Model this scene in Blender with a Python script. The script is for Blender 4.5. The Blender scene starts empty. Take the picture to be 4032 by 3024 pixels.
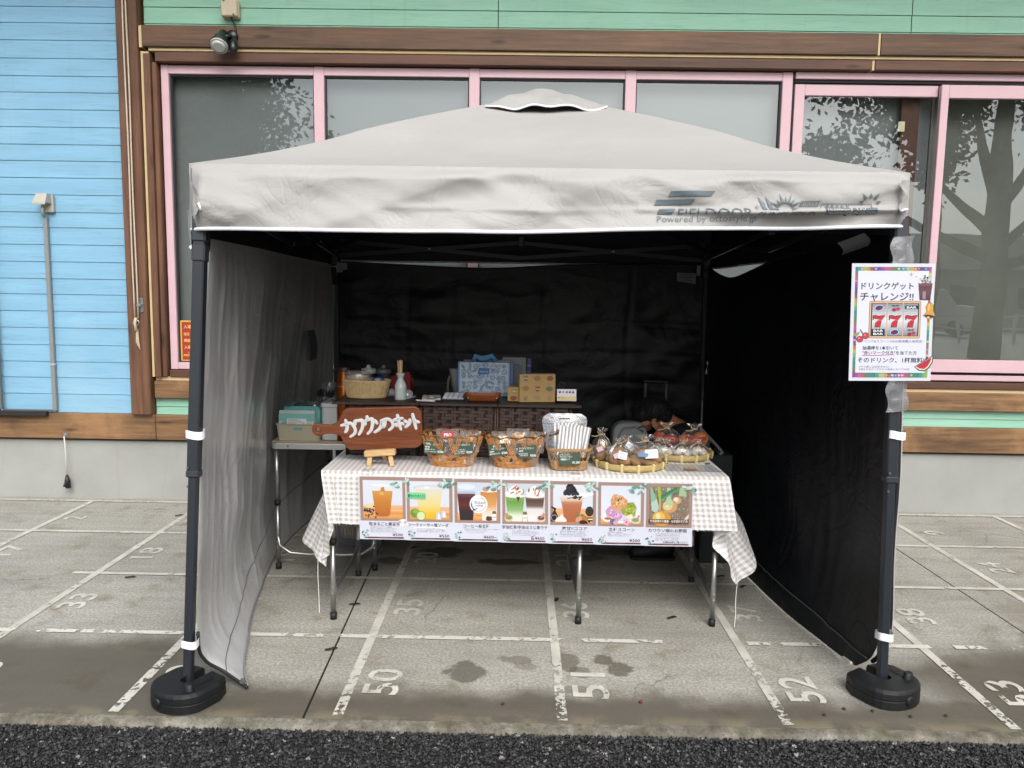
import bpy, bmesh, math, random
from mathutils import Vector, Matrix, noise as mn
R = math.radians
scene = bpy.context.scene
COL = scene.collection

# ------------------------------------------------------------------ camera
cam_data = bpy.data.cameras.new('camera')
cam = bpy.data.objects.new('camera', cam_data)
COL.objects.link(cam)
cam_data.sensor_fit = 'HORIZONTAL'
cam_data.sensor_width = 36.0
cam_data.lens = 36.0 * 3030.0 / 4032.0
cam_data.clip_start = 0.05
cam_data.clip_end = 600.0
cam.matrix_world = Matrix(((0.999837, -0.01576, 0.008766, -0.16418),
                           (0.010474, 0.111801, -0.993675, -2.88386),
                           (0.01468, 0.993606, 0.111948, 1.34159),
                           (0, 0, 0, 1)))
scene.camera = cam

# ------------------------------------------------------------------ sky, sun, exposure (overcast)
world = bpy.data.worlds.new('World')
scene.world = world
world.use_nodes = True
wn, wl = world.node_tree.nodes, world.node_tree.links
wn.clear()
w_out = wn.new('ShaderNodeOutputWorld')
w_bg = wn.new('ShaderNodeBackground')
w_sky = wn.new('ShaderNodeTexSky')
w_sky.sky_type = 'NISHITA'
w_sky.sun_disc = False
w_sky.sun_elevation = R(45)
w_sky.sun_rotation = R(165)
w_sky.air_density = 1.0
w_sky.dust_density = 4.0
w_sky.ozone_density = 1.0
w_hs = wn.new('ShaderNodeHueSaturation')          # cloud cover: hardly any blue left
w_hs.inputs['Saturation'].default_value = 0.36
wl.new(w_sky.outputs[0], w_hs.inputs['Color'])
wl.new(w_hs.outputs[0], w_bg.inputs['Color'])
w_bg.inputs['Strength'].default_value = 0.12
wl.new(w_bg.outputs[0], w_out.inputs[0])

sun_data = bpy.data.lights.new('sun', 'SUN')
sun_data.energy = 0.9
sun_data.angle = R(50)
sun_data.color = (1.0, 0.995, 0.985)
sun = bpy.data.objects.new('sun', sun_data)
COL.objects.link(sun)
sun.rotation_euler = (R(45), 0, R(15))

scene.view_settings.view_transform = 'Standard'
scene.view_settings.look = 'None'
scene.view_settings.exposure = 1.02
scene.view_settings.gamma = 1.0
scene.view_settings.use_curve_mapping = False
try:
    scene.cycles.use_denoising = True
    scene.cycles.max_bounces = 10
    scene.cycles.diffuse_bounces = 5
    scene.cycles.transparent_max_bounces = 24
    scene.cycles.caustics_reflective = False
    scene.cycles.caustics_refractive = False
except Exception:
    pass

# ------------------------------------------------------------------ materials
def S(h, k=1.0):
    h = h.lstrip('#')
    c = [int(h[i:i + 2], 16) / 255 for i in (0, 2, 4)]
    return tuple(k * (x / 12.92 if x <= 0.04045 else ((x + 0.055) / 1.055) ** 2.4) for x in c) + (1.0,)

class NT:
    """terse node building"""
    def __init__(s, name):
        s.m = bpy.data.materials.new(name)
        s.m.use_nodes = True
        s.n, s.l = s.m.node_tree.nodes, s.m.node_tree.links
        s.b = s.n['Principled BSDF']
        s.o = s.n['Material Output']
        s.tc = None
    def co(s, which='Object'):
        if s.tc is None:
            s.tc = s.n.new('ShaderNodeTexCoord')
        return s.tc.outputs[which]
    def geo(s):
        return s.n.new('ShaderNodeNewGeometry').outputs['Position']
    def put(s, sock, v):
        if hasattr(v, 'is_output'):
            s.l.new(v, sock)
        else:
            sock.default_value = v
    def node(s, typ, ins=(), out=0, **kw):
        n = s.n.new(typ)
        for k, v in kw.items():
            setattr(n, k, v)
        for k, v in (ins.items() if isinstance(ins, dict) else enumerate(ins)):
            s.put(n.inputs[k], v)
        return n.outputs[out]
    def math(s, op, a, b=0.0, c=0.0, clamp=False):
        return s.node('ShaderNodeMath', (a, b, c), operation=op, use_clamp=clamp)
    def vmath(s, op, a, b=(0, 0, 0)):
        return s.node('ShaderNodeVectorMath', (a, b), operation=op)
    def mapping(s, vec, scale=(1, 1, 1), loc=(0, 0, 0), rot=(0, 0, 0)):
        return s.node('ShaderNodeMapping', {'Vector': vec, 'Scale': scale, 'Location': loc, 'Rotation': rot})
    def noise(s, vec, scale=5, detail=4, rough=.55, dist=0):
        return s.node('ShaderNodeTexNoise', {'Vector': vec, 'Scale': scale, 'Detail': detail, 'Roughness': rough, 'Distortion': dist})
    def ramp(s, fac, stops, interp='LINEAR'):
        n = s.n.new('ShaderNodeValToRGB')
        n.color_ramp.interpolation = interp
        e = n.color_ramp.elements
        while len(e) < len(stops):
            e.new(0.5)
        for k, (p, c) in enumerate(stops):
            e[k].position = p
            e[k].color = c if len(c) == 4 else (*c, 1)
        s.put(n.inputs[0], fac)
        return n.outputs[0]
    def step(s, v, a, b):
        return s.node('ShaderNodeMapRange', {'Value': v, 'From Min': a, 'From Max': b}, interpolation_type='SMOOTHSTEP')
    def mix(s, fac, a, b, blend='MIX'):
        n = s.n.new('ShaderNodeMix')
        n.data_type = 'RGBA'
        n.blend_type = blend
        s.put(n.inputs[0], fac); s.put(n.inputs[6], a); s.put(n.inputs[7], b)
        return n.outputs[2]
    def bump(s, h, strength=.3, dist=.01):
        o = s.node('ShaderNodeBump', {'Height': h, 'Strength': strength, 'Distance': dist})
        s.l.new(o, s.b.inputs['Normal'])
        return o
    def bs(s, **kw):
        names = dict(color='Base Color', rough='Roughness', metal='Metallic', ior='IOR', spec='Specular IOR Level',
                     trans='Transmission Weight', alpha='Alpha', coat='Coat Weight', sheen='Sheen Weight')
        for k, v in kw.items():
            s.put(s.b.inputs[names[k]], v)
        return s.m

MC = {}
def flat(h, rough=.5, k=1.0, **kw):
    key = (h, rough, k, tuple(sorted(kw.items())))
    if key not in MC:
        MC[key] = NT('tint_' + h.lstrip('#')).bs(color=S(h, k), rough=rough, **kw)
    return MC[key]

def speck(name, h, rough=.5, var=.12, scale=30, bump=.0, bdist=.002, k=1.0, **kw):
    t = NT(name)
    n = t.noise(t.co(), scale, 5, .6)
    c = S(h, k)
    lo = tuple(x * (1 - var) for x in c[:3]) + (1,)
    hi = tuple(min(.92, x * (1 + var)) for x in c[:3]) + (1,)
    t.bs(color=t.ramp(n, [(.3, lo), (.7, hi)]), rough=rough, **kw)
    if bump:
        t.bump(n, bump, bdist)
    return t.m

def wood(name, dark, light, axis='X', scale=1.0, rough=.6, knots=True, weather=0.0):
    t = NT(name)
    st = {'X': (1.2, 22, 22), 'Z': (22, 22, 1.2), 'Y': (22, 1.2, 22)}[axis]
    v = t.co()
    wob = t.noise(t.mapping(v, tuple(.8 * scale if s < 2 else 3 * scale for s in st)), 1.6, 3, .5)
    vv = t.vmath('ADD', v, t.node('ShaderNodeCombineXYZ', (t.math('MULTIPLY', wob, .05 if axis != 'X' else 0.0),
                                                           t.math('MULTIPLY', wob, .05 if axis != 'Y' else 0.0),
                                                           t.math('MULTIPLY', wob, .05 if axis != 'Z' else 0.0))))
    g1 = t.noise(t.mapping(vv, tuple(s * scale for s in st)), 2.4, 6, .65)
    g2 = t.noise(t.mapping(v, tuple(s * .25 * scale for s in st)), 2.0, 3, .5)
    f = t.math('ADD', t.math('MULTIPLY', g1, .65), t.math('MULTIPLY', g2, .35))
    col = t.ramp(f, [(.34, S(dark)), (.5, tuple((a + b) / 2 for a, b in zip(S(dark), S(light)))), (.66, S(light))])
    if knots:
        vs = {'X': (2.2, 9, 9), 'Z': (9, 9, 2.2), 'Y': (9, 2.2, 9)}[axis]
        vo = t.node('ShaderNodeTexVoronoi', {'Vector': t.mapping(v, vs), 'Scale': 1.0, 'Randomness': 1.0})
        col = t.mix(t.math('MULTIPLY', t.step(vo, .17, .05), .75), col, S(dark, .35))
    if weather:
        wn_ = t.noise(v, 2.3, 5, .65)
        col = t.mix(t.math('MULTIPLY', t.step(wn_, .5, .72), weather), col, S(light, 1.5))
        col = t.mix(t.math('MULTIPLY', t.step(wn_, .42, .28), weather), col, S(dark, .5))
    t.bs(color=col, rough=rough)
    t.bump(g1, .25, .004)
    return t.m

def film(name, tint=(1, 1, 1), gloss=.12, rough=.12, haze=.0, hazec=(.8, .8, .8)):
    """thin clear plastic: mostly see-through, some shine"""
    t = NT(name)
    t.n.remove(t.b)
    tr = t.node('ShaderNodeBsdfTransparent', {'Color': (*tint, 1)})
    df = t.node('ShaderNodeBsdfDiffuse', {'Color': (*hazec, 1)})
    gl = t.node('ShaderNodeBsdfGlossy', {'Color': (1, 1, 1, 1), 'Roughness': rough})
    cr = t.noise(t.co(), 60, 3, .6)
    nb = t.node('ShaderNodeBump', {'Height': cr, 'Strength': .35, 'Distance': .004})
    t.l.new(nb, gl.node.inputs['Normal'])
    m1 = t.node('ShaderNodeMixShader', (haze, tr, df))
    gg = t.n.new('ShaderNodeNewGeometry')
    dt = t.n.new('ShaderNodeVectorMath'); dt.operation = 'DOT_PRODUCT'
    t.l.new(gg.outputs['Normal'], dt.inputs[0]); t.l.new(gg.outputs['Incoming'], dt.inputs[1])
    fr = t.math('POWER', t.math('SUBTRACT', 1.0, t.math('ABSOLUTE', dt.outputs['Value'])), 5.0)
    f = t.math('ADD', t.math('MULTIPLY', fr, .6), gloss, clamp=True)
    t.l.new(t.node('ShaderNodeMixShader', (f, m1, gl)), t.o.inputs[0])
    return t.m

# ------------------------------------------------------------------ mesh building
class MB:
    def __init__(s):
        s.v, s.f, s.mi, s.sm, s.mats, s.cur, s.uv = [], [], [], [], [], 0, {}
    def mat(s, m):
        if m not in s.mats:
            s.mats.append(m)
        s.cur = s.mats.index(m)
        return s
    def add(s, vs, fs, smooth=False):
        o = len(s.v)
        s.v += [tuple(p) for p in vs]
        s.f += [tuple(i + o for i in f) for f in fs]
        s.mi += [s.cur] * len(fs)
        s.sm += [smooth] * len(fs)
        return o
    def tf(s, M, start=0):
        s.v[start:] = [tuple(M @ Vector(p)) for p in s.v[start:]]
        return s
    def box(s, x0, x1, y0, y1, z0, z1, bev=0.0):
        return s.obox(Vector(((x0 + x1) / 2, (y0 + y1) / 2, (z0 + z1) / 2)), Vector(((x1 - x0) / 2, 0, 0)),
                      Vector((0, (y1 - y0) / 2, 0)), Vector((0, 0, (z1 - z0) / 2)), bev)
    def obox(s, c, ax, ay, az, bev=0.0):
        L = [ax.length, ay.length, az.length]
        U = [a.normalized() for a in (ax, ay, az)]
        flip = U[0].cross(U[1]).dot(U[2]) < 0
        if bev <= 0:
            vs = [c + sx * ax + sy * ay + sz * az for sx in (-1, 1) for sy in (-1, 1) for sz in (-1, 1)]
            fs = [(0, 1, 3, 2), (4, 6, 7, 5), (0, 4, 5, 1), (2, 3, 7, 6), (0, 2, 6, 4), (1, 5, 7, 3)]
        else:
            b = min(bev, min(L) * .9)
            vs, idx = [], {}
            for sx in (-1, 1):
                for sy in (-1, 1):
                    for sz in (-1, 1):
                        sg = (sx, sy, sz)
                        for k in range(3):
                            p = Vector(c)
                            for j in range(3):
                                p += U[j] * sg[j] * (L[j] - (0 if j == k else b))
                            idx[(sg, k)] = len(vs)
                            vs.append(p)
            fs = []
            def orient(f):
                pts = [vs[i] for i in f]
                n = (pts[1] - pts[0]).cross(pts[2] - pts[0])
                m = sum(pts, Vector()) / len(pts) - c
                return f if n.dot(m) > 0 else f[::-1]
            for k in range(3):
                a, b2 = (k + 1) % 3, (k + 2) % 3
                for sk in (-1, 1):
                    f = []
                    for sa, sb in ((-1, -1), (1, -1), (1, 1), (-1, 1)):
                        sg = [0, 0, 0]; sg[k] = sk; sg[a] = sa; sg[b2] = sb
                        f.append(idx[(tuple(sg), k)])
                    fs.append(orient(tuple(f)))
                for sa in (-1, 1):
                    for sb in (-1, 1):
                        sg0 = [0, 0, 0]; sg0[a] = sa; sg0[b2] = sb
                        sg1 = sg0[:]
                        sg0[k], sg1[k] = -1, 1
                        fs.append(orient((idx[(tuple(sg0), a)], idx[(tuple(sg1), a)], idx[(tuple(sg1), b2)], idx[(tuple(sg0), b2)])))
            for sx in (-1, 1):
                for sy in (-1, 1):
                    for sz in (-1, 1):
                        fs.append(orient(tuple(idx[((sx, sy, sz), k)] for k in range(3))))
            s.add(vs, fs); return s
        if flip:
            fs = [f[::-1] for f in fs]
        s.add(vs, fs)
        return s
    def bar(s, p0, p1, w, h, up=(0, 0, 1), bev=0.0):
        p0, p1 = Vector(p0), Vector(p1)
        d = p1 - p0
        a = d.cross(Vector(up))
        if a.length < 1e-6:
            a = d.cross(Vector((0, 1, 0)))
        a.normalize()
        b = a.cross(d).normalized()
        return s.obox((p0 + p1) / 2, d / 2, a * w / 2, b * h / 2, bev)
    def tube(s, pts, r, n=8, closed=False, caps=True, flat=1.0, flatdir=None):
        pts = [Vector(p) for p in pts]
        N = len(pts)
        rs = r if isinstance(r, (list, tuple)) else [r] * N
        o = len(s.v)
        prev = None
        vs = []
        for i, p in enumerate(pts):
            if closed:
                t = pts[(i + 1) % N] - pts[i - 1]
            else:
                t = pts[min(i + 1, N - 1)] - pts[max(i - 1, 0)]
            if t.length < 1e-9:
                t = Vector((0, 0, 1))
            t.normalize()
            if flatdir is not None:
                a = Vector(flatdir) - t * t.dot(Vector(flatdir))
            elif prev is None:
                a = t.cross(Vector((0, 0, 1)))
                if a.length < .05:
                    a = t.cross(Vector((1, 0, 0)))
            else:
                a = prev - t * t.dot(prev)
            if a.length < 1e-6:
                a = t.orthogonal()
            a.normalize()
            prev = a
            b = t.cross(a)
            for k in range(n):
                th = 2 * math.pi * k / n
                vs.append(p + (a * math.cos(th) * flat + b * math.sin(th)) * rs[i])
        fs = []
        for i in range(N if closed else N - 1):
            j = (i + 1) % N
            for k in range(n):
                k2 = (k + 1) % n
                fs.append((i * n + k, i * n + k2, j * n + k2, j * n + k))
        s.add(vs, fs, n > 5)
        if caps and not closed:
            base = len(s.v) - len(vs)
            s.f += [tuple(base + k for k in reversed(range(n))), tuple(base + (N - 1) * n + k for k in range(n))]
            s.mi += [s.cur] * 2
            s.sm += [False] * 2
        return s
    def lathe(s, prof, c=(0, 0, 0), n=24, sx=1.0, sy=1.0, smooth=True, capb=False, capt=False, wob=None):
        vs, fs = [], []
        for j, (r, z) in enumerate(prof):
            for k in range(n):
                th = 2 * math.pi * k / n
                rr = r * (1 + (wob(th, z) if wob else 0))
                vs.append((c[0] + rr * sx * math.cos(th), c[1] + rr * sy * math.sin(th), c[2] + z))
        for j in range(len(prof) - 1):
            for k in range(n):
                k2 = (k + 1) % n
                fs.append((j * n + k, j * n + k2, (j + 1) * n + k2, (j + 1) * n + k))
        if capb:
            fs.append(tuple(reversed(range(n))))
        if capt:
            fs.append(tuple((len(prof) - 1) * n + k for k in range(n)))
        s.add(vs, fs, smooth)
        return s
    def grid(s, fn, nu, nv, smooth=True, uv=None, flip=False):
        o = len(s.v)
        vs, fs = [], []
        for i in range(nu + 1):
            for j in range(nv + 1):
                vs.append(fn(i / nu, j / nv))
        for i in range(nu):
            for j in range(nv):
                a = i * (nv + 1) + j
                f = (a, a + nv + 1, a + nv + 2, a + 1)
                fs.append(f[::-1] if flip else f)
        s.add(vs, fs, smooth)
        if uv:
            for i in range(nu + 1):
                for j in range(nv + 1):
                    s.uv[o + i * (nv + 1) + j] = uv(i / nu, j / nv)
        return s
    def poly(s, pts):
        s.add(pts, [tuple(range(len(pts)))])
        return s
    def prism(s, pts, z0, z1, bev=0.0, seg=2, M=None):
        """extrude a 2-D outline from z0 to z1 (bevelled top and bottom rims)"""
        bm = bmesh.new()
        vs = [bm.verts.new((x, y, z0)) for x, y in pts]
        f = bm.faces.new(vs)
        bm.normal_update()
        if f.normal.z > 0:
            f.normal_flip()
        r = bmesh.ops.extrude_face_region(bm, geom=[f])
        bmesh.ops.translate(bm, vec=(0, 0, z1 - z0), verts=[v for v in r['geom'] if isinstance(v, bmesh.types.BMVert)])
        if bev > 0:
            ed = [e for e in bm.edges if abs(e.verts[0].co.z - e.verts[1].co.z) < 1e-6]
            bmesh.ops.bevel(bm, geom=ed, offset=bev, segments=seg, affect='EDGES', profile=.5)
        bmesh.ops.recalc_face_normals(bm, faces=bm.faces)
        bm.verts.index_update()
        vv = [Vector(v.co) for v in bm.verts]
        if M is not None:
            vv = [M @ v for v in vv]
        s.add(vv, [tuple(v.index for v in f.verts) for f in bm.faces], False)
        bm.free()
        return s
    def blob(s, c, rad, seed=0, amp=.12, freq=2.0, n=14, m=9, M=None):
        vs, fs = [], []
        so = Vector((seed * 13.7, seed * 7.1, seed * 3.3))
        vs.append((0, 0, -1))
        for j in range(1, m):
            ph = math.pi * j / m - math.pi / 2
            for k in range(n):
                th = 2 * math.pi * k / n
                vs.append((math.cos(ph) * math.cos(th), math.cos(ph) * math.sin(th), math.sin(ph)))
        vs.append((0, 0, 1))
        out = []
        for p in vs:
            p = Vector(p)
            k = 1 + amp * mn.noise(p * freq + so)
            q = Vector((p.x * rad[0] * k, p.y * rad[1] * k, p.z * rad[2] * k))
            if M is not None:
                q = M @ q
            out.append(q + Vector(c))
        for k in range(n):
            fs.append((0, 1 + (k + 1) % n, 1 + k))
        for j in range(m - 2):
            for k in range(n):
                a, b = 1 + j * n + k, 1 + j * n + (k + 1) % n
                fs.append((a, b, b + n, a + n))
        L = len(vs) - 1
        for k in range(n):
            fs.append((L, 1 + (m - 2) * n + k, 1 + (m - 2) * n + (k + 1) % n))
        s.add(out, fs, True)
        return s
    def build(s, name, parent=None, mat=None, base=None, kind=None):
        if mat is not None:
            s.mats = [mat]
            s.mi = [0] * len(s.f)
        b = Vector(base) if base is not None else (Vector(parent['base']) if parent is not None and 'base' in parent else Vector((0, 0, 0)))
        me = bpy.data.meshes.new(name)
        me.from_pydata([(p[0] - b.x, p[1] - b.y, p[2] - b.z) for p in s.v], [], s.f)
        for m in s.mats:
            me.materials.append(m)
        me.polygons.foreach_set('material_index', s.mi)
        me.polygons.foreach_set('use_smooth', s.sm)
        if s.uv:
            ul = me.uv_layers.new(name='UVMap')
            for li, l in enumerate(me.loops):
                ul.data[li].uv = s.uv.get(l.vertex_index, (0, 0))
        me.update()
        o = bpy.data.objects.new(name, me)
        COL.objects.link(o)
        if parent is not None:
            o.parent = parent
            o['base'] = tuple(b)
        else:
            o.location = b
            o['base'] = tuple(b)
        if kind:
            o['kind'] = kind
        return o

def tag(o, label=None, cat=None, group=None, kind=None):
    if label: o['label'] = label
    if cat: o['category'] = cat
    if group: o['group'] = group
    if kind: o['kind'] = kind
    return o

def thing(name, label, cat, loc=(0, 0, 0), group=None):
    o = bpy.data.objects.new(name, None)
    o.empty_display_size = .05
    COL.objects.link(o)
    o.location = loc
    o['base'] = tuple(loc)
    return tag(o, label, cat, group)

KIDS = {}
def kids(o):
    return [c for c in bpy.data.objects if c.parent == o]

def dup(o, parent=None, loc=None, rotz=None, label=None):
    c = o.copy()
    COL.objects.link(c)
    if parent is not None:
        c.parent = parent
    if loc is not None:
        c.location = loc
    if rotz is not None:
        c.rotation_euler = (0, 0, rotz)
    if label:
        c['label'] = label
    for ch in kids(o):
        dup(ch, c)
    return c

def frame(origin, x, z):
    """matrix with local x along x, local y along z (the page's up), local z out of the page"""
    x = Vector(x).normalized(); y = Vector(z).normalized(); n = x.cross(y).normalized(); y = n.cross(x)
    M = Matrix((x, y, n)).transposed().to_4x4()
    M.translation = Vector(origin)
    return M

FACE = lambda o: frame(o, (1, 0, 0), (0, 0, 1))      # a page that faces the street (-Y)

_txt = None
def text_mesh(body, size, width=None, bold=0.0, align='LEFT', res=2):
    global _txt
    if _txt is None:
        _txt = bpy.data.objects.new('lettering_source', bpy.data.curves.new('lettering_source', 'FONT'))
        COL.objects.link(_txt)
    c = _txt.data
    c.body = body
    c.size = size
    c.offset = bold * size
    c.resolution_u = res
    dg = bpy.context.evaluated_depsgraph_get()
    dg.update()
    me = bpy.data.meshes.new_from_object(_txt.evaluated_get(dg))
    vs = [tuple(v.co) for v in me.vertices]
    fs = [tuple(p.vertices) for p in me.polygons]
    bpy.data.meshes.remove(me)
    if not vs:
        return [], []
    x0 = min(v[0] for v in vs); x1 = max(v[0] for v in vs)
    k = 1.0 if width is None else width / max(1e-6, x1 - x0)
    sh = {'LEFT': 0, 'CENTER': -(x1 - x0) * k / 2, 'RIGHT': -(x1 - x0) * k}[align]
    vs = [((v[0] - x0) * k + sh, v[1], 0) for v in vs]
    return vs, fs

def write(mb, body, x, y, size, M, mat, z=.0008, width=None, bold=0.0, align='LEFT', rot=0.0, res=2):
    vs, fs = text_mesh(body, size, width, bold, align, res)
    if not vs:
        return
    mb.mat(mat)
    cr, sr = math.cos(rot), math.sin(rot)
    mb.add([M @ Vector((x + v[0] * cr - v[1] * sr, y + v[0] * sr + v[1] * cr, z)) for v in vs], fs)

def fbm(p, o=4):
    return mn.fractal(p, 1.0, 2.0, o)
# ------------------------------------------------------------------ ground
def concrete_mat():
    t = NT('parking_concrete')
    g = t.geo()
    sp = t.n.new('ShaderNodeSeparateXYZ'); t.l.new(g, sp.inputs[0])
    X, Y = sp.outputs[0], sp.outputs[1]
    big = t.noise(g, 1.1, 6, .62)
    mid = t.noise(g, 7, 5, .6)
    fine = t.noise(g, 95, 4, .7)
    stre = t.noise(t.mapping(g, (2.2, 16, 1)), 1.0, 5, .6)
    base = t.ramp(t.math('ADD', t.math('MULTIPLY', big, .6), t.math('MULTIPLY', stre, .4)),
                  [(.3, S('8a887f')), (.5, S('a6a49b')), (.7, S('bab8af'))])
    base = t.mix(t.step(mid, .52, .75), base, S('8a8472'))
    base = t.mix(t.math('MULTIPLY', t.step(fine, .62, .40), .46), base, S('575248'))
    grit = t.noise(g, 210, 2, .6)
    base = t.mix(t.math('MULTIPLY', t.step(grit, .58, .70), .4), base, S('cfccc2'))
    # damp, dirty belt along the street edge and on the outer bays
    wob = t.math('MULTIPLY', t.math('SUBTRACT', t.noise(g, 2.6, 5, .6), .5), .35)
    wob2 = t.math('MULTIPLY', t.math('SUBTRACT', t.noise(g, 1.3, 5, .6), .5), .6)
    belt = t.step(t.math('ADD', Y, wob), -.31, -.47)
    ax = t.math('ABSOLUTE', X)
    outer = t.math('MULTIPLY', t.step(t.math('ADD', Y, wob2), .10, -.14), t.step(t.math('ADD', ax, wob2), 1.12, 1.42))
    dirt = t.math('MAXIMUM', belt, outer)
    speckle = t.math('ADD', .55, t.math('MULTIPLY', fine, .6), clamp=True)
    base = t.mix(t.math('MULTIPLY', dirt, t.math('MULTIPLY', speckle, .95)), base, S('41392c'))
    sandy = t.math('MULTIPLY', t.step(Y, -.50, -.57), t.step(mid, .42, .6))
    base = t.mix(t.math('MULTIPLY', sandy, .3), base, S('a39a78'))
    # blotches: oil and water marks
    for (bx, by, rx, ry, a, col) in [(-.34, -.25, .075, .085, .75, '4f4a3e'), (-.16, -.15, .07, .035, .55, '575145'), (-.12, -.20, .05, .03, .45, '575145'),
                                     (.03, -.16, .055, .075, .7, '55503f'), (.075, -.23, .04, .05, .6, '554f40'), (.17, -.14, .045, .05, .75, '4d4638'),
                                     (.22, -.21, .05, .06, .75, '4d4638'), (-.2, .92, .18, .05, .7, '33302a'), (-.55, 1.05, .12, .09, .7, '33302a'),
                                     (-.8, .9, .08, .06, .6, '3b372f'), (.35, 1.1, .13, .07, .5, '38342d'), (2.1, .32, .17, .22, .45, '7a7363'),
                                     (1.95, .05, .10, .13, .5, '6c6150'), (.2, 1.0, .12, .05, .5, '3b372f'), (.06, -.36, .06, .03, .5, '55503f')]:
        dx = t.math('DIVIDE', t.math('SUBTRACT', X, bx), rx)
        dy = t.math('DIVIDE', t.math('SUBTRACT', Y, by), ry)
        d = t.math('SQRT', t.math('ADD', t.math('MULTIPLY', dx, dx), t.math('MULTIPLY', dy, dy)))
        d = t.math('ADD', d, t.math('MULTIPLY', t.math('SUBTRACT', t.noise(g, 14, 4, .6), .5), 1.5))
        base = t.mix(t.math('MULTIPLY', t.step(d, 1.05, .75), a), base, S(col))
    # hairline cracks
    vo = t.node('ShaderNodeTexVoronoi', {'Vector': t.vmath('ADD', t.mapping(g, (1.1, 1.1, 1.1)), t.noise(g, 3, 4, .6)), 'Scale': 1.0}, feature='DISTANCE_TO_EDGE')
    cr = t.math('MULTIPLY', t.step(vo, .006, .002), t.step(t.noise(g, .9, 2), .5, .6))
    base = t.mix(t.math('MULTIPLY', cr, .5), base, S('5b5548'))
    t.bs(color=base, rough=t.math('SUBTRACT', .85, t.math('MULTIPLY', dirt, .12)))
    t.bump(t.math('ADD', t.math('MULTIPLY', fine, .6), t.math('MULTIPLY', mid, .4)), .35, .004)
    return t.m
M_conc = concrete_mat()

def paint_mat(k=.085, nm='worn_white_paint'):
    t = NT(nm)
    g = t.geo()
    sp = t.n.new('ShaderNodeSeparateXYZ'); t.l.new(g, sp.inputs[0])
    n = t.math('ADD', t.math('MULTIPLY', t.noise(g, 38, 5, .7), .6), t.math('MULTIPLY', t.noise(g, 5, 3), .4))
    wear = t.math('ADD', .40, t.math('MULTIPLY', t.step(sp.outputs[1], .1, -.55), k))
    a = t.step(t.math('SUBTRACT', n, wear), -.012, .03)
    c = t.ramp(t.noise(g, 9, 5, .6), [(.3, S('a8a69a')), (.7, S('cfcdc3'))])
    t.bs(color=c, rough=.75, alpha=a)
    return t.m
M_paint = paint_mat()
M_paintn = paint_mat(.015, 'stencilled_white_paint')
def paint_row_mat():
    t = NT('badly_worn_white_paint')
    g = t.geo()
    n = t.math('ADD', t.math('MULTIPLY', t.noise(g, 30, 5, .7), .5), t.math('MULTIPLY', t.noise(t.mapping(g, (1, .3, 1)), 6, 3), .5))
    a = t.step(n, .44, .50)
    t.bs(color=S('cac8bd'), rough=.75, alpha=a)
    return t.m
M_paint2 = paint_row_mat()

FRONT = -0.575
mb = MB()
xs = [-30, -6, -.868, 1.93, 8, 30]
def slab(x0a, x0b, x1a, x1b, y0, y1):
    """concrete slab between two (slightly skewed) joints, top at z = 0"""
    vs = [(x0a, y0, -.14), (x1a, y0, -.14), (x1b, y1, -.14), (x0b, y1, -.14),
          (x0a, y0 + .008, 0), (x1a, y0 + .008, 0), (x1b, y1, 0), (x0b, y1, 0)]
    return vs, [(3, 2, 1, 0), (4, 5, 6, 7), (0, 1, 5, 4), (1, 2, 6, 5), (2, 3, 7, 6), (3, 0, 4, 7)]
ground = thing('ground', None, None)
tag(ground, kind='structure')
JL = (-.835, -.925); JR = (1.935, 1.92)
g = .004
for (a, b, c_, d) in [(-30, -30, JL[0] - g, JL[1] - g), (JL[0] + g, JL[1] + g, JR[0] - g, JR[1] - g), (JR[0] + g, JR[1] + g, 30, 30)]:
    m_ = MB(); m_.add(*slab(a, b, c_, d, FRONT, 2.0)); m_.build('concrete_slab', ground, M_conc)
m_ = MB()
m_.bar((JL[0], FRONT + .02, -.008), (JL[1], 2.0, -.008), .008, .006)
m_.bar((JR[0], FRONT + .02, -.008), (JR[1], 2.0, -.008), .008, .006)
m_.build('joint_filler', ground, flat('15130f', .9))

# mossy kerb strip at the slab edge, a little lower and rounded
def kerb_mat():
    t = NT('mossy_kerb')
    g = t.geo()
    n = t.noise(g, 16, 6, .65); n2 = t.noise(t.mapping(g, (3, 12, 3)), 1.5, 4); f = t.noise(g, 130, 3)
    c = t.ramp(n, [(.32, S('4b4738')), (.5, S('68645a')), (.68, S('8a867a'))])
    c = t.mix(t.math('MULTIPLY', t.step(n2, .55, .7), .35), c, S('565a3a'))
    c = t.mix(t.math('MULTIPLY', t.step(f, .5, .7), .5), c, S('3f3a2c'))
    t.bs(color=c, rough=.9)
    t.bump(f, .5, .006)
    return t.m
mb = MB()
def kerbf(u, v):
    x = -12 + 24 * u
    w = .006 * mn.noise(Vector((x * 9, 0, 0))) + .004 * mn.noise(Vector((x * 31, 3, 0)))
    prof = [(FRONT + .002, -.002), (FRONT - .010, -.004), (FRONT - .022 + w, -.007), (FRONT - .030 + w, -.012), (FRONT - .034 + w, -.05)]
    y, z = prof[round(v * 4)]
    return (x, y, z + .002 * mn.noise(Vector((x * 14, y * 40, 1))))
mb.grid(kerbf, 700, 4, flip=True)
tag(mb.build('kerb', None, kerb_mat()), kind='structure')

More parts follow.
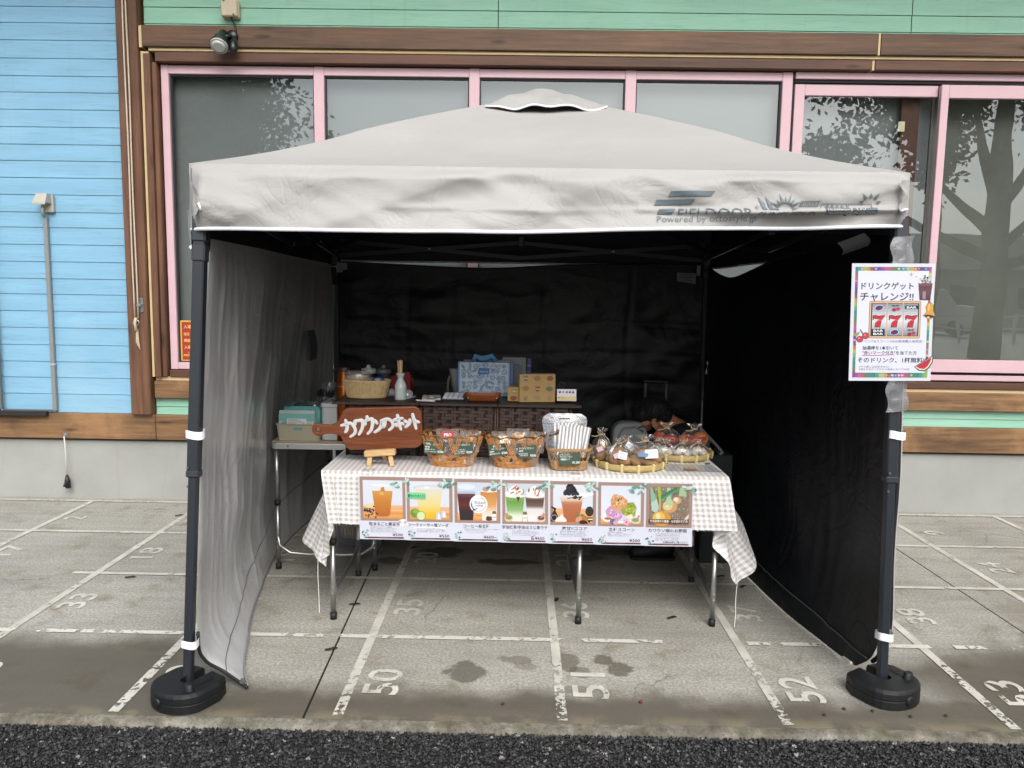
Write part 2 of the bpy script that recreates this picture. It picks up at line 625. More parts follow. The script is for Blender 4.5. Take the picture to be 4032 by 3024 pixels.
# asphalt: sheet plus loose, coarse chippings
def asphalt_mat():
    t = NT('asphalt')
    g = t.geo()
    c = t.ramp(t.noise(g, 140, 4, .7), [(.3, S('0d0d0e')), (.55, S('19191a')), (.75, S('28282a'))])
    t.bs(color=c, rough=.85)
    t.bump(t.noise(g, 140, 3, .7), .8, .006)
    return t.m
mb = MB()
mb.add([(-60, -60, -.028), (60, -60, -.028), (60, FRONT + .05, -.028), (-60, FRONT + .05, -.028)], [(0, 1, 2, 3)])
tag(mb.build('asphalt_road', None, asphalt_mat()), kind='structure')
def chip_mat():
    t = NT('asphalt_chippings')
    g = t.geo()
    r = t.node('ShaderNodeTexVoronoi', {'Vector': g, 'Scale': 95.0}, out=1)
    bw = t.node('ShaderNodeSeparateColor', {0: r})
    c = t.ramp(bw, [(.0, S('101011')), (.45, S('1b1b1c')), (.8, S('272828')), (.97, S('474645')), (1.0, S('8d8a84'))])
    t.bs(color=c, rough=.6)
    return t.m
mb = MB()
rng = random.Random(4)
OCT = [(1, 0, 0), (-1, 0, 0), (0, 1, 0), (0, -1, 0), (0, 0, 1), (0, 0, -1)]
OCF = [(0, 2, 4), (2, 1, 4), (1, 3, 4), (3, 0, 4), (2, 0, 5), (1, 2, 5), (3, 1, 5), (0, 3, 5)]
cnt = 0
while cnt < 26000:
    y = FRONT - .030 - (rng.random() ** 1.15) * .36
    x = -.16 + (rng.random() - .5) * 3.75
    r = rng.choice([.004, .005, .006, .0065, .008]) * rng.uniform(.8, 1.15)
    e = [rng.uniform(.6, 1.25) for _ in range(6)]
    ca, sa = math.cos(rng.random() * 6.28), math.sin(rng.random() * 6.28)
    z = -.026 + rng.random() * .006
    vs = []
    tl = rng.uniform(-.5, .5)
    for p, k in zip(OCT, e):
        px, py, pz = p[0] * k * r, p[1] * k * r * .8, p[2] * k * r * .75
        px, pz = px + tl * pz, pz - tl * px
        vs.append((x + px * ca - py * sa, y + px * sa + py * ca, z + pz))
    mb.add(vs, OCF)
    cnt += 1
tag(mb.build('asphalt_chippings', None, chip_mat()), kind='stuff')

# painted bay lines and bay numbers
markings = thing('bay_markings', None, None)
tag(markings, kind='structure')
CX, ROW0, DROW = .722, .018, .633
CXS = {k: -.008 + .72 * k for k in range(-6, 8)}
def strip(m_, x0, y0, x1, y1, w, z=.003, n=40):
    d = Vector((x1 - x0, y1 - y0, 0)).normalized(); p = Vector((-d.y, d.x, 0)) * w / 2
    vs, fs = [], []
    for i in range(n + 1):
        t_ = i / n
        c_ = Vector((x0 + (x1 - x0) * t_, y0 + (y1 - y0) * t_, z))
        vs += [c_ - p, c_ + p]
        if i: fs.append((2 * i - 2, 2 * i, 2 * i + 1, 2 * i - 1))
    m_.add(vs, fs)
for k in range(-6, 8):
    m_ = MB()
    x = CXS[k]
    strip(m_, x, FRONT + .012, x, 1.925, .034)
    m_.build('bay_line', markings, M_paint)
for j in range(4):
    y = ROW0 + DROW * j
    m_ = MB()
    if j == 0:
        for (a, b) in [(-4.4, -1.9), (-1.88, .03), (.07, .42), (.75, 1.10), (1.2, 1.48), (1.56, 5.0)]:
            strip(m_, a, y, b, y, .030, z=.0042)
        m_.build('row_line', markings, M_paint2)
    else:
        strip(m_, -4.4 if j != 1 else -2.28, y, 5.0, y, .028, z=.0042)
        m_.build('row_line', markings, M_paint)
def bay_number(txt, xl, xr, y0, y1):
    """digits run away from the street, their tops point left"""
    m_ = MB()
    vs, fs = text_mesh(txt, 1.0, None, .012, 'LEFT', 3)
    h = max(v[1] for v in vs) - min(v[1] for v in vs); lo = min(v[1] for v in vs)
    w = max(v[0] for v in vs)
    vs = [(xr - (v[1] - lo) / h * (xr - xl), y0 + v[0] / w * (y1 - y0), .003) for v in vs]
    m_.add(vs, fs)
    m_.build('bay_number', markings, M_paintn)
NUM = {-3: (33, 18, 3), -2: (34, 19, 4), -1: (35, 20, 5), 0: (36, 21, 6), 1: (37, 22, 7), 2: (38, 23, 8), 3: (39, 24, 9), -4: (32, 17, 2), 4: (40, 25, 10)}
for k, nn in NUM.items():
    xl = CXS[k] + (.045 if k < 1 else .045 + .012 * k)
    w2 = .125
    front = 51 + k
    bay_number(str(front), xl, xl + w2, -.425, -.245)
    for j, n_ in enumerate(nn):
        y0 = .235 + DROW * j
        s_ = str(n_)
        bay_number(s_, xl + .0, xl + w2 - .01, y0, y0 + (.165 if len(s_) == 2 else .075))

# dead leaves and specks on the concrete
leaf_m = flat('221d16', .8)
for i, (x, y, a) in enumerate([(-.862, .33, .2), (-.71, 1.10, .8), (-.86, -.10, .4), (1.22, .05, .1), (.905, .62, .7), (.835, .75, .2), (-1.98, .60, .3),
                               (-2.2, 1.62, .5), (-2.0, 1.93, .2), (-1.75, 1.9, .9), (.02, .42, 1.2), (.5, .25, .4)]):
    m_ = MB()
    L, Wd = (.026, .009) if i != 3 else (.032, .018)
    pts = []
    for q in range(10):
        th = 2 * math.pi * q / 10
        px, py = L * math.cos(th), Wd * math.sin(th) * (1 - .3 * math.cos(th))
        pts.append((x + px * math.cos(a) - py * math.sin(a), y + px * math.sin(a) + py * math.cos(a), .005 + .002 * (q % 3)))
    lo = len(m_.v)
    m_.add([(x, y, .010)] + pts + [(x, y, .0055)], [(0, 1 + q, 1 + (q + 1) % 10) for q in range(10)] + [(11, 1 + (q + 1) % 10, 1 + q) for q in range(10)])
    place = ['on the bay line in front of the table', 'behind the left table legs', 'beside the dark joint near the street', 'flat on bay 37 near the black wall',
             'beside the right front table leg', 'near the right rear table leg', 'in bay 18 left of the tent', 'in bay 2 by the far wall', 'lying near the foundation left',
             'at the foot of the foundation wall', 'twig-like in bay 35', 'small under the table in bay 36'][i]
    tag(m_.build('dead_leaf', None, leaf_m, base=(x, y, .0)), 'dark dead leaf ' + place, 'leaf', 'dead leaves on the concrete')
m_ = MB(); m_.blob((.26, -.445, .007), (.007, .006, .005), 3)
tag(m_.build('berry', None, flat('6a2228', .6), base=(.26, -.445, 0)), 'small red berry on the concrete beside number 51', 'berry')
for i, (x, y) in enumerate([(1.02, -.47), (1.09, -.455), (.93, -.46), (1.13, -.50), (-.2, -.47), (1.25, -.49), (.85, -.5)]):
    m_ = MB(); m_.blob((x, y, .004), (.006, .005, .0045), i + 5, .4)
    tag(m_.build('pebble', None, flat('3a2f22', .9), base=(x, y, 0)), 'dark pebble on the damp concrete ' + ['below number 52, leftmost of its trio', 'below number 52, beside a larger clod', 'left of the trio below number 52', 'just right of the trio near the right weight', 'alone below number 50', 'in front of the right tent weight', 'just left of number 52 at the street edge'][i], 'pebble', 'pebbles near the street edge')

# ------------------------------------------------------------------ building
def siding(name, h, worn=.0):
    t = NT(name)
    v = t.co()
    gr = t.noise(t.mapping(v, (2.0, 1, 36)), 2.2, 5, .65, .6)
    gr2 = t.noise(t.mapping(v, (.7, 1, 6)), 2.5, 4, .6)
    fl = t.noise(v, 26, 4, .7)
    c = S(h)
    lo = tuple(x * .88 for x in c[:3]) + (1,); hi = tuple(min(.9, x * 1.07) for x in c[:3]) + (1,)
    col = t.ramp(gr2, [(.3, lo), (.6, c), (.8, hi)])
    col = t.mix(t.math('MULTIPLY', t.step(gr, .53, .66), .30), col, tuple(x * .55 for x in c[:3]) + (1,))
    dr = t.noise(t.mapping(v, (9, 1, .35)), 1.6, 5, .65)
    col = t.mix(t.math('MULTIPLY', t.step(dr, .55, .75), .22), col, tuple(x * .62 for x in c[:3]) + (1,))
    col = t.mix(t.math('MULTIPLY', t.step(t.noise(v, 1.1, 4), .5, .75), .12), col, S('c9d6da'))
    col = t.mix(t.math('MULTIPLY', t.step(fl, .66, .74), .22), col, tuple(x * .6 for x in c[:3]) + (1,))
    t.bs(color=col, rough=.62)
    t.bump(gr, .35, .004)
    return t.m
M_blue = siding('blue_painted_siding', '7cabc6')
M_green = siding('green_painted_siding', '88b8a0')
M_wood = wood('stained_timber', '3d2a1d', '6f5138', 'X', .8, weather=.2)
M_woodz = wood('stained_timber_upright', '45291a', '74513a', 'Z', .8, weather=.2)
M_woodlow = wood('weathered_timber', '46301f', '8f6c48', 'X', .8, weather=.55)
M_wooddk = wood('dark_timber', '3d271b', '664330', 'X', .8, weather=.1)
M_cream = speck('cream_sealant', 'cbb489', .6, .06, 14)
M_pink = speck('pink_window_paint', 'c9a9b0', .45, .035, 8)
M_gask = flat('2a2a2c', .6)
M_found = None
def found_mat():
    t = NT('foundation_render')
    v = t.co()
    n = t.noise(v, 2.2, 6, .6); st = t.noise(t.mapping(v, (5, 1, .6)), 2, 5, .6); f = t.noise(v, 60, 4)
    c = t.ramp(n, [(.3, S('92938f')), (.7, S('a1a29f'))])
    c = t.mix(t.math('MULTIPLY', t.step(st, .58, .75), .25), c, S('857e6f'))
    vo = t.node('ShaderNodeTexVoronoi', {'Vector': t.vmath('ADD', t.mapping(v, (1.2, 1, .7)), t.noise(v, 3, 4, .6)), 'Scale': 1.0}, feature='DISTANCE_TO_EDGE')
    c = t.mix(t.math('MULTIPLY', t.step(vo, .008, .002), .22), c, S('8d8a84'))
    t.bs(color=c, rough=.85); t.bump(f, .15, .003)
    return t.m

bld = thing('building', 'timber trimmed shop front with blue and green siding and pink windows behind the tent', 'building', (-.5, 2.05, 0))
m_ = MB(); m_.box(-8, 8, 2.0, 2.12, -.1, .385); m_.build('foundation', bld, found_mat())
m_ = MB(); m_.box(-8, 8, 1.985, 2.1, .385, .397); m_.build('drip_strip', bld, flat('17130f', .7))
# base beam
m_ = MB(); m_.box(-8, -2.49, 1.965, 2.1, .397, .562, .004); m_.build('base_beam', bld, M_woodlow)
m_ = MB(); m_.box(-2.488, 8, 1.967, 2.1, .397, .559, .004); m_.build('base_beam', bld, M_woodlow)
# blue boards
zb = [.563, .683, .789, .891, .998, 1.107, 1.213, 1.319, 1.417, 1.523, 1.629, 1.735, 1.829, 1.936, 2.04, 2.143, 2.242, 2.347, 2.451, 2.554, 2.651, 2.755, 2.862, 2.964, 3.058, 3.163, 3.268, 3.373, 3.478, 3.583, 3.69, 3.8]
def board(x0, x1, z0, z1, mt, name, yb=2.0):
    m_ = MB()
    # lapped board: lower edge stands proud of the one below
    y0, y1 = yb - .008, yb - .0035
    m_.add([(x0, y0, z0 + .001), (x1, y0, z0 + .001), (x1, y1, z1), (x0, y1, z1),
            (x0, yb + .012, z0 + .001), (x1, yb + .012, z0 + .001), (x1, yb + .012, z1), (x0, yb + .012, z1),
            (x0, y0 + .002, z0 - .0005), (x1, y0 + .002, z0 - .0005)],
           [(0, 1, 2, 3), (8, 9, 1, 0), (4, 5, 9, 8), (3, 2, 6, 7), (5, 4, 7, 6), (0, 3, 7, 4, 8), (1, 9, 5, 6, 2)])
    return m_.build(name, bld, mt)
for a, b in zip(zb, zb[1:]):
    board(-3.50 if b < 1.1 else -5.5, -2.622, a, b - .0015, M_blue, 'blue_siding_board')
    if b < 1.1: board(-5.5, -3.605, a, b - .0015, M_blue, 'blue_siding_board')
m_ = MB(); m_.box(-5.5, -2.6, 2.012, 2.1, .5, 3.85); m_.build('blue_backing', bld, flat('3d6e92', .8))
m_ = MB(); m_.box(-3.60, -3.502, 1.955, 2.1, .563, 1.098, .003); m_.build('side_post', bld, M_woodz)
# corner post
m_ = MB(); m_.box(-2.624, -2.497, 1.93, 2.1, .563, 3.95, .005); m_.build('corner_post', bld, M_woodz)
# green boards above
zg = [2.942, 2.966, 3.063, 3.165, 3.267, 3.369, 3.471, 3.573, 3.675, 3.8]
for a, b in zip(zg, zg[1:]):
    for (x0, x1) in [(-2.478, -.326), (-.320, 2.166), (2.172, 6.5)]:
        board(x0, x1, a, b - .003, M_green, 'green_siding_board')
m_ = MB(); m_.box(-2.49, 6.5, 2.012, 2.1, 2.9, 3.85); m_.build('green_backing', bld, flat('3d6b56', .8))
# green strip below the windows
for (x0, x1) in [(-2.49, 6.5)]:
    for (a, b) in [(.560, .612), (.612, .664)]:
        board(x0, x1, a, b - .002, M_green, 'green_siding_board')
m_ = MB(); m_.box(-2.49, 6.5, 2.013, 2.1, .555, .67); m_.build('green_backing', bld, flat('3d6b56', .8))
# timber below and above the windows
m_ = MB(); m_.box(-2.485, 6.5, 1.96, 2.1, .667, .781, .004); m_.build('sill_beam', bld, M_woodlow)
m_ = MB(); m_.box(-2.485, 6.5, 1.985, 2.1, .781, .805, .002); m_.build('sealant_strip', bld, M_cream)
m_ = MB(); m_.box(-2.39, 6.5, 1.972, 2.1, .805, .848, .003); m_.build('sill_board', bld, M_wooddk)
for (x0, x1) in [(-2.470, 1.952), (1.966, 6.5)]:
    m_ = MB(); m_.box(x0, x1, 1.93, 2.1, 2.813, 2.938, .004); m_.build('lintel_beam', bld, M_wood)
for (x0, x1) in [(-2.405, 1.935), (1.95, 6.5)]:
    m_ = MB(); m_.box(x0, x1, 1.955, 2.1, 2.733, 2.793, .004); m_.build('lintel_board', bld, M_wooddk)
m_ = MB(); m_.box(-2.44, 6.5, 1.95, 2.1, 2.794, 2.812, .002)
m_.box(1.953, 1.965, 1.936, 2.1, 2.813, 2.937); m_.box(1.936, 1.949, 1.962, 2.1, 2.734, 2.793)
m_.box(-2.493, -2.471, 1.946, 2.1, 2.813, 2.938); m_.box(-2.493, -2.473, 1.962, 2.1, .806, 2.794); m_.box(-2.473, -2.445, 1.962, 2.1, 2.78, 2.793)
m_.build('sealant_strip', bld, M_cream)
m_ = MB(); m_.box(-2.4725, -2.432, 1.945, 2.1, .806, 2.778, .003); m_.build('window_jamb', bld, M_woodz)
m_ = MB(); m_.box(-2.43, -2.402, 1.965, 2.1, .806, 2.733, .003); m_.build('window_jamb', bld, M_woodz)

# windows: pink frames, panes, blinds
M_glass = None
def glass_mat():
    t = NT('window_glass')
    t.n.remove(t.b)
    tr = t.node('ShaderNodeBsdfTransparent', {'Color': (.88, .91, .89, 1)})
    gl = t.node('ShaderNodeBsdfGlossy', {'Color': (.90, .96, .96, 1), 'Roughness': .004})
    nb = t.node('ShaderNodeBump', {'Height': t.noise(t.co(), 1.4, 2, .5), 'Strength': .03, 'Distance': .05})
    t.l.new(nb, gl.node.inputs['Normal'])
    gg = t.n.new('ShaderNodeNewGeometry'); dt = t.n.new('ShaderNodeVectorMath'); dt.operation = 'DOT_PRODUCT'
    t.l.new(gg.outputs['Normal'], dt.inputs[0]); t.l.new(gg.outputs['Incoming'], dt.inputs[1])
    fr = t.math('POWER', t.math('SUBTRACT', 1.0, t.math('ABSOLUTE', dt.outputs['Value'])), 5.0)
    fr = t.math('ADD', t.math('MULTIPLY', fr, .84), .14)
    t.l.new(t.node('ShaderNodeMixShader', (fr, tr, gl)), t.o.inputs[0])
    return t.m
M_glass = glass_mat()
M_blind = speck('roller_blind', '74787a', .8, .03, 6)
M_dark = speck('dim_interior', '63645f', .9, .2, 2)
win = []
def window(x0, x1, zt, zb_, xl, xr, blind=M_blind, side=None):
    """x0..x1 pane opening, xl/xr outer edges of its uprights"""
    f = MB()
    f.box(xl, x0, 2.0, 2.06, zb_ - .045, zt + .052, .003)
    w = f.build('window', bld, M_pink)
    m_ = MB(); m_.box(x0 - .001, x1 + .001, 2.003, 2.06, zt, zt + .050, .003); m_.build('frame_head', w, M_pink)
    m_ = MB(); m_.box(x0 - .001, x1 + .001, 2.003, 2.06, zb_ - .044, zb_, .003); m_.build('frame_sill', w, M_pink)
    m_ = MB(); m_.box(x0, x0 + .008, 2.02, 2.05, zb_, zt); m_.box(x1 - .008, x1, 2.02, 2.05, zb_, zt); m_.box(x0 + .008, x1 - .008, 2.02, 2.05, zt - .010, zt); m_.box(x0 + .008, x1 - .008, 2.02, 2.05, zb_, zb_ + .008)
    m_.build('gasket', w, M_gask)
    m_ = MB(); m_.add([(x0, 2.034, zb_), (x1, 2.034, zb_), (x1, 2.034, zt), (x0, 2.034, zt)], [(0, 1, 2, 3)]); m_.build('pane', w, M_glass)
    m_ = MB(); m_.box(x0 - .02, x1 + .02, 2.10, 2.11, zb_ - .04, zt + .04); m_.build('blind', w, blind)
    return w
window(-2.346, -1.452, 2.676, .897, -2.392, -2.346)
window(-1.388, -.497, 2.676, .897, -1.452, -1.388)
window(-.433, .459, 2.676, .897, -.497, -.433)
window(.525, 1.416, 2.676, .897, .459, .525)
m_ = MB(); m_.box(1.416, 1.478, 2.0, 2.06, .852, 2.728, .003); m_.build('frame_post', bld, M_pink)
m_ = MB(); m_.box(-2.402, 6.5, 2.03, 2.1, 2.722, 2.7345); m_.box(1.480, 1.494, 2.02, 2.1, .86, 2.70); m_.build('shadow_gap', bld, flat('1c1a1c', .8))
# sliding door windows on the right
m_ = MB(); m_.box(1.494, 6.5, 1.998, 2.06, 2.690, 2.730, .003); m_.box(1.494, 6.5, 2.0, 2.06, .856, .892, .003); m_.build('track_frame', bld, M_pink)
m_ = MB(); m_.box(1.494, 6.5, 2.012, 2.07, 2.672, 2.690); m_.box(1.494, 6.5, 2.012, 2.07, .892, .908); m_.build('track_gap', bld, flat('1c1a1c', .8))
def sash(x0, x1, zt, zb_, wl_, wr, y, ht, hb, blind, bx0=None):
    f = MB(); f.box(x0 - wl_, x0, y, y + .035, zb_ - hb, zt + ht, .003)
    w = f.build('sliding_sash', bld, M_pink)
    if wr:
        m_ = MB(); m_.box(x1, x1 + wr, y, y + .035, zb_ - hb, zt + ht, .003); m_.build('stile', w, M_pink)
    m_ = MB(); m_.box(x0, x1, y + .002, y + .035, zt, zt + ht, .003); m_.build('top_rail', w, M_pink)
    m_ = MB(); m_.box(x0, x1, y + .002, y + .035, zb_ - hb, zb_, .003); m_.build('bottom_rail', w, M_pink)
    m_ = MB(); m_.add([(x0, y + .018, zb_), (x1, y + .018, zb_), (x1, y + .018, zt), (x0, y + .018, zt)], [(0, 1, 2, 3)]); m_.build('pane', w, M_glass)
    m_ = MB(); m_.box(bx0 if bx0 is not None else x0 - .02, x1 + .02, 2.14, 2.15, zb_ - .04, zt + .04); m_.build('blind', w, blind)
    return w
sash(1.562, 2.376, 2.598, .99, .062, 0, 2.022, .068, .08, M_blind)
sash(2.424, 4.0, 2.584, .99, .048, .05, 1.985, .078, .08, M_dark)
sash(4.06, 5.6, 2.584, .99, .05, .05, 2.022, .078, .08, M_dark)
m_ = MB(); m_.box(2.19, 2.30, 2.085, 2.11, .95, 2.62); m_.build('interior_pillar', bld, flat('52352e', .8))
m_ = MB(); m_.box(2.165, 2.205, 2.064, 2.068, 2.40, 2.46); m_.build('paper_tag', bld, flat('d8cfae', .7))
# wall behind, eave over the street front
m_ = MB(); m_.box(-8, 8, 2.2, 2.35, -.1, 4.2); m_.build('rear_wall', bld, flat('6c6a66', .9))
m_ = MB(); m_.box(-8, 8, .95, 2.3, 4.0, 4.12); m_.build('eave', bld, M_wooddk)

# ------------------------------------------------------------------ fittings on the shop front
M_beige = speck('beige_plastic', 'b9ac93', .5, .04, 20)
M_grey = speck('grey_plastic', 'aaa69d', .5, .05, 20)
M_dgreen = flat('16211f', .35)
M_steel = flat('b8b8b4', .3, metal=.9)
M_rope = speck('rope', 'bdb09a', .9, .2, 200)
t_ = thing('junction_box', 'square beige junction box screwed to the green siding above the spotlight', 'junction box', (-1.932, 1.99, 3.037))
m_ = MB(); m_.box(-1.985, -1.885, 1.955, 1.99, 2.99, 3.09, .006); m_.build('box_body', t_, M_beige)
m_ = MB(); m_.box(-1.989, -1.889, 1.935, 1.954, 2.994, 3.094, .007); m_.build('cover', t_, M_beige)
for (x, z) in [(-1.967, 3.083), (-1.911, 3.005)]:
    m_ = MB(); m_.lathe([(.005, 0), (.005, .003)], (0, 0, 0), 10, capt=True, capb=True); m_.tf(Matrix.Translation((x, 1.936, z)) @ Matrix.Rotation(R(90), 4, 'X')); m_.build('screw', t_, flat('4b453c', .5))
t_ = thing('spotlight', 'black outdoor spotlight with clear round lens and motion sensor on the lintel beam', 'spotlight', (-1.94, 1.93, 2.85))
m_ = MB(); m_.lathe([(.033, 0), (.033, .02), (.028, .028)], (0, 0, 0), 20, capt=True, capb=True); m_.tf(Matrix.Translation((-1.915, 1.93, 2.875)) @ Matrix.Rotation(R(90), 4, 'X')); m_.build('mount', t_, M_dgreen)
Mh = Matrix.Translation((-1.965, 1.85, 2.81)) @ Matrix.Rotation(R(62), 4, 'X') @ Matrix.Rotation(R(-8), 4, 'Y')
m_ = MB(); m_.lathe([(.050, .0), (.047, -.03), (.04, -.06), (.03, -.075), (.028, -.11), (.014, -.122), (.012, -.14)][::-1], (0, 0, 0), 24, capb=True); m_.tf(Matrix.Translation((-1.965, 1.85, 2.80)) @ Matrix.Rotation(R(30), 4, 'X') @ Matrix.Rotation(R(180), 4, 'X') @ Matrix.Identity(4)) ; 
m_ = MB()
ax = Vector((0, -.62, -.78)).normalized()                           # the beam's direction
q0 = Vector((-1.966, 1.845, 2.80))
prof = [(-.135, .010), (-.118, .013), (-.112, .027), (-.075, .031), (-.055, .042), (-.012, .050), (0, .056), (.008, .056)]
m_.tube([q0 + ax * a for a, r_ in prof], [r_ for a, r_ in prof], 24)
lamp = m_.build('lamp_head', t_, M_dgreen)
m_ = MB(); m_.tube([q0 + ax * .0085, q0 + ax * .018], [.053, .049], 24); m_.build('rim', t_, M_grey)
m_ = MB(); m_.tube([q0 + ax * .0185, q0 + ax * .026], [.044, .03], 24); m_.build('lens', t_, flat('b8bcb8', .12, spec=.8))
m_ = MB(); m_.tube([(-1.915, 1.92, 2.872), (-1.925, 1.885, 2.862), (-1.945, 1.865, 2.852)], .012, 8); m_.build('arm', t_, M_dgreen)
m_ = MB(); m_.tube([(-1.897, 1.90, 2.855), (-1.897, 1.885, 2.825), (-1.895, 1.875, 2.79), (-1.895, 1.87, 2.765)], [.014, .024, .026, .020], 14); m_.build('motion_sensor', t_, M_dgreen)
m_ = MB(); m_.tube([(-1.93, 1.955, 2.992), (-1.925, 1.94, 2.975), (-1.905, 1.925, 2.95), (-1.893, 1.92, 2.91), (-1.90, 1.922, 2.88)], .005, 8); m_.build('cable', t_, flat('0d1012', .5))

t_ = thing('outlet_box', 'grey weatherproof socket box on the blue siding with a conduit leading down', 'outlet', (-3.12, 1.99, 1.88))
m_ = MB(); m_.box(-3.156, -3.078, 1.965, 1.99, 1.825, 1.932, .004); m_.build('back_plate', t_, M_grey)
m_ = MB()
m_.add([(-3.168, 1.90, 1.878), (-3.086, 1.90, 1.878), (-3.086, 1.965, 1.878), (-3.168, 1.965, 1.878), (-3.155, 1.925, 1.936), (-3.088, 1.925, 1.936), (-3.088, 1.965, 1.936), (-3.155, 1.965, 1.936),
        (-3.168, 1.90, 1.866), (-3.086, 1.90, 1.866)], [(0, 1, 5, 4), (4, 5, 6, 7), (1, 2, 6, 5), (3, 0, 4, 7), (2, 3, 7, 6), (8, 9, 1, 0), (3, 2, 1, 0)])
m_.build('hood', t_, M_grey)
m_ = MB(); m_.tube([(-3.128, 1.945, 1.868), (-3.13, 1.94, 1.835), (-3.135, 1.955, 1.80)], .008, 8); m_.build('plug_cord', t_, M_grey)
m_ = MB(); m_.box(-3.147, -3.122, 1.965, 1.988, .575, 1.80, .003); m_.build('conduit', t_, flat('8d8f8e', .4, metal=.3))
m_ = MB(); m_.box(-3.1485, -3.1205, 1.962, 1.988, .868, .882); m_.build('clip', t_, flat('cfd0cc', .3, metal=.6))
t_ = thing('wall_conduit', 'thin grey conduit at the left picture edge running into a dark tray', 'conduit', (-3.47, 1.98, .6))
m_ = MB(); m_.box(-3.480, -3.462, 1.945, 1.968, .585, 4.0, .002); m_.build('conduit_tube', t_, flat('707270', .4, metal=.3))
m_ = MB(); m_.box(-3.62, -3.17, 1.93, 1.962, .546, .574, .002); m_.build('tray', t_, flat('201d1b', .6))
m_ = MB(); m_.box(-3.462, -3.15, 1.96, 1.978, .574, .582, .001); m_.build('cross_tube', t_, flat('5c5a55', .5))

t_ = thing('hanging_rope', 'doubled beige cord hanging down the corner post, knotted round a steel ring', 'rope', (-2.557, 1.92, 1.15))
m_ = MB()
for s_ in (-1, 1):
    m_.tube([(-2.557 + s_ * .010 + .002 * math.sin(i * .7 + s_), 1.912, 3.95 - i * .1387) for i in range(21)], .005, 6)
m_.build('cord', t_, M_rope)
m_ = MB(); m_.tube([(-2.557 + .018 * math.cos(a), 1.905, 1.150 + .018 * math.sin(a)) for a in [i * math.pi / 10 for i in range(20)]], .003, 6, closed=True); m_.build('ring', t_, M_steel)
m_ = MB(); m_.tube([(-2.557, 1.903, 1.18), (-2.562, 1.90, 1.15), (-2.556, 1.90, 1.10)], .009, 8)
for q in range(4): m_.tube([(-2.557 + q * .003, 1.905, 1.11), (-2.562 + q * .005, 1.908, 1.04), (-2.563 + q * .007, 1.91, 1.02 - .012 * q)], .0025, 5)
m_.build('frayed_end', t_, M_rope)
t_ = thing('cord_cleat', 'small galvanised catch plate screwed to the corner post beside the hanging cord', 'catch', (-2.53, 1.93, 1.26))
m_ = MB(); m_.box(-2.548, -2.516, 1.924, 1.9295, 1.215, 1.305, .001); m_.build('plate', t_, flat('8f9390', .35, metal=.8))
m_ = MB(); m_.box(-2.552, -2.524, 1.905, 1.923, 1.25, 1.27, .003); m_.build('bolt', t_, M_steel)
t_ = thing('hanging_plug', 'black plug hanging on a thin white cord from a steel hook under the timber beam', 'cable plug', (-3.07, 1.96, .43))
m_ = MB(); m_.box(-3.085, -3.055, 1.958, 1.9648, .405, .437, .001); m_.box(-3.077, -3.063, 1.945, 1.957, .414, .426, .002); m_.build('hook_plate', t_, M_steel)
m_ = MB(); m_.tube([(-3.07, 1.946, .415), (-3.068, 1.95, .3), (-3.07, 1.955, .155)], .004, 6); m_.build('cord', t_, flat('c9c7c0', .7))
m_ = MB(); m_.tube([(-3.07, 1.955, .16), (-3.069, 1.956, .12), (-3.066, 1.957, .075)], [.008, .018, .017], 8); m_.tube([(-3.078, 1.95, .11), (-3.083, 1.945, .085)], [.008, .011], 8); m_.build('plug', t_, flat('141517', .45))

# ------------------------------------------------------------------ across the street (seen mirrored in the glass)
def leaf_mat(name, h):
    t = NT(name)
    t.bs(color=t.ramp(t.noise(t.geo(), 1.7, 3), [(.3, S(h, .6)), (.7, S(h, 1.35))]), rough=.6)
    return t.m
m_ = MB(); m_.add([(-60, -60, -.02), (60, -60, -.02), (60, -5, -.02), (-60, -5, -.02)], [(0, 1, 2, 3)])  # pale ground behind the view, added to bounce light into the tent
tag(m_.build('bounce_pavement', None, speck('pale_bounce_ground', 'a5a29b', .85, .12, 3)), kind='structure')
M_bark = speck('bark', '6b6152', .9, .3, 6)
M_leaf = leaf_mat('street_tree_leaves', '59623f')
def tree(label, x, y, h, tr, branches, clumps, seed):
    t_ = thing('street_tree', label, 'tree', (x, y, 0), 'trees across the street')
    rng = random.Random(seed)
    m_ = MB()
    m_.tube([(x, y, 0), (x + .05, y, h * .22), (x - .05, y + .05, h * .45), (x + .1, y, h * .7)], [tr * 1.25, tr, tr * .8, tr * .35], 10)
    for (dx, dz0, dz1, dy) in branches:
        m_.tube([(x, y, dz0), (x + dx * .45, y + dy * .5, dz0 + (dz1 - dz0) * .35), (x + dx, y + dy, dz1)], [tr * .5, tr * .3, tr * .1], 7)
        for q in range(3):
            m_.tube([(x + dx * .6, y + dy * .6, dz0 + (dz1 - dz0) * .55), (x + dx * (.9 + .2 * q), y + dy + rng.uniform(-.8, .8), dz1 + rng.uniform(-.6, .9))], [tr * .16, tr * .04], 5)
    m_.build('trunk', t_, M_bark)
    m_ = MB()
    for (cx_, cy_, cz_, rx, rz, n) in clumps:
        for i in range(n * 5):
            d = Vector((rng.gauss(0, .42), rng.gauss(0, .42), rng.gauss(0, .42)))
            p = Vector((x + cx_ + d.x * rx, y + cy_ + d.y * rx, cz_ + d.z * rz))
            s_ = rng.uniform(.05, .13)
            a = Vector((rng.uniform(-1, 1), rng.uniform(-1, 1), rng.uniform(-1, 1))).normalized()
            b = a.orthogonal().normalized()
            m_.add([p - a * s_, p + b * s_ * .5, p + a * s_, p - b * s_ * .5], [(0, 1, 2, 3)])
    m_.build('crown', t_, M_leaf)
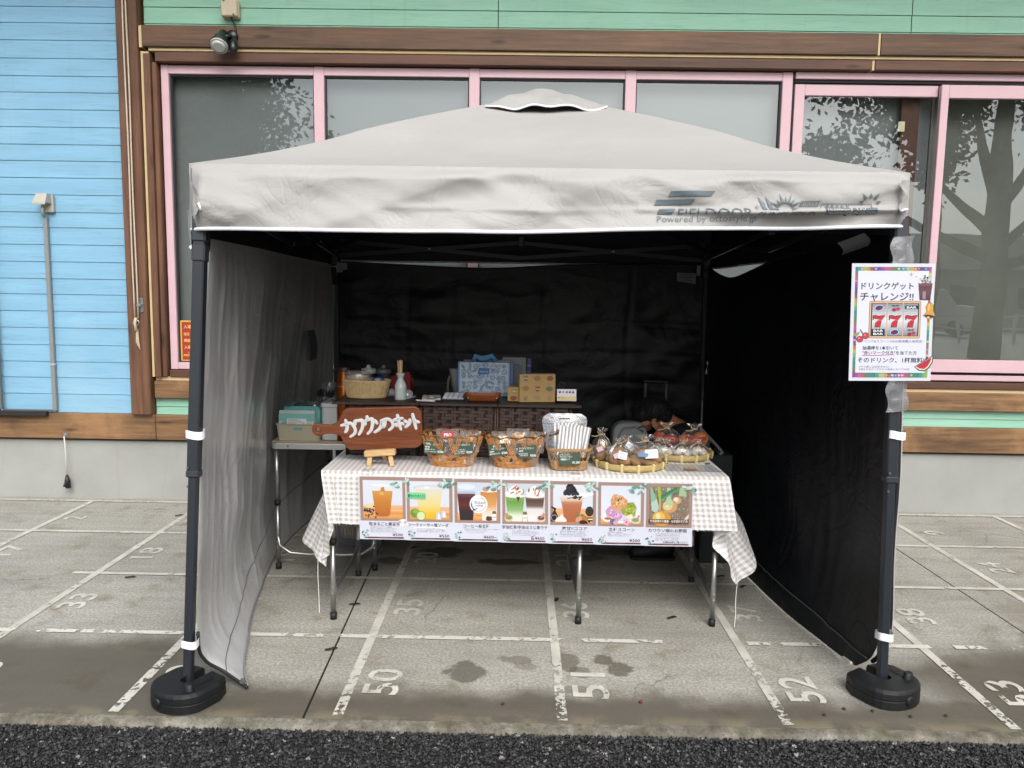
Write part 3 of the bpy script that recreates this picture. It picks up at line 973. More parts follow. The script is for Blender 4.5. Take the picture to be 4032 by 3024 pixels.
tree('broad street tree with a thick forked trunk mirrored in the right window', 11.2, -12, 11, .30, [(-3.2, 3.0, 6.2, .5), (3.4, 2.6, 5.6, -.6), (-1.6, 3.6, 7.6, .8), (2.2, 3.6, 7.8, .3), (-4.2, 2.4, 4.4, .6), (4.6, 2.2, 4.0, -.2)],
     [(-3.0, .5, 6.6, 1.6, 1.3, 380), (3.2, -.5, 6.0, 1.8, 1.2, 420), (-1.2, .8, 8.2, 1.8, 1.2, 420), (2.2, .3, 8.2, 1.9, 1.2, 420), (.5, 0, 6.6, 1.6, 1.0, 260), (-4.2, .4, 4.6, 1.0, .8, 160), (4.8, 0, 4.2, 1.1, .8, 200)], 3)
tree('leafy street tree mirrored at the top of the middle right window', 10.6, -13.5, 9, .10, [(-.5, 4, 6.2, 0), (.5, 4, 6.6, 0)], [(-.5, 0, 6.4, 1.2, 1.0, 520), (.2, 0, 6.9, 1.3, 1.0, 420), (-.1, 0, 5.3, .7, 1.1, 300)], 7)
tree('dense dark street tree mirrored in the leftmost window', -8.6, -12, 10, .35, [(2.2, 3.2, 6.0, 0), (-2, 3.2, 6.0, .4), (.9, 3, 6.6, .3)], [(-.8, 0, 6.4, 2.4, 2.2, 2600), (.9, 0, 5.6, 1.9, 1.6, 2200), (.0, 0, 4.8, 1.8, 1.2, 1200), (-.2, .2, 7.6, 2.2, 1.4, 1600)], 11)
t_ = thing('house', 'low grey house across the street with a long dark roof, mirrored in the glass', 'house', (16, -34, 0))
m_ = MB(); m_.box(6, 30, -40, -34, 0, 3.2); m_.build('house_wall', t_, flat('a5a29a', .8))
m_ = MB(); m_.add([(5.2, -33.2, 3.1), (30.8, -33.2, 3.1), (29, -37, 5.2), (7, -37, 5.2), (5.2, -40.8, 3.1), (30.8, -40.8, 3.1)], [(0, 1, 2, 3), (3, 2, 5, 4), (1, 5, 2), (0, 3, 4), (0, 4, 5, 1)]); m_.build('roof', t_, flat('55524e', .7))
for i in range(6):
    m_ = MB(); m_.box(8 + i * 3.6, 9.8 + i * 3.6, -33.98, -33.95, 1.0, 2.2); m_.build('house_window', t_, flat('30363a', .2))
t_ = thing('street_fence', 'white railing fence along the far kerb, mirrored in the glass', 'fence', (10, -20, 0))
for i in range(14):
    m_ = MB(); m_.box(1 + i * 2, 1.08 + i * 2, -20.04, -19.96, 0, 1.0); m_.build('post', t_, flat('c9c8c2', .6))
for z in (.5, .9):
    m_ = MB(); m_.box(1, 27.1, -20.02, -19.98, z, z + .06); m_.build('rail', t_, flat('c9c8c2', .6))
t_ = thing('parked_van', 'white van parked across the street, mirrored in the right window', 'van', (17, -27, 0))
m_ = MB(); m_.prism([(15, .4), (19.2, .4), (19.2, 1.15), (18.5, 1.25), (17.9, 1.9), (15.1, 1.9)], -27.8, -26.2, .08, M=Matrix(((1, 0, 0, 0), (0, 0, 1, 0), (0, 1, 0, 0), (0, 0, 0, 1)))); m_.build('van_body', t_, flat('d6d6d2', .3))
for x in (15.9, 18.4):
    m_ = MB(); m_.tube([(x, -26.4, .33), (x, -26.15, .33)], .33, 16); m_.build('wheel', t_, flat('151515', .7))
m_ = MB(); m_.box(15.4, 17.4, -26.2, -26.17, 1.25, 1.75); m_.build('side_windows', t_, flat('22282c', .15))
# ------------------------------------------------------------------ the canopy tent
def fabric(name, h, rough=.6, wr=.25, sc=1.0, k=1.0, **kw):
    t = NT(name)
    v = t.co()
    n1 = t.noise(t.mapping(v, (2.4 * sc, 2.4 * sc, 5 * sc)), 2.0, 5, .62, 1.2)
    n2 = t.noise(v, 7 * sc, 4, .6, .8)
    cr = t.math('ABSOLUTE', t.math('SUBTRACT', t.noise(v, 4 * sc, 4, .6, 1.0), .5))
    hgt = t.math('ADD', t.math('ADD', t.math('MULTIPLY', n1, .7), t.math('MULTIPLY', n2, .35)), t.math('MULTIPLY', t.step(cr, .0, .05), .2))
    c = S(h, k)
    t.bs(color=t.ramp(t.noise(v, 3, 4), [(.3, tuple(x * .95 for x in c[:3]) + (1,)), (.7, tuple(min(.9, x * 1.03) for x in c[:3]) + (1,))]), rough=rough, **kw)
    t.bump(hgt, wr, .03)
    return t.m
M_canopy = fabric('pale_canopy_cloth', '9d9b98', .6, .17, .9)
M_roof = fabric('pale_roof_cloth', 'a09e9b', .62, .12, 1.0)
M_lining = fabric('black_lining_cloth', '06080c', .7, .2, 1.0)
M_bwall = fabric('black_wall_cloth', '04070e', .5, .22, .5, spec=.38)
M_gwall = fabric('silver_wall_cloth', 'cecece', .30, .16, .7, metal=.25)
M_edge = flat('e9e9f2', .6)
M_leg = flat('23282e', .42)
M_joint = flat('2d3238', .45)
M_strap = flat('eceaf2', .7)
M_zip = flat('101113', .6)

tent = thing('canopy_tent', 'pale beige folding canopy tent with black legs and three hanging side walls', 'canopy tent', (-.08, .74, 0))
CXT, CYT = -.078, .745
XL, XR, YF, YB = -1.245, 1.085, -.335, 1.825
ZT = 1.752
PEAK = 2.25
CNR = {(-1, -1): (XL, YF), (1, -1): (XR, YF), (1, 1): (.985, YB), (-1, 1): (-1.305, YB)}
def hip(sx, sy, t):
    x0, y0 = CNR[sx, sy]
    return Vector((x0 + (CXT - x0) * t, y0 + (CYT - y0) * t, ZT + .006 + (PEAK - ZT) * t - .014 * math.sin(math.pi * min(1, t / .42)) + .010 * math.sin(math.pi * max(0, (t - .35) / .65)) ))
def roof_panel(a, b, dz, mt, name, flip):
    """one of the four slopes between two hips, slightly slack between them"""
    m_ = MB()
    def fn(u, v):
        t = (0 if dz == 0 else .035) + v * (.98 if dz == 0 else .93)
        p0, p1 = hip(*a, t), hip(*b, t)
        p = p0.lerp(p1, u)
        sag = .050 * math.sin(math.pi * u) * math.sin(math.pi * min(1, t * 1.05)) 
        w = .006 * fbm(Vector((p.x * 2.2, p.y * 2.2, 3.1)))
        wr = .004 * fbm(Vector((p.x * 9, p.y * 9, 1.1))) * (1 - t)
        edge = min(1, 6 * u * (1 - u) + .1) * min(1, t * 8)
        return (p.x, p.y, p.z - sag * .6 + (w + wr) * edge + dz)
    m_.grid(fn, 60, 40, flip=flip)
    return m_.build(name, tent, mt)
for (a, b) in [((-1, -1), (1, -1)), ((1, -1), (1, 1)), ((1, 1), (-1, 1)), ((-1, 1), (-1, -1))]:
    roof_panel(a, b, 0, M_roof, 'roof_panel', False)
    roof_panel(a, b, -.012, M_lining, 'roof_lining', True)

# valance: hangs from the roof edge, creased, white piping along its hem
def ridge(x):
    return 1 - abs(x)
def crease(x, z, a, f, ph):
    """soft tension fold running at angle a"""
    d = x * math.sin(a) + z * math.cos(a)
    q = x * math.cos(a) - z * math.sin(a)
    n = mn.noise(Vector((q * f * .18 + ph, d * f, ph * 1.7)))
    return math.copysign(abs(n) ** .8, n)
def val_off(s, z, seed):
    """outward offset of the valance at distance s along its side, height fraction z (0 hem .. 1 top)"""
    hang = (1 - z) ** .8
    c = .040 * crease(s, z * .2, .16, 6, seed) + .028 * crease(s, z * .2, -.30, 9, seed + 4) + .014 * crease(s, z * .2, .55, 10, seed + 6) + .004 * crease(s, z * .2, .4, 24, seed + 9)
    fold = .013 * max(0, .25 + 1.3 * mn.noise(Vector((s * 1.3, seed, 8))) + (.5 if s > 1.45 else 0)) * math.exp(-((z - .30 - .05 * math.sin(s * 2.1) - .04 * mn.noise(Vector((s * 3, seed, 2)))) / .05) ** 2)
    top = .010 * math.exp(-((z - .9) / .1) ** 2)
    return ((c + fold) * min(1, (1 - z) * 4 + .15) + .018 * hang) * (1 if seed == 1.3 else .3)
def val_bottom(s, L, seed, front):
    u = s / L
    if front:
        return 1.548 + .045 * u ** 2 + .010 * math.sin(u * 9 + 1) * (1 - u) * u * 2 + .004 * mn.noise(Vector((s * 3, seed, 0)))
    if seed in (5.1, 14.2): return (1.535 if seed == 5.1 else 1.495) + .004 * mn.noise(Vector((s * 2, seed, 0)))
    return 1.553 + .004 * mn.noise(Vector((s * 2, seed, 0)))
SIDES = {}
for nm_, ca_, cb_ in (('front', (-1, -1), (1, -1)), ('right', (1, -1), (1, 1)), ('back', (1, 1), (-1, 1)), ('left', (-1, 1), (-1, -1))):
    a_, b_ = Vector((*CNR[ca_], 0)), Vector((*CNR[cb_], 0)); d_ = (b_ - a_).normalized()
    SIDES[nm_] = (a_, d_, (b_ - a_).length, Vector((d_.y, -d_.x, 0)))
def val_point(side, s, z, off=0.0):
    o, d, L, n = SIDES[side]
    sd = {'front': 1.3, 'right': 5.1, 'back': 9.7, 'left': 14.2}[side]
    zb_ = val_bottom(s, L, sd, side == 'front')
    zz = zb_ + (ZT + .006 - zb_) * z
    k = min(1, s / .05, (L - s) / .05)
    w = val_off(s, z, sd) * max(0, k)
    bul = 0
    if z > .85:
        w *= 1 - (z - .85) / .15 * .8
    rim = max(0, (z - .90) / .10)
    return o + d * s + n * ((w + .012 * min(1, (1 - z) * 5) * max(0, k)) * (1 - rim) + .005 * (1 - rim) * max(0, k) + off) + Vector((0, 0, zz + .0005 * rim))
for side in SIDES:
    o, d, L, n = SIDES[side]
    m_ = MB()
    nu = 260 if side == 'front' else 110
    m_.grid(lambda u, v: val_point(side, u * L, v), nu, 34 if side == 'front' else 16)
    v_ = m_.build('valance', tent, M_canopy)
    m_ = MB(); m_.grid(lambda u, v: val_point(side, u * L, v, -.008), 60, 8, flip=True); m_.build('valance_lining', v_, M_lining)
    m_ = MB()
    m_.tube([val_point(side, min(L, max(0, i / 120 * L)), 0) + Vector((0, 0, -.004)) for i in range(121)], .0065, 6)
    m_.build('piping', v_, M_edge)
    if side == 'front': front_val = v_
# loose folded corner flaps
m_ = MB()
def flapL(u, v):
    z = 1.565 + v * .17
    return (XL + .030 + u * .035 * max(0, 1 - abs(2 * v - .75) * 1.3) , YF - .050 - u * .012, z)
m_.grid(flapL, 6, 10); m_.build('corner_flap', tent, M_canopy)
m_ = MB()
def flapR(u, v):
    z = 1.625 + v * .10
    return (XR - .024 - u * (.026 + .010 * math.sin(v * 9)) , YF - .050 - .012 * u, z)
m_.grid(flapR, 6, 12, flip=True); m_.build('corner_flap', tent, M_canopy)
m_ = MB(); m_.tube([(XR - .054, YF - .064, 1.628), (XR - .042, YF - .066, 1.634), (XR - .030, YF - .058, 1.636)], .004, 6); m_.tube([(XL + .060, YF - .063, 1.602), (XL + .054, YF - .064, 1.625)], .004, 6); m_.build('flap_piping', tent, M_edge)

# vent cap at the peak
m_ = MB()
def cap(u, v):
    th = 2 * math.pi * u
    sq = 1 / max(abs(math.cos(th)), abs(math.sin(th)))
    r = .02 + v * .285 * (.80 + .20 * (sq / 1.414) ** 1.0)
    x, y = r * math.cos(th) * sq ** .55, r * math.sin(th) * sq ** .55
    z = 2.272 - v ** 1.15 * .128 + .022 * mn.noise(Vector((x * 9, y * 9, 2))) * (.3 + v)
    if v > .8: z += .006 * math.sin(th * 11 + 2) * (v - .8) * 5
    return (CXT + .01 + x * .97, CYT + y * .93 - .03, z)
m_.grid(cap, 96, 14)
vc = m_.build('vent_cap', tent, M_canopy)
m_ = MB(); m_.tube([Vector(cap(i / 96, 1)) + Vector((0, 0, -.004)) for i in range(96)], .0042, 6, closed=True); m_.build('piping', vc, M_edge)
m_ = MB(); m_.grid(lambda u, v: tuple(Vector(cap(u, v)) + Vector((0, 0, -.010))), 48, 6, flip=True); m_.build('vent_lining', vc, M_lining)

# legs
LEGS = {'fl': (Vector((-1.262, -.432, .03)), Vector((-1.213, -.325, 1.60))), 'fr': (Vector((1.110, -.335, .03)), Vector((1.066, -.325, 1.62))),
        'bl': (Vector((-1.29, 1.86, .012)), Vector((-1.275, 1.78, 1.62))), 'br': (Vector((.985, 1.86, .012)), Vector((.945, 1.78, 1.62)))}
for k, (a, b) in LEGS.items():
    m_ = MB(); q = a.lerp(b, .455)
    m_.bar(q, b, .038, .038, (0, 1, 0), .004); l_ = m_.build('leg', tent, M_leg)
    m_ = MB(); m_.bar(a, q + (b - a).normalized() * .02, .029, .029, (0, 1, 0), .003); m_.build('inner_tube', l_, M_leg)
    m_ = MB(); d_ = (b - a).normalized(); m_.bar(q - d_ * .012, q + d_ * .012, .042, .042, (0, 1, 0), .004); m_.build('height_collar', l_, M_joint)
    top = b - d_ * .05
    m_ = MB(); m_.bar(top - d_ * .045, top + d_ * .045, .046, .046, (0, 1, 0), .006); m_.build('top_bracket', l_, M_joint)
    sl = b - d_ * .13
    m_ = MB(); m_.bar(sl - d_ * .03, sl + d_ * .03, .045, .045, (0, 1, 0), .006); m_.build('slider', l_, M_joint)
    m_ = MB()
    for fz in (.47, .43): 
        p = a.lerp(b, fz) + Vector((-.012, -.0185 if fz < .45 else -.0225, 0)); m_.tube([p, p + Vector((0, -.004, 0))], .004, 8)
    m_.build('rivet', l_, flat('9a9a98', .3, metal=.9))
def strap(p, w=.062, h=.027, rx=0.0):
    m_ = MB()
    pts = [(-.5, -.5), (.5, -.5), (.5, .5), (-.5, .5)]
    o_ = Vector(p)
    vs, fs = [], []
    N = 20
    for i in range(N):
        th = 2 * math.pi * i / N
        sq = 1 / max(abs(math.cos(th)), abs(math.sin(th)))
        x, y = .023 * math.cos(th) * sq ** .8 * (1 + .5 * max(0, math.cos(th)) * rx), .023 * math.sin(th) * sq ** .8
        for z in (-h / 2, h / 2):
            vs.append(o_ + Vector((x, y, z + .003 * math.sin(th * 2))))
    for i in range(N):
        j = (i + 1) % N
        fs.append((2 * i, 2 * j, 2 * j + 1, 2 * i + 1))
    m_.add(vs, fs, True)
    return m_.build('strap', tent, M_strap)
strap((-1.239, -.375, .875), rx=1); strap((-1.258, -.420, .172), rx=.6)
strap((1.092, -.332, .905), rx=1.2); strap((1.105, -.334, .205), rx=.6)
m_ = MB(); m_.box(-1.262, -1.226, 1.752, 1.756, 1.475, 1.535); m_.box(-1.225, -1.20, 1.752, 1.756, 1.49, 1.532); m_.build('strap', tent, flat('a9a9b6', .7))
m_ = MB(); m_.box(.885, .905, 1.752, 1.756, 1.485, 1.545); m_.box(.955, .968, 1.752, 1.756, 1.475, 1.54); m_.build('strap', tent, flat('9a9aa8', .7))
for i, (x, z, hh) in enumerate([(.955, .94, .075), (1.0, .965, .09)]):
    m_ = MB(); m_.grid(lambda u, v: (x + .016 * (u - .5) + .012 * math.sin(v * 3 + i), 1.70 + .02 * math.sin(v * 5), z - hh / 2 + hh * v), 2, 8); m_.build('strap', tent, M_strap)

# scissor trusses, rafters, centre hub
ZLO, ZHI = 1.50, 1.60
def truss(p0, p1, ZLO=1.575, ZHI=1.665):
    p0, p1 = Vector(p0), Vector(p1)
    d = p1 - p0
    n = Vector((d.y, -d.x, 0)).normalized() * .008
    for i in range(2):
        a, b = p0 + d * (i / 2), p0 + d * ((i + 1) / 2)
        for s_, (za, zb_) in ((1, (ZLO, ZHI)), (-1, (ZHI, ZLO))):
            m_ = MB(); m_.bar(a + n * s_ + Vector((0, 0, za)), b + n * s_ + Vector((0, 0, zb_)), .011, .022)
            tb = m_.build('truss_bar', tent, flat('2b3036', .4))
            c_ = (a + b) / 2 + n * s_ + Vector((0, 0, (za + zb_) / 2))
            if s_ > 0:
                m_ = MB(); m_.tube([c_, c_ + n * 1.3], .006, 8); m_.build('rivet', tb, flat('a8aaac', .3, metal=.7))
    c_ = p0 + d * .5
    m_ = MB(); m_.box(c_.x - .014, c_.x + .014, c_.y - .014, c_.y + .014, ZHI - .02, ZHI + .035, .004); m_.build('truss_joint', tent, flat('565a60', .5))
FL, FR, BL, BR = (-1.20, -.29, 0), (1.05, -.29, 0), (-1.255, 1.76, 0), (.93, 1.76, 0)
truss(FL, FR, 1.60, 1.70); truss(FL, BL); truss(BL, BR); truss(FR, BR)
hub = Vector((CXT, CYT, 1.95))
for c_ in (FL, FR, BL, BR):
    m_ = MB(); m_.bar(Vector(c_) + Vector((0, 0, 1.63)), hub, .016, .024); m_.build('rafter', tent, flat('22272c', .4))
m_ = MB(); m_.tube([(CXT, CYT, 1.86), (CXT, CYT, 2.20)], .022, 12); m_.build('peak_pole', tent, M_joint)

# side walls
def coons(b, t, l, r):
    c00, c10, c01, c11 = b(0), b(1), t(0), t(1)
    def fn(u, v):
        return (b(u) * (1 - v) + t(u) * v + l(v) * (1 - u) + r(v) * u
                - (c00 * (1 - u) * (1 - v) + c10 * u * (1 - v) + c01 * (1 - u) * v + c11 * u * v))
    return fn
def curve(pts):
    P_ = [Vector(p) for p in pts]
    N = len(P_) - 1
    def f(t):
        x = min(max(t, 0), 1) * N
        i = min(int(x), N - 1); w = x - i
        p0, p1, p2, p3 = P_[max(i - 1, 0)], P_[i], P_[i + 1], P_[min(i + 2, N)]
        return .5 * ((2 * p1) + (p2 - p0) * w + (2 * p0 - 5 * p1 + 4 * p2 - p3) * w * w + (3 * p1 - p0 - 3 * p2 + p3) * w ** 3)
    return f
# left wall: silver face inwards, tucked in at the bottom front corner
lb = curve([(-1.075, -.405, .012), (-1.135, -.27, .008), (-1.215, 0, .006), (-1.262, .18, .006), (-1.315, .43, .006), (-1.372, .71, .006), (-1.405, 1.05, .006), (-1.40, 1.45, .006), (-1.34, 1.80, .01)])
lt = curve([(-1.195, -.30, 1.52), (-1.24, 0, 1.527), (-1.258, .4, 1.528), (-1.274, .8, 1.526), (-1.285, 1.2, 1.524), (-1.28, 1.6, 1.52), (-1.285, 1.76, 1.51)])
ll = curve([(-1.075, -.405, .012), (-1.165, -.372, .050), (-1.225, -.392, .105), (-1.240, -.398, .19), (-1.232, -.385, .5), (-1.222, -.36, .9), (-1.206, -.33, 1.25), (-1.195, -.30, 1.52)])
lr = curve([(-1.34, 1.80, .01), (-1.31, 1.80, .5), (-1.30, 1.79, 1.0), (-1.285, 1.76, 1.51)])
LW = coons(lb, lt, ll, lr)
def lwall(u, v):
    p = LW(u ** 1.15, v)
    q = p.y
    w = .020 * math.copysign(abs(mn.noise(Vector((q * 2.2 - p.z * .35, p.z * .5, 4)))) ** .8, mn.noise(Vector((q * 2.2 - p.z * .35, p.z * .5, 4))))
    w += .012 * (.5 - abs(mn.noise(Vector((q * 4.2 + p.z * .25, p.z * .7, 11))))) + .006 * (.5 - abs(mn.noise(Vector((q * 11, p.z * 1.5, 21)))))
    for y_, sl, am in ((-.16, .12, 8), (-.02, .25, 10), (.10, -.05, 7), (.26, .20, 10), (.46, .03, 9), (.62, .28, 7), (.80, -.06, 9), (1.02, .10, 8), (1.22, .02, 7), (1.45, .12, 7)):
        w += am * .0007 * math.exp(-abs(q - y_ - sl * (p.z - .8) - .02 * mn.noise(Vector((p.z * 3, y_ * 9, 0)))) / .020) * (.4 + .6 * abs(mn.noise(Vector((p.z * 1.7, y_ * 5, 3)))) * 2)
    w += .018 * (.5 - abs(mn.noise(Vector((q * 1.5 + p.z * 1.7, p.z * 2, 31)))))
    k = min(1, u * 9, (1 - u) * 9 + .2) * min(1, (1 - v) * 8 + .2) * min(1, v * 5 + .25)
    bow = .055 * math.sin(math.pi * min(1, v * 1.05)) * max(0, 1 - abs(q - 1.0) / .75)
    return (p.x + w * k - bow, p.y + w * k * .35, p.z)
m_ = MB(); m_.grid(lwall, 230, 110, flip=True)
sw = m_.build('side_wall', tent, M_gwall); sw['label'] = 'silver grey left side wall with vertical creases'
m_ = MB()
for i in range(40):
    pass
m_.tube([Vector(lwall(u_ / 60, .0)) + Vector((.004, 0, .006)) for u_ in range(61)], .006, 5, flat=.4)
m_.build('hem', sw, flat('8c8a8a', .5))
m_ = MB(); m_.tube([ll(i / 80) + Vector((.006, -.008, 0)) for i in range(0, 36)], .0055, 6)
m_.build('zip', sw, M_zip)
m_ = MB(); m_.tube([ll(i / 80) + Vector((-.036 + .002 * math.sin(i * .5), .03, 0)) for i in range(44, 78)], .0055, 6); m_.build('zip', sw, M_zip)
m_ = MB(); m_.tube([(-1.088, -.402, .030), (-1.088, -.408, .030)], .010, 12); m_.build('eyelet', sw, flat('8d8f8c', .3, metal=.8))
m_ = MB()
m_.grid(lambda u, v: tuple(Vector((-1.29, 1.19 + u * .135 + .04 * (1 - v), .985 + v * .165)) + Vector((.012 * math.sin(v * 3), 0, 0))), 4, 6, flip=True)
m_.build('care_label', sw, flat('5a6066', .6))
m_ = MB(); m_.bar((-1.275, 1.70, 1.40), (-1.268, 1.66, 1.50), .05, .006); m_.build('corner_flap', sw, M_lining)
m_ = MB(); m_.bar((-1.262, 1.70, 1.46), (-1.258, 1.69, 1.51), .025, .006); m_.build('velcro', sw, M_strap)
m_ = MB(); m_.tube([Vector(lwall(.02 + i / 60 * .93, .13 + .10 * i / 60)) + Vector((.002, -.001, 0)) for i in range(61)], .0018, 5); m_.build('seam', sw, flat('6a6a6d', .6))

# back wall with a slit of daylight along its top
bt = curve([(-1.27, 1.80, 1.537), (-1.16, 1.80, 1.535), (-.85, 1.80, 1.524), (-.52, 1.80, 1.512), (-.26, 1.80, 1.514), (-.02, 1.80, 1.530), (.15, 1.80, 1.537), (.45, 1.80, 1.545), (.70, 1.80, 1.55), (.955, 1.80, 1.55)])
bb = curve([(-1.30, 1.86, .01), (-.5, 1.87, .01), (.3, 1.86, .01), (.99, 1.86, .01)])
def bwall(u, v):
    p = bb(u) * (1 - v) + bt(u) * v
    w = .022 * mn.noise(Vector((p.x * 2, p.z * 5, 2))) + .010 * (.5 - abs(mn.noise(Vector((p.x * 3 + p.z * 2, p.z * 9, 7))))) + .006 * mn.noise(Vector((p.x * 9, p.z * 14, 9)))
    for x_ in (-.85, -.58, -.02, .5): w -= .006 * math.exp(-((p.x - x_ - .01 * math.sin(p.z * 5)) / .012) ** 2)
    for z_ in (1.18, 1.0, .82): w -= .006 * math.exp(-((p.z - z_ - .012 * math.sin(p.x * 4)) / .014) ** 2)
    k = min(1, (1 - v) * 12)
    return (p.x, p.y - w * k, p.z)
m_ = MB(); m_.grid(bwall, 150, 100)
sw = m_.build('side_wall', tent, M_bwall); sw['label'] = 'black back wall creased in a fold grid'
m_ = MB(); m_.tube([Vector(bwall(i / 80, 1.0)) + Vector((0, -.003, 0)) for i in range(81)], .006, 5); m_.build('hem', sw, flat('262a2c', .6))
m_ = MB(); m_.add([(.772, 1.775, 1.503), (.885, 1.775, 1.500), (.885, 1.772, 1.438), (.772, 1.772, 1.452)], [(3, 2, 1, 0)])
lb_ = m_.build('care_label', sw, flat('8d8d90', .7))
m_ = MB()
for j in range(6): m_.box(.785, .785 + [.09, .08, .09, .07, .085, .06][j], 1.7725, 1.7735, 1.490 - j * .0085, 1.4925 - j * .0085)
m_.build('print', lb_, flat('4d4d52', .7))

# right wall, black, hanging in a bow; daylight through a gap at its rear top
rb = curve([(1.055, -.25, .05), (1.072, -.10, .012), (1.050, .06, .006), (1.010, .28, .006), (.982, .56, .006), (.963, .85, .006), (.955, 1.3, .006), (.975, 1.82, .01)])
rt_ = curve([(1.075, -.29, 1.56), (1.06, 0, 1.555), (1.05, .4, 1.55), (1.015, .70, 1.535), (.985, .98, 1.492), (.96, 1.22, 1.460), (.955, 1.40, 1.470), (.952, 1.60, 1.505), (.955, 1.77, 1.548)])
rl = curve([(1.055, -.25, .05), (1.085, -.31, .12), (1.098, -.325, .25), (1.090, -.325, .6), (1.085, -.32, 1.0), (1.075, -.29, 1.56)])
rr = curve([(.975, 1.82, .01), (.965, 1.80, .8), (.955, 1.77, 1.548)])
RW = coons(rb, rt_, rl, rr)
def rwall(u, v):
    p = RW(u ** 1.1, v)
    q = p.y
    w = .040 * mn.noise(Vector((q * 2.0 + p.z * .4, p.z * .8, 14))) + .014 * (.5 - abs(mn.noise(Vector((q * 3.4 - p.z * .8, p.z * 1.6, 17))))) + .008 * (.5 - abs(mn.noise(Vector((q * 9, p.z * 3, 19)))))
    k = min(1, u * 9, (1 - u) * 9) * min(1, (1 - v) * 8 + .1) * min(1, v * 5 + .2)
    return (p.x - w * k, p.y, p.z)
m_ = MB(); m_.grid(rwall, 130, 90)
sw = m_.build('side_wall', tent, M_bwall); sw['label'] = 'black right side wall bowing inwards at its foot'
m_ = MB(); m_.tube([rl(i / 60) + Vector((.034 + .003 * math.sin(i * .35), .012, 0)) for i in range(6, 58)], .008, 6); m_.build('zip', sw, M_zip)
m_ = MB(); m_.tube([rl(i / 60) + Vector((.043 + .003 * math.sin(i * .35), .012, 0)) for i in range(6, 58)], .0035, 5); m_.build('hem', sw, flat('b5b3ad', .6))
m_ = MB(); m_.tube([Vector(rwall(.02 + i / 60 * .9, .155 - .02 * math.sin(i / 60 * 3))) + Vector((-.004, 0, 0)) for i in range(61)], .0035, 5); m_.build('seam', sw, flat('3a3d40', .6))
m_ = MB(); m_.tube([Vector(rwall(.06 + i * .007, 0)) + Vector((-.004, 0, .004)) for i in range(14)], .006, 5); m_.build('hem', sw, flat('c9c7c2', .6))
m_ = MB(); m_.tube([Vector(rwall(.30 + i / 60 * .68, 1.0)) for i in range(61)], .006, 5); m_.build('hem', sw, flat('23272a', .6))
m_ = MB(); m_.grid(lambda u, v: (1.025 - .05 * u + .01 * math.sin(v * 4), -.20 + .10 * u + .02 * v, 1.535 + .045 * v - .028 * u), 5, 5); m_.build('care_label', sw, flat('7b7f84', .6))

# maker's print on the front valance
def on_valance(mb, verts, faces, mat, cuts=True, off=.0035):
    """lay flat lettering (x = distance along the valance, y = height fraction) on the creased cloth"""
    bm = bmesh.new()
    vv = [bm.verts.new((v[0], v[1], 0)) for v in verts]
    for f in faces:
        try: bm.faces.new([vv[i] for i in f])
        except ValueError: pass
    if bm.verts:
        x0 = min(v.co.x for v in bm.verts); x1 = max(v.co.x for v in bm.verts)
        y0 = min(v.co.y for v in bm.verts); y1 = max(v.co.y for v in bm.verts)
        x = x0 + .008
        while x < x1:
            bmesh.ops.bisect_plane(bm, geom=bm.verts[:] + bm.edges[:] + bm.faces[:], plane_co=(x, 0, 0), plane_no=(1, 0, 0)); x += .008
        y = y0 + .035
        while y < y1:
            bmesh.ops.bisect_plane(bm, geom=bm.verts[:] + bm.edges[:] + bm.faces[:], plane_co=(0, y, 0), plane_no=(0, 1, 0)); y += .035
    bm.verts.index_update()
    mb.mat(mat)
    mb.add([val_point('front', v.co.x, v.co.y, off) for v in bm.verts], [tuple(v.index for v in f.verts) for f in bm.faces])
    bm.free()
M_logo = flat('5b676f', .5)
ZH = .182                                     # valance height there
def vx(X): return X - XL
def vz(Z): return (Z - 1.583) / (ZT + .006 - 1.583)
def clip(vs, fs, ylo):
    bm = bmesh.new(); q = [bm.verts.new(v) for v in vs]
    for f in fs:
        try: bm.faces.new([q[i] for i in f])
        except ValueError: pass
    bmesh.ops.bisect_plane(bm, geom=bm.verts[:] + bm.edges[:] + bm.faces[:], plane_co=(0, ylo, 0), plane_no=(0, -1, 0), clear_outer=True)
    bm.verts.index_update()
    r = [tuple(v.co) for v in bm.verts], [tuple(v.index for v in f.verts) for f in bm.faces]
    bm.free(); return r
m_ = MB()
for (xa, xb, za, zb_) in [(.305, .452, 1.676, 1.691), (.262, .390, 1.652, 1.667), (.270, .330, 1.624, 1.640)]:
    sk = .012
    on_valance(m_, [(vx(xa), vz(za)), (vx(xb - sk), vz(za)), (vx(xb), vz(zb_)), (vx(xa + sk * .6), vz(zb_))], [(0, 1, 2, 3)], M_logo)
def vtext(body, X, Z, size, width, bold=0.0, lo=None, shear=0.0):
    vs, fs = text_mesh(body, size, width, bold, 'LEFT', 2)
    if lo is not None:
        vs, fs = clip(vs, fs, lo)
    on_valance(m_, [(vx(X + v[0] + v[1] * shear), vz(Z + v[1])) for v in vs], fs, M_logo)
vtext('FIELDOOR', .338, 1.606, .050, .232, -.003, lo=.0165)
vtext('®', .580, 1.636, .016, None)
vtext('Powered by ottostyle.jp', .270, 1.601, .026, .318, .0)
vtext('SUNSHIELD', .585, 1.603, .034, .185, -.003, lo=.014, shear=.2)
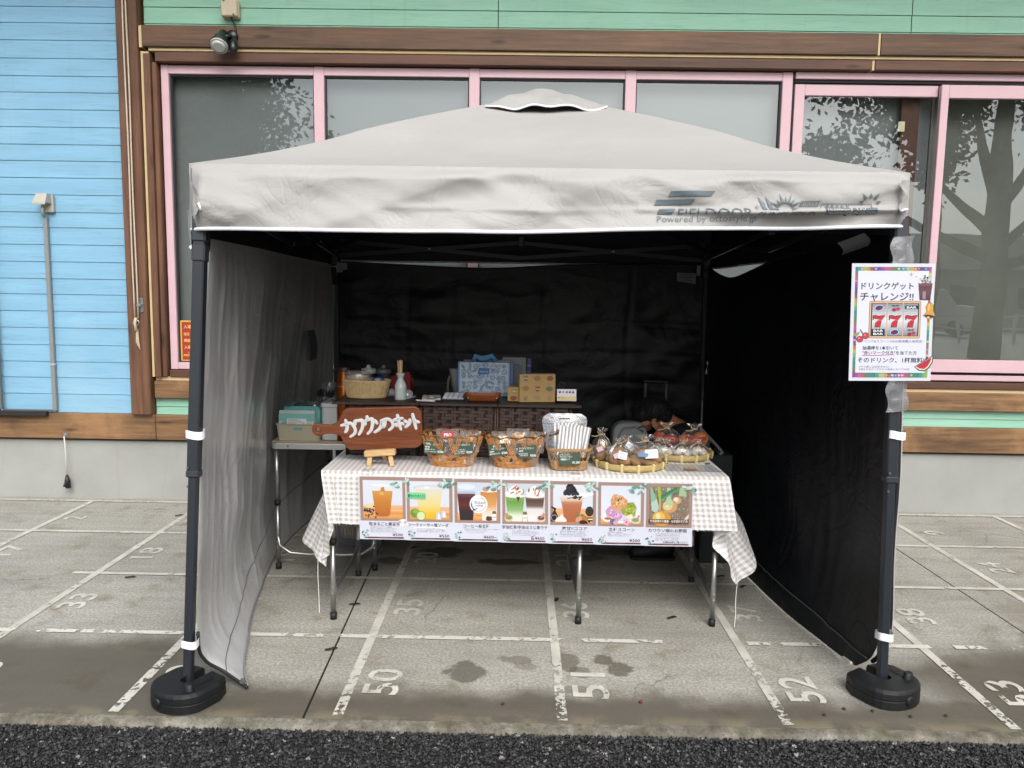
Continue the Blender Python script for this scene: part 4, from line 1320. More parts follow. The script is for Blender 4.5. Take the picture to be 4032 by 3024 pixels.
# half sun with spikes, and two slanted shards
def spikes(cx, cz, r0, r1, a0, a1, n, w):
    for i in range(n):
        a = a0 + (a1 - a0) * i / (n - 1)
        k = 1 + .25 * (i % 2)
        p = [(r0 * math.cos(a - w), r0 * math.sin(a - w)), (r0 * math.cos(a + w), r0 * math.sin(a + w)), (r1 * k * math.cos(a), r1 * k * math.sin(a))]
        on_valance(m_, [(vx(cx + x), vz(cz + z)) for x, z in p], [(0, 1, 2)], M_logo)
spikes(.676, 1.633, .022, .044, R(8), R(172), 9, R(12))
for x in (.590, .612):
    on_valance(m_, [(vx(x), vz(1.676)), (vx(x + .024), vz(1.652)), (vx(x + .018), vz(1.652)), (vx(x + .030), vz(1.634)), (vx(x + .016), vz(1.634))], [(0, 4, 2), (0, 2, 1), (2, 4, 3)], M_logo)
def vbox(xa, xb, za, zb_, sk=.004):
    on_valance(m_, [(vx(xa), vz(za)), (vx(xb), vz(za)), (vx(xb + sk), vz(zb_)), (vx(xa + sk), vz(zb_))], [(0, 1, 2, 3)], M_logo)
vbox(.720, .774, 1.643, 1.6455); vbox(.724, .778, 1.658, 1.6605); vbox(.720, .7225, 1.643, 1.6605); vbox(.7745, .777, 1.643, 1.6605)
vtext('PRO', .727, 1.6475, .0135, .043, .0)
vtext('®', .780, 1.657, .010, None)
vbox(.787, .872, 1.650, 1.652, 0); vbox(.787, .789, 1.638, 1.652, 0); vbox(.870, .872, 1.638, 1.652, 0)
vbox(.875, .952, 1.650, 1.652, 0); vbox(.875, .877, 1.638, 1.652, 0); vbox(.950, .952, 1.638, 1.652, 0)
spikes(.946, 1.648, .024, .038, R(18), R(162), 5, R(14))
for i in range(4): on_valance(m_, [(vx(.80 + i * .016), vz(1.640)), (vx(.814 + i * .016), vz(1.640)), (vx(.807 + i * .016), vz(1.650))], [(0, 1, 2)], M_logo)
vbox(.803, .880, 1.618, 1.638, 0); vbox(.890, .966, 1.618, 1.638, 0)
m_.build('print', front_val)
m2 = MB(); mk = m_; m_ = m2
def vtext2(body, X, Z, size, width):
    vs, fs = text_mesh(body, size, width, .0, 'LEFT', 2)
    on_valance(m2, [(vx(X + v[0]), vz(Z + v[1])) for v in vs], fs, flat('d8d4cc', .5), off=.0055)
vtext2('10,000mm', .808, 1.629, .0105, .066); vtext2('WATERPROOF', .808, 1.620, .0095, .068); vtext2('UV', .900, 1.6285, .013, .030); vtext2('PROTECTION', .894, 1.620, .0095, .068)
m2.build('print', front_val)

# ------------------------------------------------------------------ the two leg weights
def weight(label, M, loc):
    t_ = thing('leg_weight', label, 'tent weight', loc, 'plastic leg weights of the tent')
    out = []
    for i in range(13):
        a = math.pi + math.pi * i / 12
        out.append((.108 * math.cos(a), -.03 + .105 * math.sin(a)))
    out += [(.108, .05), (.085, .105), (.024, .112), (.024, .0)]
    out += [(.024 * math.cos(a), -.004 + .024 * math.sin(a)) for a in [-math.pi * i / 8 for i in range(1, 8)]]
    out += [(-.024, .0), (-.024, .112), (-.085, .105), (-.108, .05)]
    m_ = MB(); m_.prism(out, 0.002, .032, .003, 2); m_.tf(M); m_.build('lower_shell', t_, M_wt)
    m_ = MB(); N_ = len(out)
    for z, k in ((.0325, .985), (.036, 1.0), (.055, .995), (.062, .97), (.066, .92)):
        m_.v += [(x * k, (y + .01) * k - .01, z) for x, y in out]
    for l in range(4):
        for q in range(N_): m_.f.append((l * N_ + q, l * N_ + (q + 1) % N_, (l + 1) * N_ + (q + 1) % N_, (l + 1) * N_ + q))
    m_.f += [tuple(4 * N_ + q for q in range(N_)), tuple(q for q in reversed(range(N_)))]
    m_.mi = [0] * len(m_.f); m_.sm = [False] * len(m_.f)
    m_.tf(M); m_.build('upper_shell', t_, M_wt)
    m_ = MB(); m_.lathe([(.019, .0), (.019, .006), (.016, .010), (.016, .022), (.012, .024)], (.062, -.055, .064), 20, capt=True); m_.tf(M); m_.build('filler_cap', t_, M_wt)
    m_ = MB(); m_.lathe([(.017, 0), (.017, .010), (.014, .012)], (0, 0, 0), 20, capt=True); m_.tf(M @ Matrix.Translation((-.012, -.130, .032)) @ Matrix.Rotation(R(90), 4, 'X')); m_.build('drain_plug', t_, M_wt)
    m_ = MB()
    for i in range(9): m_.obox(Vector((.062, -.01 + i * .009, .0665)), Vector((.006 + .002 * (i % 3), 0, 0)), Vector((0, .0026, 0)), Vector((0, 0, .0012)))
    m_.tf(M); m_.build('moulded_letters', t_, M_wt)
    return t_
M_wt = speck('black_plastic', '0d0f11', .55, .1, 60, .15, .002)
weight('black plastic leg weight slotted round the left front tent leg', Matrix.Translation((-1.248, -.468, 0)) @ Matrix.Rotation(R(-28), 4, 'Z') @ Matrix.Diagonal((1.0, .80, 1, 1)), (-1.248, -.468, 0))
weight('black plastic leg weight slotted round the right front tent leg', Matrix.Translation((1.108, -.355, 0)) @ Matrix.Rotation(R(28), 4, 'Z') @ Matrix.Diagonal((1.0, .80, 1, 1)), (1.108, -.355, 0))
# ------------------------------------------------------------------ folding tables
M_alu = flat('a9aaa8', .32, metal=.85)
M_foot = flat('141416', .6)
M_top = speck('table_top', 'b9a489', .5, .06, 9)

def leg_tube(parent, x, y, z1, ang=0.0, ring=.33):
    m_ = MB(); m_.tube([(x, y, .028), (x, y, ring)], .0108, 14); m_.build('leg', parent, M_alu)
    l_ = kids_last(parent)
    m_ = MB(); m_.tube([(x, y, ring + .001), (x, y, z1)], .0126, 14); m_.build('upper_tube', l_, M_alu)
    m_ = MB(); m_.tube([(x, y, ring - .010), (x, y, ring + .014)], .0148, 14); m_.build('collar', l_, M_foot)
    m_ = MB(); m_.tube([(x, y, .0), (x, y, .029)], [.0140, .0136], 14); m_.build('rubber_foot', l_, M_foot)
    m_ = MB()
    for z in (.115, .14): m_.tube([(x, y - .010, z), (x, y - .0135, z)], .0042, 8)
    m_.build('rivet', l_, flat('cfd0d0', .25, metal=.9))
_last = [None]
def kids_last(p):
    return [o for o in bpy.data.objects if o.parent == p and o.name.startswith('leg')][-1]

TZ = .642
ft = thing('folding_table', 'low aluminium folding table under the gingham cloth, on six legs', 'table', (-.14, .42, 0))
m_ = MB(); m_.box(-.935, .665, .128, .715, TZ - .004, TZ, .001); m_.build('table_top', ft, M_top)
for (x0, x1, y0, y1) in [(-.938, .668, .120, .134), (-.938, .668, .709, .723)]:
    m_ = MB(); m_.box(x0, x1, y0, y1, TZ - .035, TZ - .0045, .003); m_.build('frame_rail', ft, M_alu)
for x in (-.938, .656):
    m_ = MB(); m_.box(x, x + .012, .134, .709, TZ - .035, TZ - .0045, .003); m_.build('frame_rail', ft, M_alu)
for (xf, xb) in [(-.920, -.918), (.098, .088), (.652, .674)]:
    leg_tube(ft, xf, .185, TZ - .02)
    leg_tube(ft, xb, .675, TZ - .02)
    m_ = MB()
    m_.tube([(xb, .675, .185), (xb, .660, .150), (xb + (xf - xb) * .15, .60, .128), ((xf + xb) / 2, .43, .122), (xf + (xb - xf) * .15, .262, .112), (xf, .200, .105)], .0095, 10)
    m_.build('stretcher', ft, M_alu)

st = thing('side_table', 'aluminium folding table along the silver wall, its short end towards the street', 'table', (-1.09, 1.3, 0))
m_ = MB(); m_.box(-1.345, -.845, .745, 1.74, .634, .640, .001); m_.build('table_top', st, M_top)
m_ = MB()
out = []
def rr(x0, x1, y0, y1, r, n=5):
    pts = []
    for (cx, cy, a0) in [(x1 - r, y1 - r, 0), (x0 + r, y1 - r, 90), (x0 + r, y0 + r, 180), (x1 - r, y0 + r, 270)]:
        for i in range(n + 1):
            a = R(a0 + 90 * i / n)
            pts.append((cx + r * math.cos(a), cy + r * math.sin(a)))
    return pts
m_.prism(rr(-1.352, -.83, .728, 1.757, .035), .603, .6335, .004); m_.build('frame_rail', st, flat('c3c3c0', .35, metal=.5))
m_ = MB(); m_.tube([(-1.262, .7285, .619), (-1.262, .7235, .619)], .005, 10); m_.build('rivet', st, flat('d8d8d6', .25, metal=.9))
for (x, y) in [(-1.330, .765), (-.857, .765), (-1.30, 1.70), (-.88, 1.70)]:
    leg_tube(st, x, y, .603)
for y in (.765, 1.70):
    xa, xb = (-1.330, -.857) if y < 1 else (-1.30, -.88)
    m_ = MB(); m_.tube([(xa, y - .004, .175), (xa + .008, y - .006, .120), (xa + .06, y - .006, .082), (xa + .15, y - .006, .076), (xb - .15, y - .006, .076), (xb - .06, y - .006, .082), (xb - .008, y - .006, .120), (xb, y - .004, .175)], .0085, 10)
    m_.build('stretcher', st, M_alu)

# ------------------------------------------------------------------ gingham cloth
def gingham():
    t = NT('gingham_cloth')
    uv = t.co('UV')
    sp = t.n.new('ShaderNodeSeparateXYZ'); t.l.new(uv, sp.inputs[0])
    P_ = .0215
    def st_(a):
        f = t.math('FRACT', t.math('DIVIDE', a, P_))
        e = t.math('MULTIPLY', t.step(f, .44, .50), t.step(f, 1.0, .94))
        return e
    s_ = t.math('MULTIPLY', t.math('ADD', st_(sp.outputs[0]), st_(sp.outputs[1])), .5)
    c = t.ramp(s_, [(0, S('e6e5ea')), (.5, S('d1cecc')), (1, S('b3aea4'))])
    n = t.noise(uv, 160, 3)
    cw = t.noise(t.mapping(uv, (9, 40, 1)), 1.0, 5, .65, .8)
    t.bs(color=t.mix(t.math('MULTIPLY', t.step(n, .5, .75), .12), c, S('c9c2b8')), rough=.85, sheen=.1)
    t.bump(t.math('ADD', t.math('MULTIPLY', cw, 1.0), t.math('MULTIPLY', n, .1)), .5, .012)
    return t.m
M_ging = gingham()
CZ = TZ + .004
cloth = thing('tablecloth', 'beige and white gingham cloth with frayed hem draped over the front table', 'tablecloth', (-.14, .4, CZ))
X0, X1, Y0, Y1 = -.945, .675, .116, .727
m_ = MB()
def ctop(u, v):
    x = X0 + (X1 - X0) * u; y = Y0 + (Y1 - Y0) * v
    z = CZ + .0015 * mn.noise(Vector((x * 12, y * 12, 0)))
    return (x, y, z)
m_.grid(ctop, 120, 40, uv=lambda u, v: (X0 + (X1 - X0) * u, (Y1 - Y0) * v))
# front drop
def cfront(u, v):
    x = X0 + (X1 - X0) * u
    e = 1 - v
    # rounded shoulder over the edge
    z = CZ - v * (.213 + .006 * mn.noise(Vector((x * 6, 2, 0))) + (.002 * mn.noise(Vector((x * 90, 5, 0)))))
    y = Y0 - .004 - .010 * min(1, v * 8) - .006 * v + .006 * v * math.sin(x * 14 + 1) + .004 * v * mn.noise(Vector((x * 8, v * 3, 1)))
    if v == 0: y = Y0; z = CZ + .0015 * mn.noise(Vector((x * 12, Y0 * 12, 0)))
    xx = x + (.030 * v if u < .03 else (.038 * v * u * u))
    return (xx, y, z)
m_.grid(cfront, 240, 40, uv=lambda u, v: (X0 + (X1 - X0) * u, -v * .215), flip=True)
top_o = m_.build('front_drop', cloth, M_ging)
# side drops: the corners hang lowest
def side(name, top_pts, bot_pts, seed, flip, sgn):
    m_ = MB()
    tp, bt_ = curve(top_pts), curve(bot_pts)
    Lh = .62
    def fn(u, v):
        a, b = tp(u), bt_(u)
        p = a.lerp(b, v)
        fold = sgn * (.022 * v * math.sin(u * 15 + seed) + .012 * v * math.sin(u * 31 + seed * 2)) * (1 - .4 * u)
        fr = .003 * mn.noise(Vector((u * 40, seed, 0))) if v > .97 else 0
        return (p.x + fold, p.y + .012 * v * math.sin(u * 12 + v * 4 + seed), p.z + fr)
    def uvf(u, v):
        a, b = tp(u), bt_(u)
        return (a.y - .1 + (b.y - a.y) * v * .8 + .35 * v * (1 - u) * .55, (a - b).length * v + .15 * u * 0 + .02)
    m_.grid(fn, 80, 60, uv=uvf, flip=flip)
    # frayed hem
    return m_.build(name, cloth, M_ging)
side('side_drop', [(X0, .116, CZ), (X0 - .003, .28, CZ), (X0 - .003, .5, CZ), (X0, .727, CZ)],
     [(-.925, .112, .43), (-.920, .118, .335), (-.925, .135, .268), (-.967, .172, .232), (-1.02, .26, .262), (-1.075, .37, .285), (-1.05, .55, .40), (-1.0, .727, .46)], .6, True, 1)
side('side_drop', [(X1, .116, CZ), (X1 + .003, .28, CZ), (X1 + .003, .5, CZ), (X1, .727, CZ)],
     [(.705, .110, .43), (.668, .125, .40), (.655, .135, .335), (.690, .145, .25), (.737, .16, .190), (.79, .20, .188), (.845, .30, .23), (.84, .5, .36), (.79, .727, .45)], 2.2, False, 1)
# rear corners seen under the table
m_ = MB(); m_.grid(lambda u, v: ( -.80 + .13 * (u - .5) * (1 - v * .8) + .03 * v, .725 + .01 * math.sin(u * 9), CZ - .02 - v * .30), 8, 20, uv=lambda u, v: (u * .13, v * .3)); m_.build('rear_drop', cloth, M_ging)
m_ = MB(); m_.grid(lambda u, v: (.55 + .18 * u, .725 + .01 * math.sin(u * 9), CZ - .02 - v * (.24 + .08 * abs(u - .55) * 2 + .05 * (1 - u))), 12, 20, uv=lambda u, v: (u * .18, v * .3)); m_.build('rear_drop', cloth, M_ging)
M_thread = flat('dcd8d0', .8)
for pts in [[(-.985, .2, .262), (-.987, .2, .18), (-.984, .2, .09), (-.982, .195, .022)], [(.742, .162, .195), (.739, .162, .12), (.741, .16, .06), (.738, .16, .006)],
            [(.60, .70, .36), (.598, .70, .30), (.602, .69, .22)], [(.60, .70, .40), (.625, .70, .37), (.645, .70, .41), (.648, .70, .33), (.66, .70, .30)], [(-.82, .70, .43), (-.822, .70, .36), (-.82, .70, .31)]]:
    m_ = MB(); m_.tube([curve(pts)(i / 16) for i in range(17)], .0016, 5); m_.build('loose_thread', cloth, M_thread)
# frayed fringe along the front and side hems
m_ = MB()
rng = random.Random(2)
for i in range(420):
    u = rng.random(); p = Vector(cfront(round(u * 240) / 240, 1.0))
    d = Vector((rng.uniform(-.004, .004), -.001, -rng.uniform(.002, .007)))
    m_.add([p + Vector((-.0008, -.0006, .001)), p + Vector((.0008, -.0006, .001)), p + d], [(0, 1, 2)])
fr_ = m_.build('frayed_fringe', cloth, M_thread); fr_['kind'] = 'stuff'

# ------------------------------------------------------------------ menu sheets along the table front
MENU_T = (-.792, .632); MENU_W = .1895; MENU_H = .257
def ell(mb, M, mat, x, y, rx, ry, z, n=20, rot=0.0, a0=0, a1=360):
    mb.mat(mat)
    pts = []
    full = (a1 - a0) >= 360
    for i in range(n if full else n + 1):
        a = R(a0 + (a1 - a0) * i / n)
        px, py = rx * math.cos(a), ry * math.sin(a)
        pts.append(M @ Vector((x + px * math.cos(rot) - py * math.sin(rot), y + px * math.sin(rot) + py * math.cos(rot), z)))
    mb.poly(pts)
def pol(mb, M, mat, pts, z):
    mb.mat(mat); mb.poly([M @ Vector((x, y, z)) for x, y in pts])
def rect(mb, M, mat, x0, y0, x1, y1, z):
    pol(mb, M, mat, [(x0, y0), (x1, y0), (x1, y1), (x0, y1)], z)
PAPER = dict(rough=.35)
def pap(h): return flat(h, .4, .78)
C_txt = pap('4a3535'); C_gray = pap('8d8892')
def grad(mb, M, x0, y0, x1, y1, z, c0, c1, n=8, outline=None):
    """printed colour wash from c0 (bottom) to c1 (top)"""
    for i in range(n):
        t0, t1 = i / n, (i + 1) / n
        h = ''.join('%02x' % round(int(c0[k:k + 2], 16) * (1 - (t0 + t1) / 2) + int(c1[k:k + 2], 16) * (t0 + t1) / 2) for k in (0, 2, 4))
        if outline:
            (a0, b0), (a1, b1) = outline(t0), outline(t1)
            pol(mb, M, pap(h), [(a0, y0 + (y1 - y0) * t0), (b0, y0 + (y1 - y0) * t0), (b1, y0 + (y1 - y0) * t1), (a1, y0 + (y1 - y0) * t1)], z)
        else:
            rect(mb, M, pap(h), x0, y0 + (y1 - y0) * t0, x1, y0 + (y1 - y0) * t1, z)
def cup(mb, M, cx, yb, yt, wb, wt, z, stops):
    """tapered printed cup, colour stops bottom to top"""
    for (f0, c0), (f1, c1) in zip(stops, stops[1:]):
        ya, yb2 = yb + (yt - yb) * f0, yb + (yt - yb) * f1
        w = lambda f: wb + (wt - wb) * f
        grad(mb, M, 0, ya, 0, yb2, z, c0, c1, 5, outline=lambda t, f0=f0, f1=f1: (cx - w(f0 + (f1 - f0) * t) / 2, cx + w(f0 + (f1 - f0) * t) / 2))
def leaves(mb, M, x, y, s, z, seed=0):
    rg = random.Random(seed)
    for i in range(11):
        a = rg.uniform(-2.6, -.3); d = rg.uniform(.2, 1.0) * s
        ell(mb, M, pap(rg.choice(['8fb9ac', '6fa397', 'b5d2c8', '5e9184', 'cfe2da'])), x + d * math.cos(a) * 1.1, y + d * math.sin(a) * .8, s * .22, s * .11, z + i * .00003, 8, rg.uniform(-1, 1))
def sprig(mb, M, x, y, s, z, seed=0):
    rg = random.Random(seed + 50)
    for i in range(13):
        ell(mb, M, pap(rg.choice(['9db8b2', 'b7cbc8', '7e9d99', 'd3dfde', '55706e'])), x + rg.uniform(-.3, 1.0) * s * (1 - i / 26), y + rg.uniform(0, 1) * s * 1.4, s * .22, s * .16, z + i * .00003, 8, rg.uniform(-1.5, 1.5))
    ell(mb, M, pap('44302f'), x + s * .55, y - s * .02, s * .35, s * .1, z + .0005, 10)
TABLEC = 'e2a468'
def scene_bg(mb, M, hor, z, sky='dbe2ee', skytop='e3e7ef'):
    grad(mb, M, .022, hor, .168, .238, z, sky, skytop, 6)
    grad(mb, M, .022, .100, .168, hor, z, 'e09a4e', 'efb98a', 6)
    for k, (yy, c) in enumerate([(.108, 'eab578'), (.118, 'd88b40'), (.128, 'f0c493')]):
        if yy < hor: rect(mb, M, pap(c), .09, yy, .168, yy + .003, z + .0001)

TITLES = ['粒まるごと黒豆茶', 'シークァーサー塩ソーダ', 'コーヒー系各種', '宇治抹茶/宇治ほうじ茶ラテ', '激甘!!ココア', '各種スコーン', 'カワウソ畑のお野菜']
TW = [.122, .160, .104, .180, .100, .104, .154]
TX = [.100, .090, .092, .094, .102, .100, .092]
PRICE = ['¥500', '¥550', '¥600~', '各¥650', '¥650', '¥300', None]
BODY = [['旨み溢れるノンカフェイン健康茶', '粒まるごと焙煎で丸くみなくコクを感じる', '焙煎後に急冷し香ばしさを閉じ込めて', '煮出した時に閉じ込められた香りが花開く'],
        ['シークァーサーの弾ける酸味とピリッと', 'ほんの少しの塩味が重なり、スッキリ爽快!', '夏の水分に最適な、爽やかな大人ソーダです♪'],
        ['素敵なお友達の "hisui COFFEE" ブレンド使用♡', '・水出しアイスコーヒー ¥600', '・アイスカフェオレ ¥650'],
        ['クリーム無しは、¥600', '上質な宇治茶を、自然と茶筅の器を用いて', 'その場で丁寧にたてて牛乳の上に注ぎます', 'クリーム、そして濃厚な抹茶と一緒に'],
        ['昔懐かしい本格的な喫茶店の、濃厚ココアです', '深いコクと甘さのバランスが魅力的!!', 'フル稼働で疲れた脳に染み渡る極上の糖分', 'ちょっとこちらで、一息つきませんか?'],
        ['身体に優しい国産素材', '種類は、その日によって変わります!', '手書きPOPをご参照ください♪'],
        ['カワウソ畑は栃木県上三川町にあります', '栽培期間中に農薬や化学肥料を使わず', '土づくりをしながら大切に育てました', '毎日の食卓に寄り添い、皆様の健康と', '笑顔の一部になれましたら幸いです']]
LABELS = ['laminated menu sheet picturing amber black bean tea in a clear cup, leftmost of the row',
          'laminated menu sheet picturing yellow citrus soda with a green sticker',
          'laminated menu sheet picturing two iced coffees with a round white emblem',
          'laminated menu sheet picturing matcha and hojicha lattes topped with cream',
          'laminated menu sheet picturing chocolate cocoa topped with black crumbs',
          'laminated menu sheet picturing orange, green and pink scones on a plate',
          'laminated menu sheet picturing onions growing in soil, rightmost of the row']
def draw_picture(i, p, M, z):
    if i == 0:
        scene_bg(p, M, .148, z)
        ell(p, M, pap('e6d6ad'), .062, .146, .040, .008, z + .0002)
        ell(p, M, pap('dfe3ea'), .094, .219, .046, .005, z + .0002); ell(p, M, pap('f4f5f8'), .094, .2195, .041, .0035, z + .0003)
        pol(p, M, pap('e4e6ea'), [(.060, .20), (.128, .20), (.134, .218), (.054, .218)], z + .00025)
        cup(p, M, .094, .112, .200, .053, .076, z + .0003, [(0, 'bd6f33'), (.35, 'c47a36'), (.75, 'd28d3e'), (1, 'd9a05c')])
        ell(p, M, pap('b96c35'), .094, .113, .0262, .006, z + .00035)
        pol(p, M, pap('cf8334'), [(.086, .199), (.104, .198), (.100, .215), (.090, .212)], z + .0005); ell(p, M, pap('e0b05c'), .092, .19, .010, .006, z + .0006)
        rg = random.Random(3)
        for k in range(34):
            x, y = .046 + rg.gauss(0, .011), .124 + rg.gauss(0, .009)
            ell(p, M, pap(rg.choice(['2c2430', '3a3140', '4b4352'])), x, y, .0034, .0028, z + .0006 + k * .00001, 8)
    elif i == 1:
        scene_bg(p, M, .146, z)
        cup(p, M, .094, .101, .205, .066, .100, z + .0003, [(0, 'e9b52a'), (.2, 'edc443'), (.45, 'e9d789'), (.8, 'e6ddb4'), (1, 'e4dfcb')])
        ell(p, M, pap('cfcde4'), .094, .214, .059, .010, z + .0004); ell(p, M, pap('e6e2da'), .094, .213, .052, .0075, z + .0005); ell(p, M, pap('f4f3f0'), .086, .216, .010, .005, z + .0006)
        ell(p, M, pap('6d9a3c'), .041, .123, .0175, .016, z + .0006); ell(p, M, pap('8db552'), .044, .129, .010, .008, z + .0007)
        ell(p, M, pap('5d8f35'), .063, .113, .0172, .0170, z + .0008); ell(p, M, pap('dbe6b4'), .063, .113, .0155, .0153, z + .0009)
        for k in range(9):
            a = k * 40
            ell(p, M, pap('a5c466'), .063, .113, .0135, .0135, z + .001, 4, 0, a + 4, a + 34)
        for (x, y) in [(.128, .113), (.147, .120)]:
            pol(p, M, pap('c9d3e6'), [(x - .010, y - .013), (x + .010, y - .013), (x + .008, y + .006), (x + .003, y + .014), (x - .004, y + .014), (x - .009, y + .006)], z + .0006)
            pol(p, M, pap('eef1f8'), [(x - .004, y - .011), (x + .006, y - .011), (x + .004, y + .007), (x - .002, y + .007)], z + .0007)
    elif i == 2:
        scene_bg(p, M, .128, z, 'dde3ee', 'cfdaea')
        cup(p, M, .055, .101, .197, .048, .066, z + .0003, [(0, '2e2a33'), (.35, '3d2a2f'), (.6, '6e2f2a'), (.8, '51262a'), (1, '6b4a50')])
        rect(p, M, pap('b9c3d8'), .022, .197, .088, .206, z + .00035); ell(p, M, pap('e2eaf5'), .055, .222, .034, .010, z + .0004)
        cup(p, M, .138, .101, .205, .050, .062, z + .0003, [(0, 'f2f0ee'), (.3, 'f0dcc6'), (.55, 'dba263'), (1, 'cf8d48')])
        ell(p, M, pap('f3ece6'), .138, .208, .031, .005, z + .0004); ell(p, M, pap('c9a096'), .126, .214, .012, .009, z + .0005); ell(p, M, pap('b8793f'), .155, .213, .010, .006, z + .0005)
        ell(p, M, pap('f6f6f8'), .100, .160, .0330, .0330, z + .0006, 32)
        for (a0, a1, r_) in [(150, 265, .0262), (275, 350, .0262), (355, 430, .0262)]:
            pts = [(.100 + r_ * math.cos(R(a0 + (a1 - a0) * k / 12)), .160 + r_ * math.sin(R(a0 + (a1 - a0) * k / 12))) for k in range(13)]
            wd = [.0006 + .0016 * (abs(6 - k) < 4) for k in range(13)] if a0 == 150 else [.0006] * 13
            for k in range(12):
                (xa, ya), (xb, yb2) = pts[k], pts[k + 1]
                f = lambda x, y, w: (.100 + (x - .1) * (1 + w / r_), .160 + (y - .16) * (1 + w / r_))
                pol(p, M, pap('4a5468'), [f(xa, ya, -wd[k]), f(xb, yb2, -wd[k + 1]), f(xb, yb2, wd[k + 1]), f(xa, ya, wd[k])], z + .0008)
        for k in range(7): ell(p, M, pap('4a5468'), .094 + k * .0035, .182 - abs(k - 3) * .0007, .0011, .0009, z + .0008, 6)
        pol(p, M, pap('4a5468'), [(.077, .139), (.094, .146), (.097, .145), (.083, .137), (.079, .134)], z + .0008)
        write(p, 'hisui', .086, .161, .0180, M, pap('39435a'), z + .0009, width=.036); write(p, 'COFFEE', .0865, .1515, .0088, M, pap('39435a'), z + .0009, width=.029, bold=.012)
        for k in range(8): ell(p, M, pap(['4c332c', '5d4035'][k % 2]), .132 + .004 * (k % 4), .106 + .006 * (k // 4), .0058, .0042, z + .001 + k * .00002, 10, k)
        pol(p, M, pap('eceef0'), [(.150, .102), (.165, .102), (.165, .126), (.150, .126)], z + .0012); pol(p, M, pap('7c6a45'), [(.149, .126), (.166, .126), (.163, .136), (.152, .136)], z + .0013)
        write(p, 'milk', .1575, .112, .007, M, pap('333a4a'), z + .0014, align='CENTER')
    elif i == 3:
        scene_bg(p, M, .130, z, 'd6dce6', 'ccd6e2')
        for (cx, st_) in [(.058, [(0, 'f4f3ee'), (.25, 'dfe8d6'), (.45, '93bb7c'), (.75, '6fa350'), (1, '8fb05f')]), (.131, [(0, 'f3f2f3'), (.5, 'e5e0de'), (.62, '7a655c'), (.85, '56453e'), (1, 'b08d74')])]:
            cup(p, M, cx, .101, .192, .050, .070, z + .0003, st_)
            ell(p, M, pap('f2efea'), cx, .193, .036, .007, z + .0004)
            rg = random.Random(int(cx * 1000))
            for k in range(16):
                t_ = k / 16
                ell(p, M, pap('f8f5f1'), cx + rg.gauss(0, .016 * (1 - t_ * .7)), .196 + t_ * .032, .012 * (1 - t_ * .5), .008 * (1 - t_ * .4), z + .0005 + k * .00002, 10)
            for k in range(15):
                x = cx + rg.gauss(0, .014); y = .197 + rg.random() * .030
                ell(p, M, pap(rg.choice(['a8512b', '8b3b20', 'c1743f'])), x, y, .0075, .0017, z + .0009 + k * .00002, 8, rg.uniform(.3, 1.9))
        pol(p, M, pap('5b3422'), [(.063, .190), (.076, .190), (.070, .170)], z + .0006)
        for (x, c) in [(.035, '7fa548'), (.154, '6b5458')]:
            ell(p, M, pap('e6cdb8'), x, .112, .016, .013, z + .0010); ell(p, M, pap(c), x, .115, .0125, .008, z + .0011); pol(p, M, pap('c98d78'), [(x - .004, .116), (x + .004, .114), (x - .006, .132), (x - .013, .128)] if x < .1 else [(x - .004, .114), (x + .004, .116), (x + .014, .130), (x + .008, .134)], z + .0012)
        pol(p, M, pap('eef0f2'), [(.086, .101), (.103, .101), (.103, .126), (.086, .126)], z + .0012); pol(p, M, pap('7c7a45'), [(.086, .126), (.103, .126), (.101, .137), (.088, .137)], z + .0013)
        write(p, 'milk', .0945, .112, .007, M, pap('333a4a'), z + .0014, align='CENTER')
    elif i == 4:
        scene_bg(p, M, .152, z)
        cup(p, M, .091, .102, .178, .050, .078, z + .0003, [(0, 'b4673f'), (.5, 'b56d4c'), (.85, 'bd7652'), (1, 'c99a80')])
        cup(p, M, .091, .178, .200, .078, .100, z + .0003, [(0, 'd9b8a4'), (1, 'e9ecea')])
        rg = random.Random(8)
        for k in range(14): ell(p, M, pap('eef3f0'), .091 + rg.gauss(0, .026), .199 + rg.random() * .010, .014, .007, z + .0005 + k * .00002, 10)
        for k in range(110):
            t_ = rg.random()
            ell(p, M, pap(rg.choice(['23232b', '31313a', '1a1a20', '42424c'])), .085 + rg.uniform(-.030, .030) * (1 - t_ * .8), .203 + t_ * .034, .0062, .0050, z + .0008 + k * .00001, 7, k)
        for k in range(9): ell(p, M, pap('3d2622'), .115 + rg.gauss(0, .012), .198 + rg.gauss(0, .006), .007, .003, z + .0012 + k * .00001, 7, k)
        pol(p, M, pap('2f2523'), [(.074, .187), (.092, .190), (.092, .193), (.074, .190)], z + .0006)
        pol(p, M, pap('2b2523'), [(.014, .104), (.036, .104), (.040, .124), (.031, .144), (.034, .152), (.016, .160), (.014, .156), (.026, .147), (.014, .126)], z + .0010)
        ell(p, M, pap('e8e6e2'), .026, .118, .011, .011, z + .0011, 16); ell(p, M, pap('2b2523'), .026, .118, .0098, .0098, z + .0012, 16)
        pol(p, M, pap('f1f1ee'), [(.028, .104), (.072, .104), (.070, .114), (.060, .122), (.055, .134), (.048, .124), (.034, .116)], z + .0013)
        ell(p, M, pap('2f2a28'), .156, .143, .015, .018, z + .0010, 20); ell(p, M, pap('4a4441'), .155, .144, .010, .012, z + .0011, 16); ell(p, M, pap('2f2a28'), .155, .144, .0075, .009, z + .0012, 16)
        rect(p, M, pap('2f2a28'), .142, .108, .168, .121, z + .0010); rect(p, M, pap('eeeeea'), .142, .1125, .168, .1165, z + .0011)
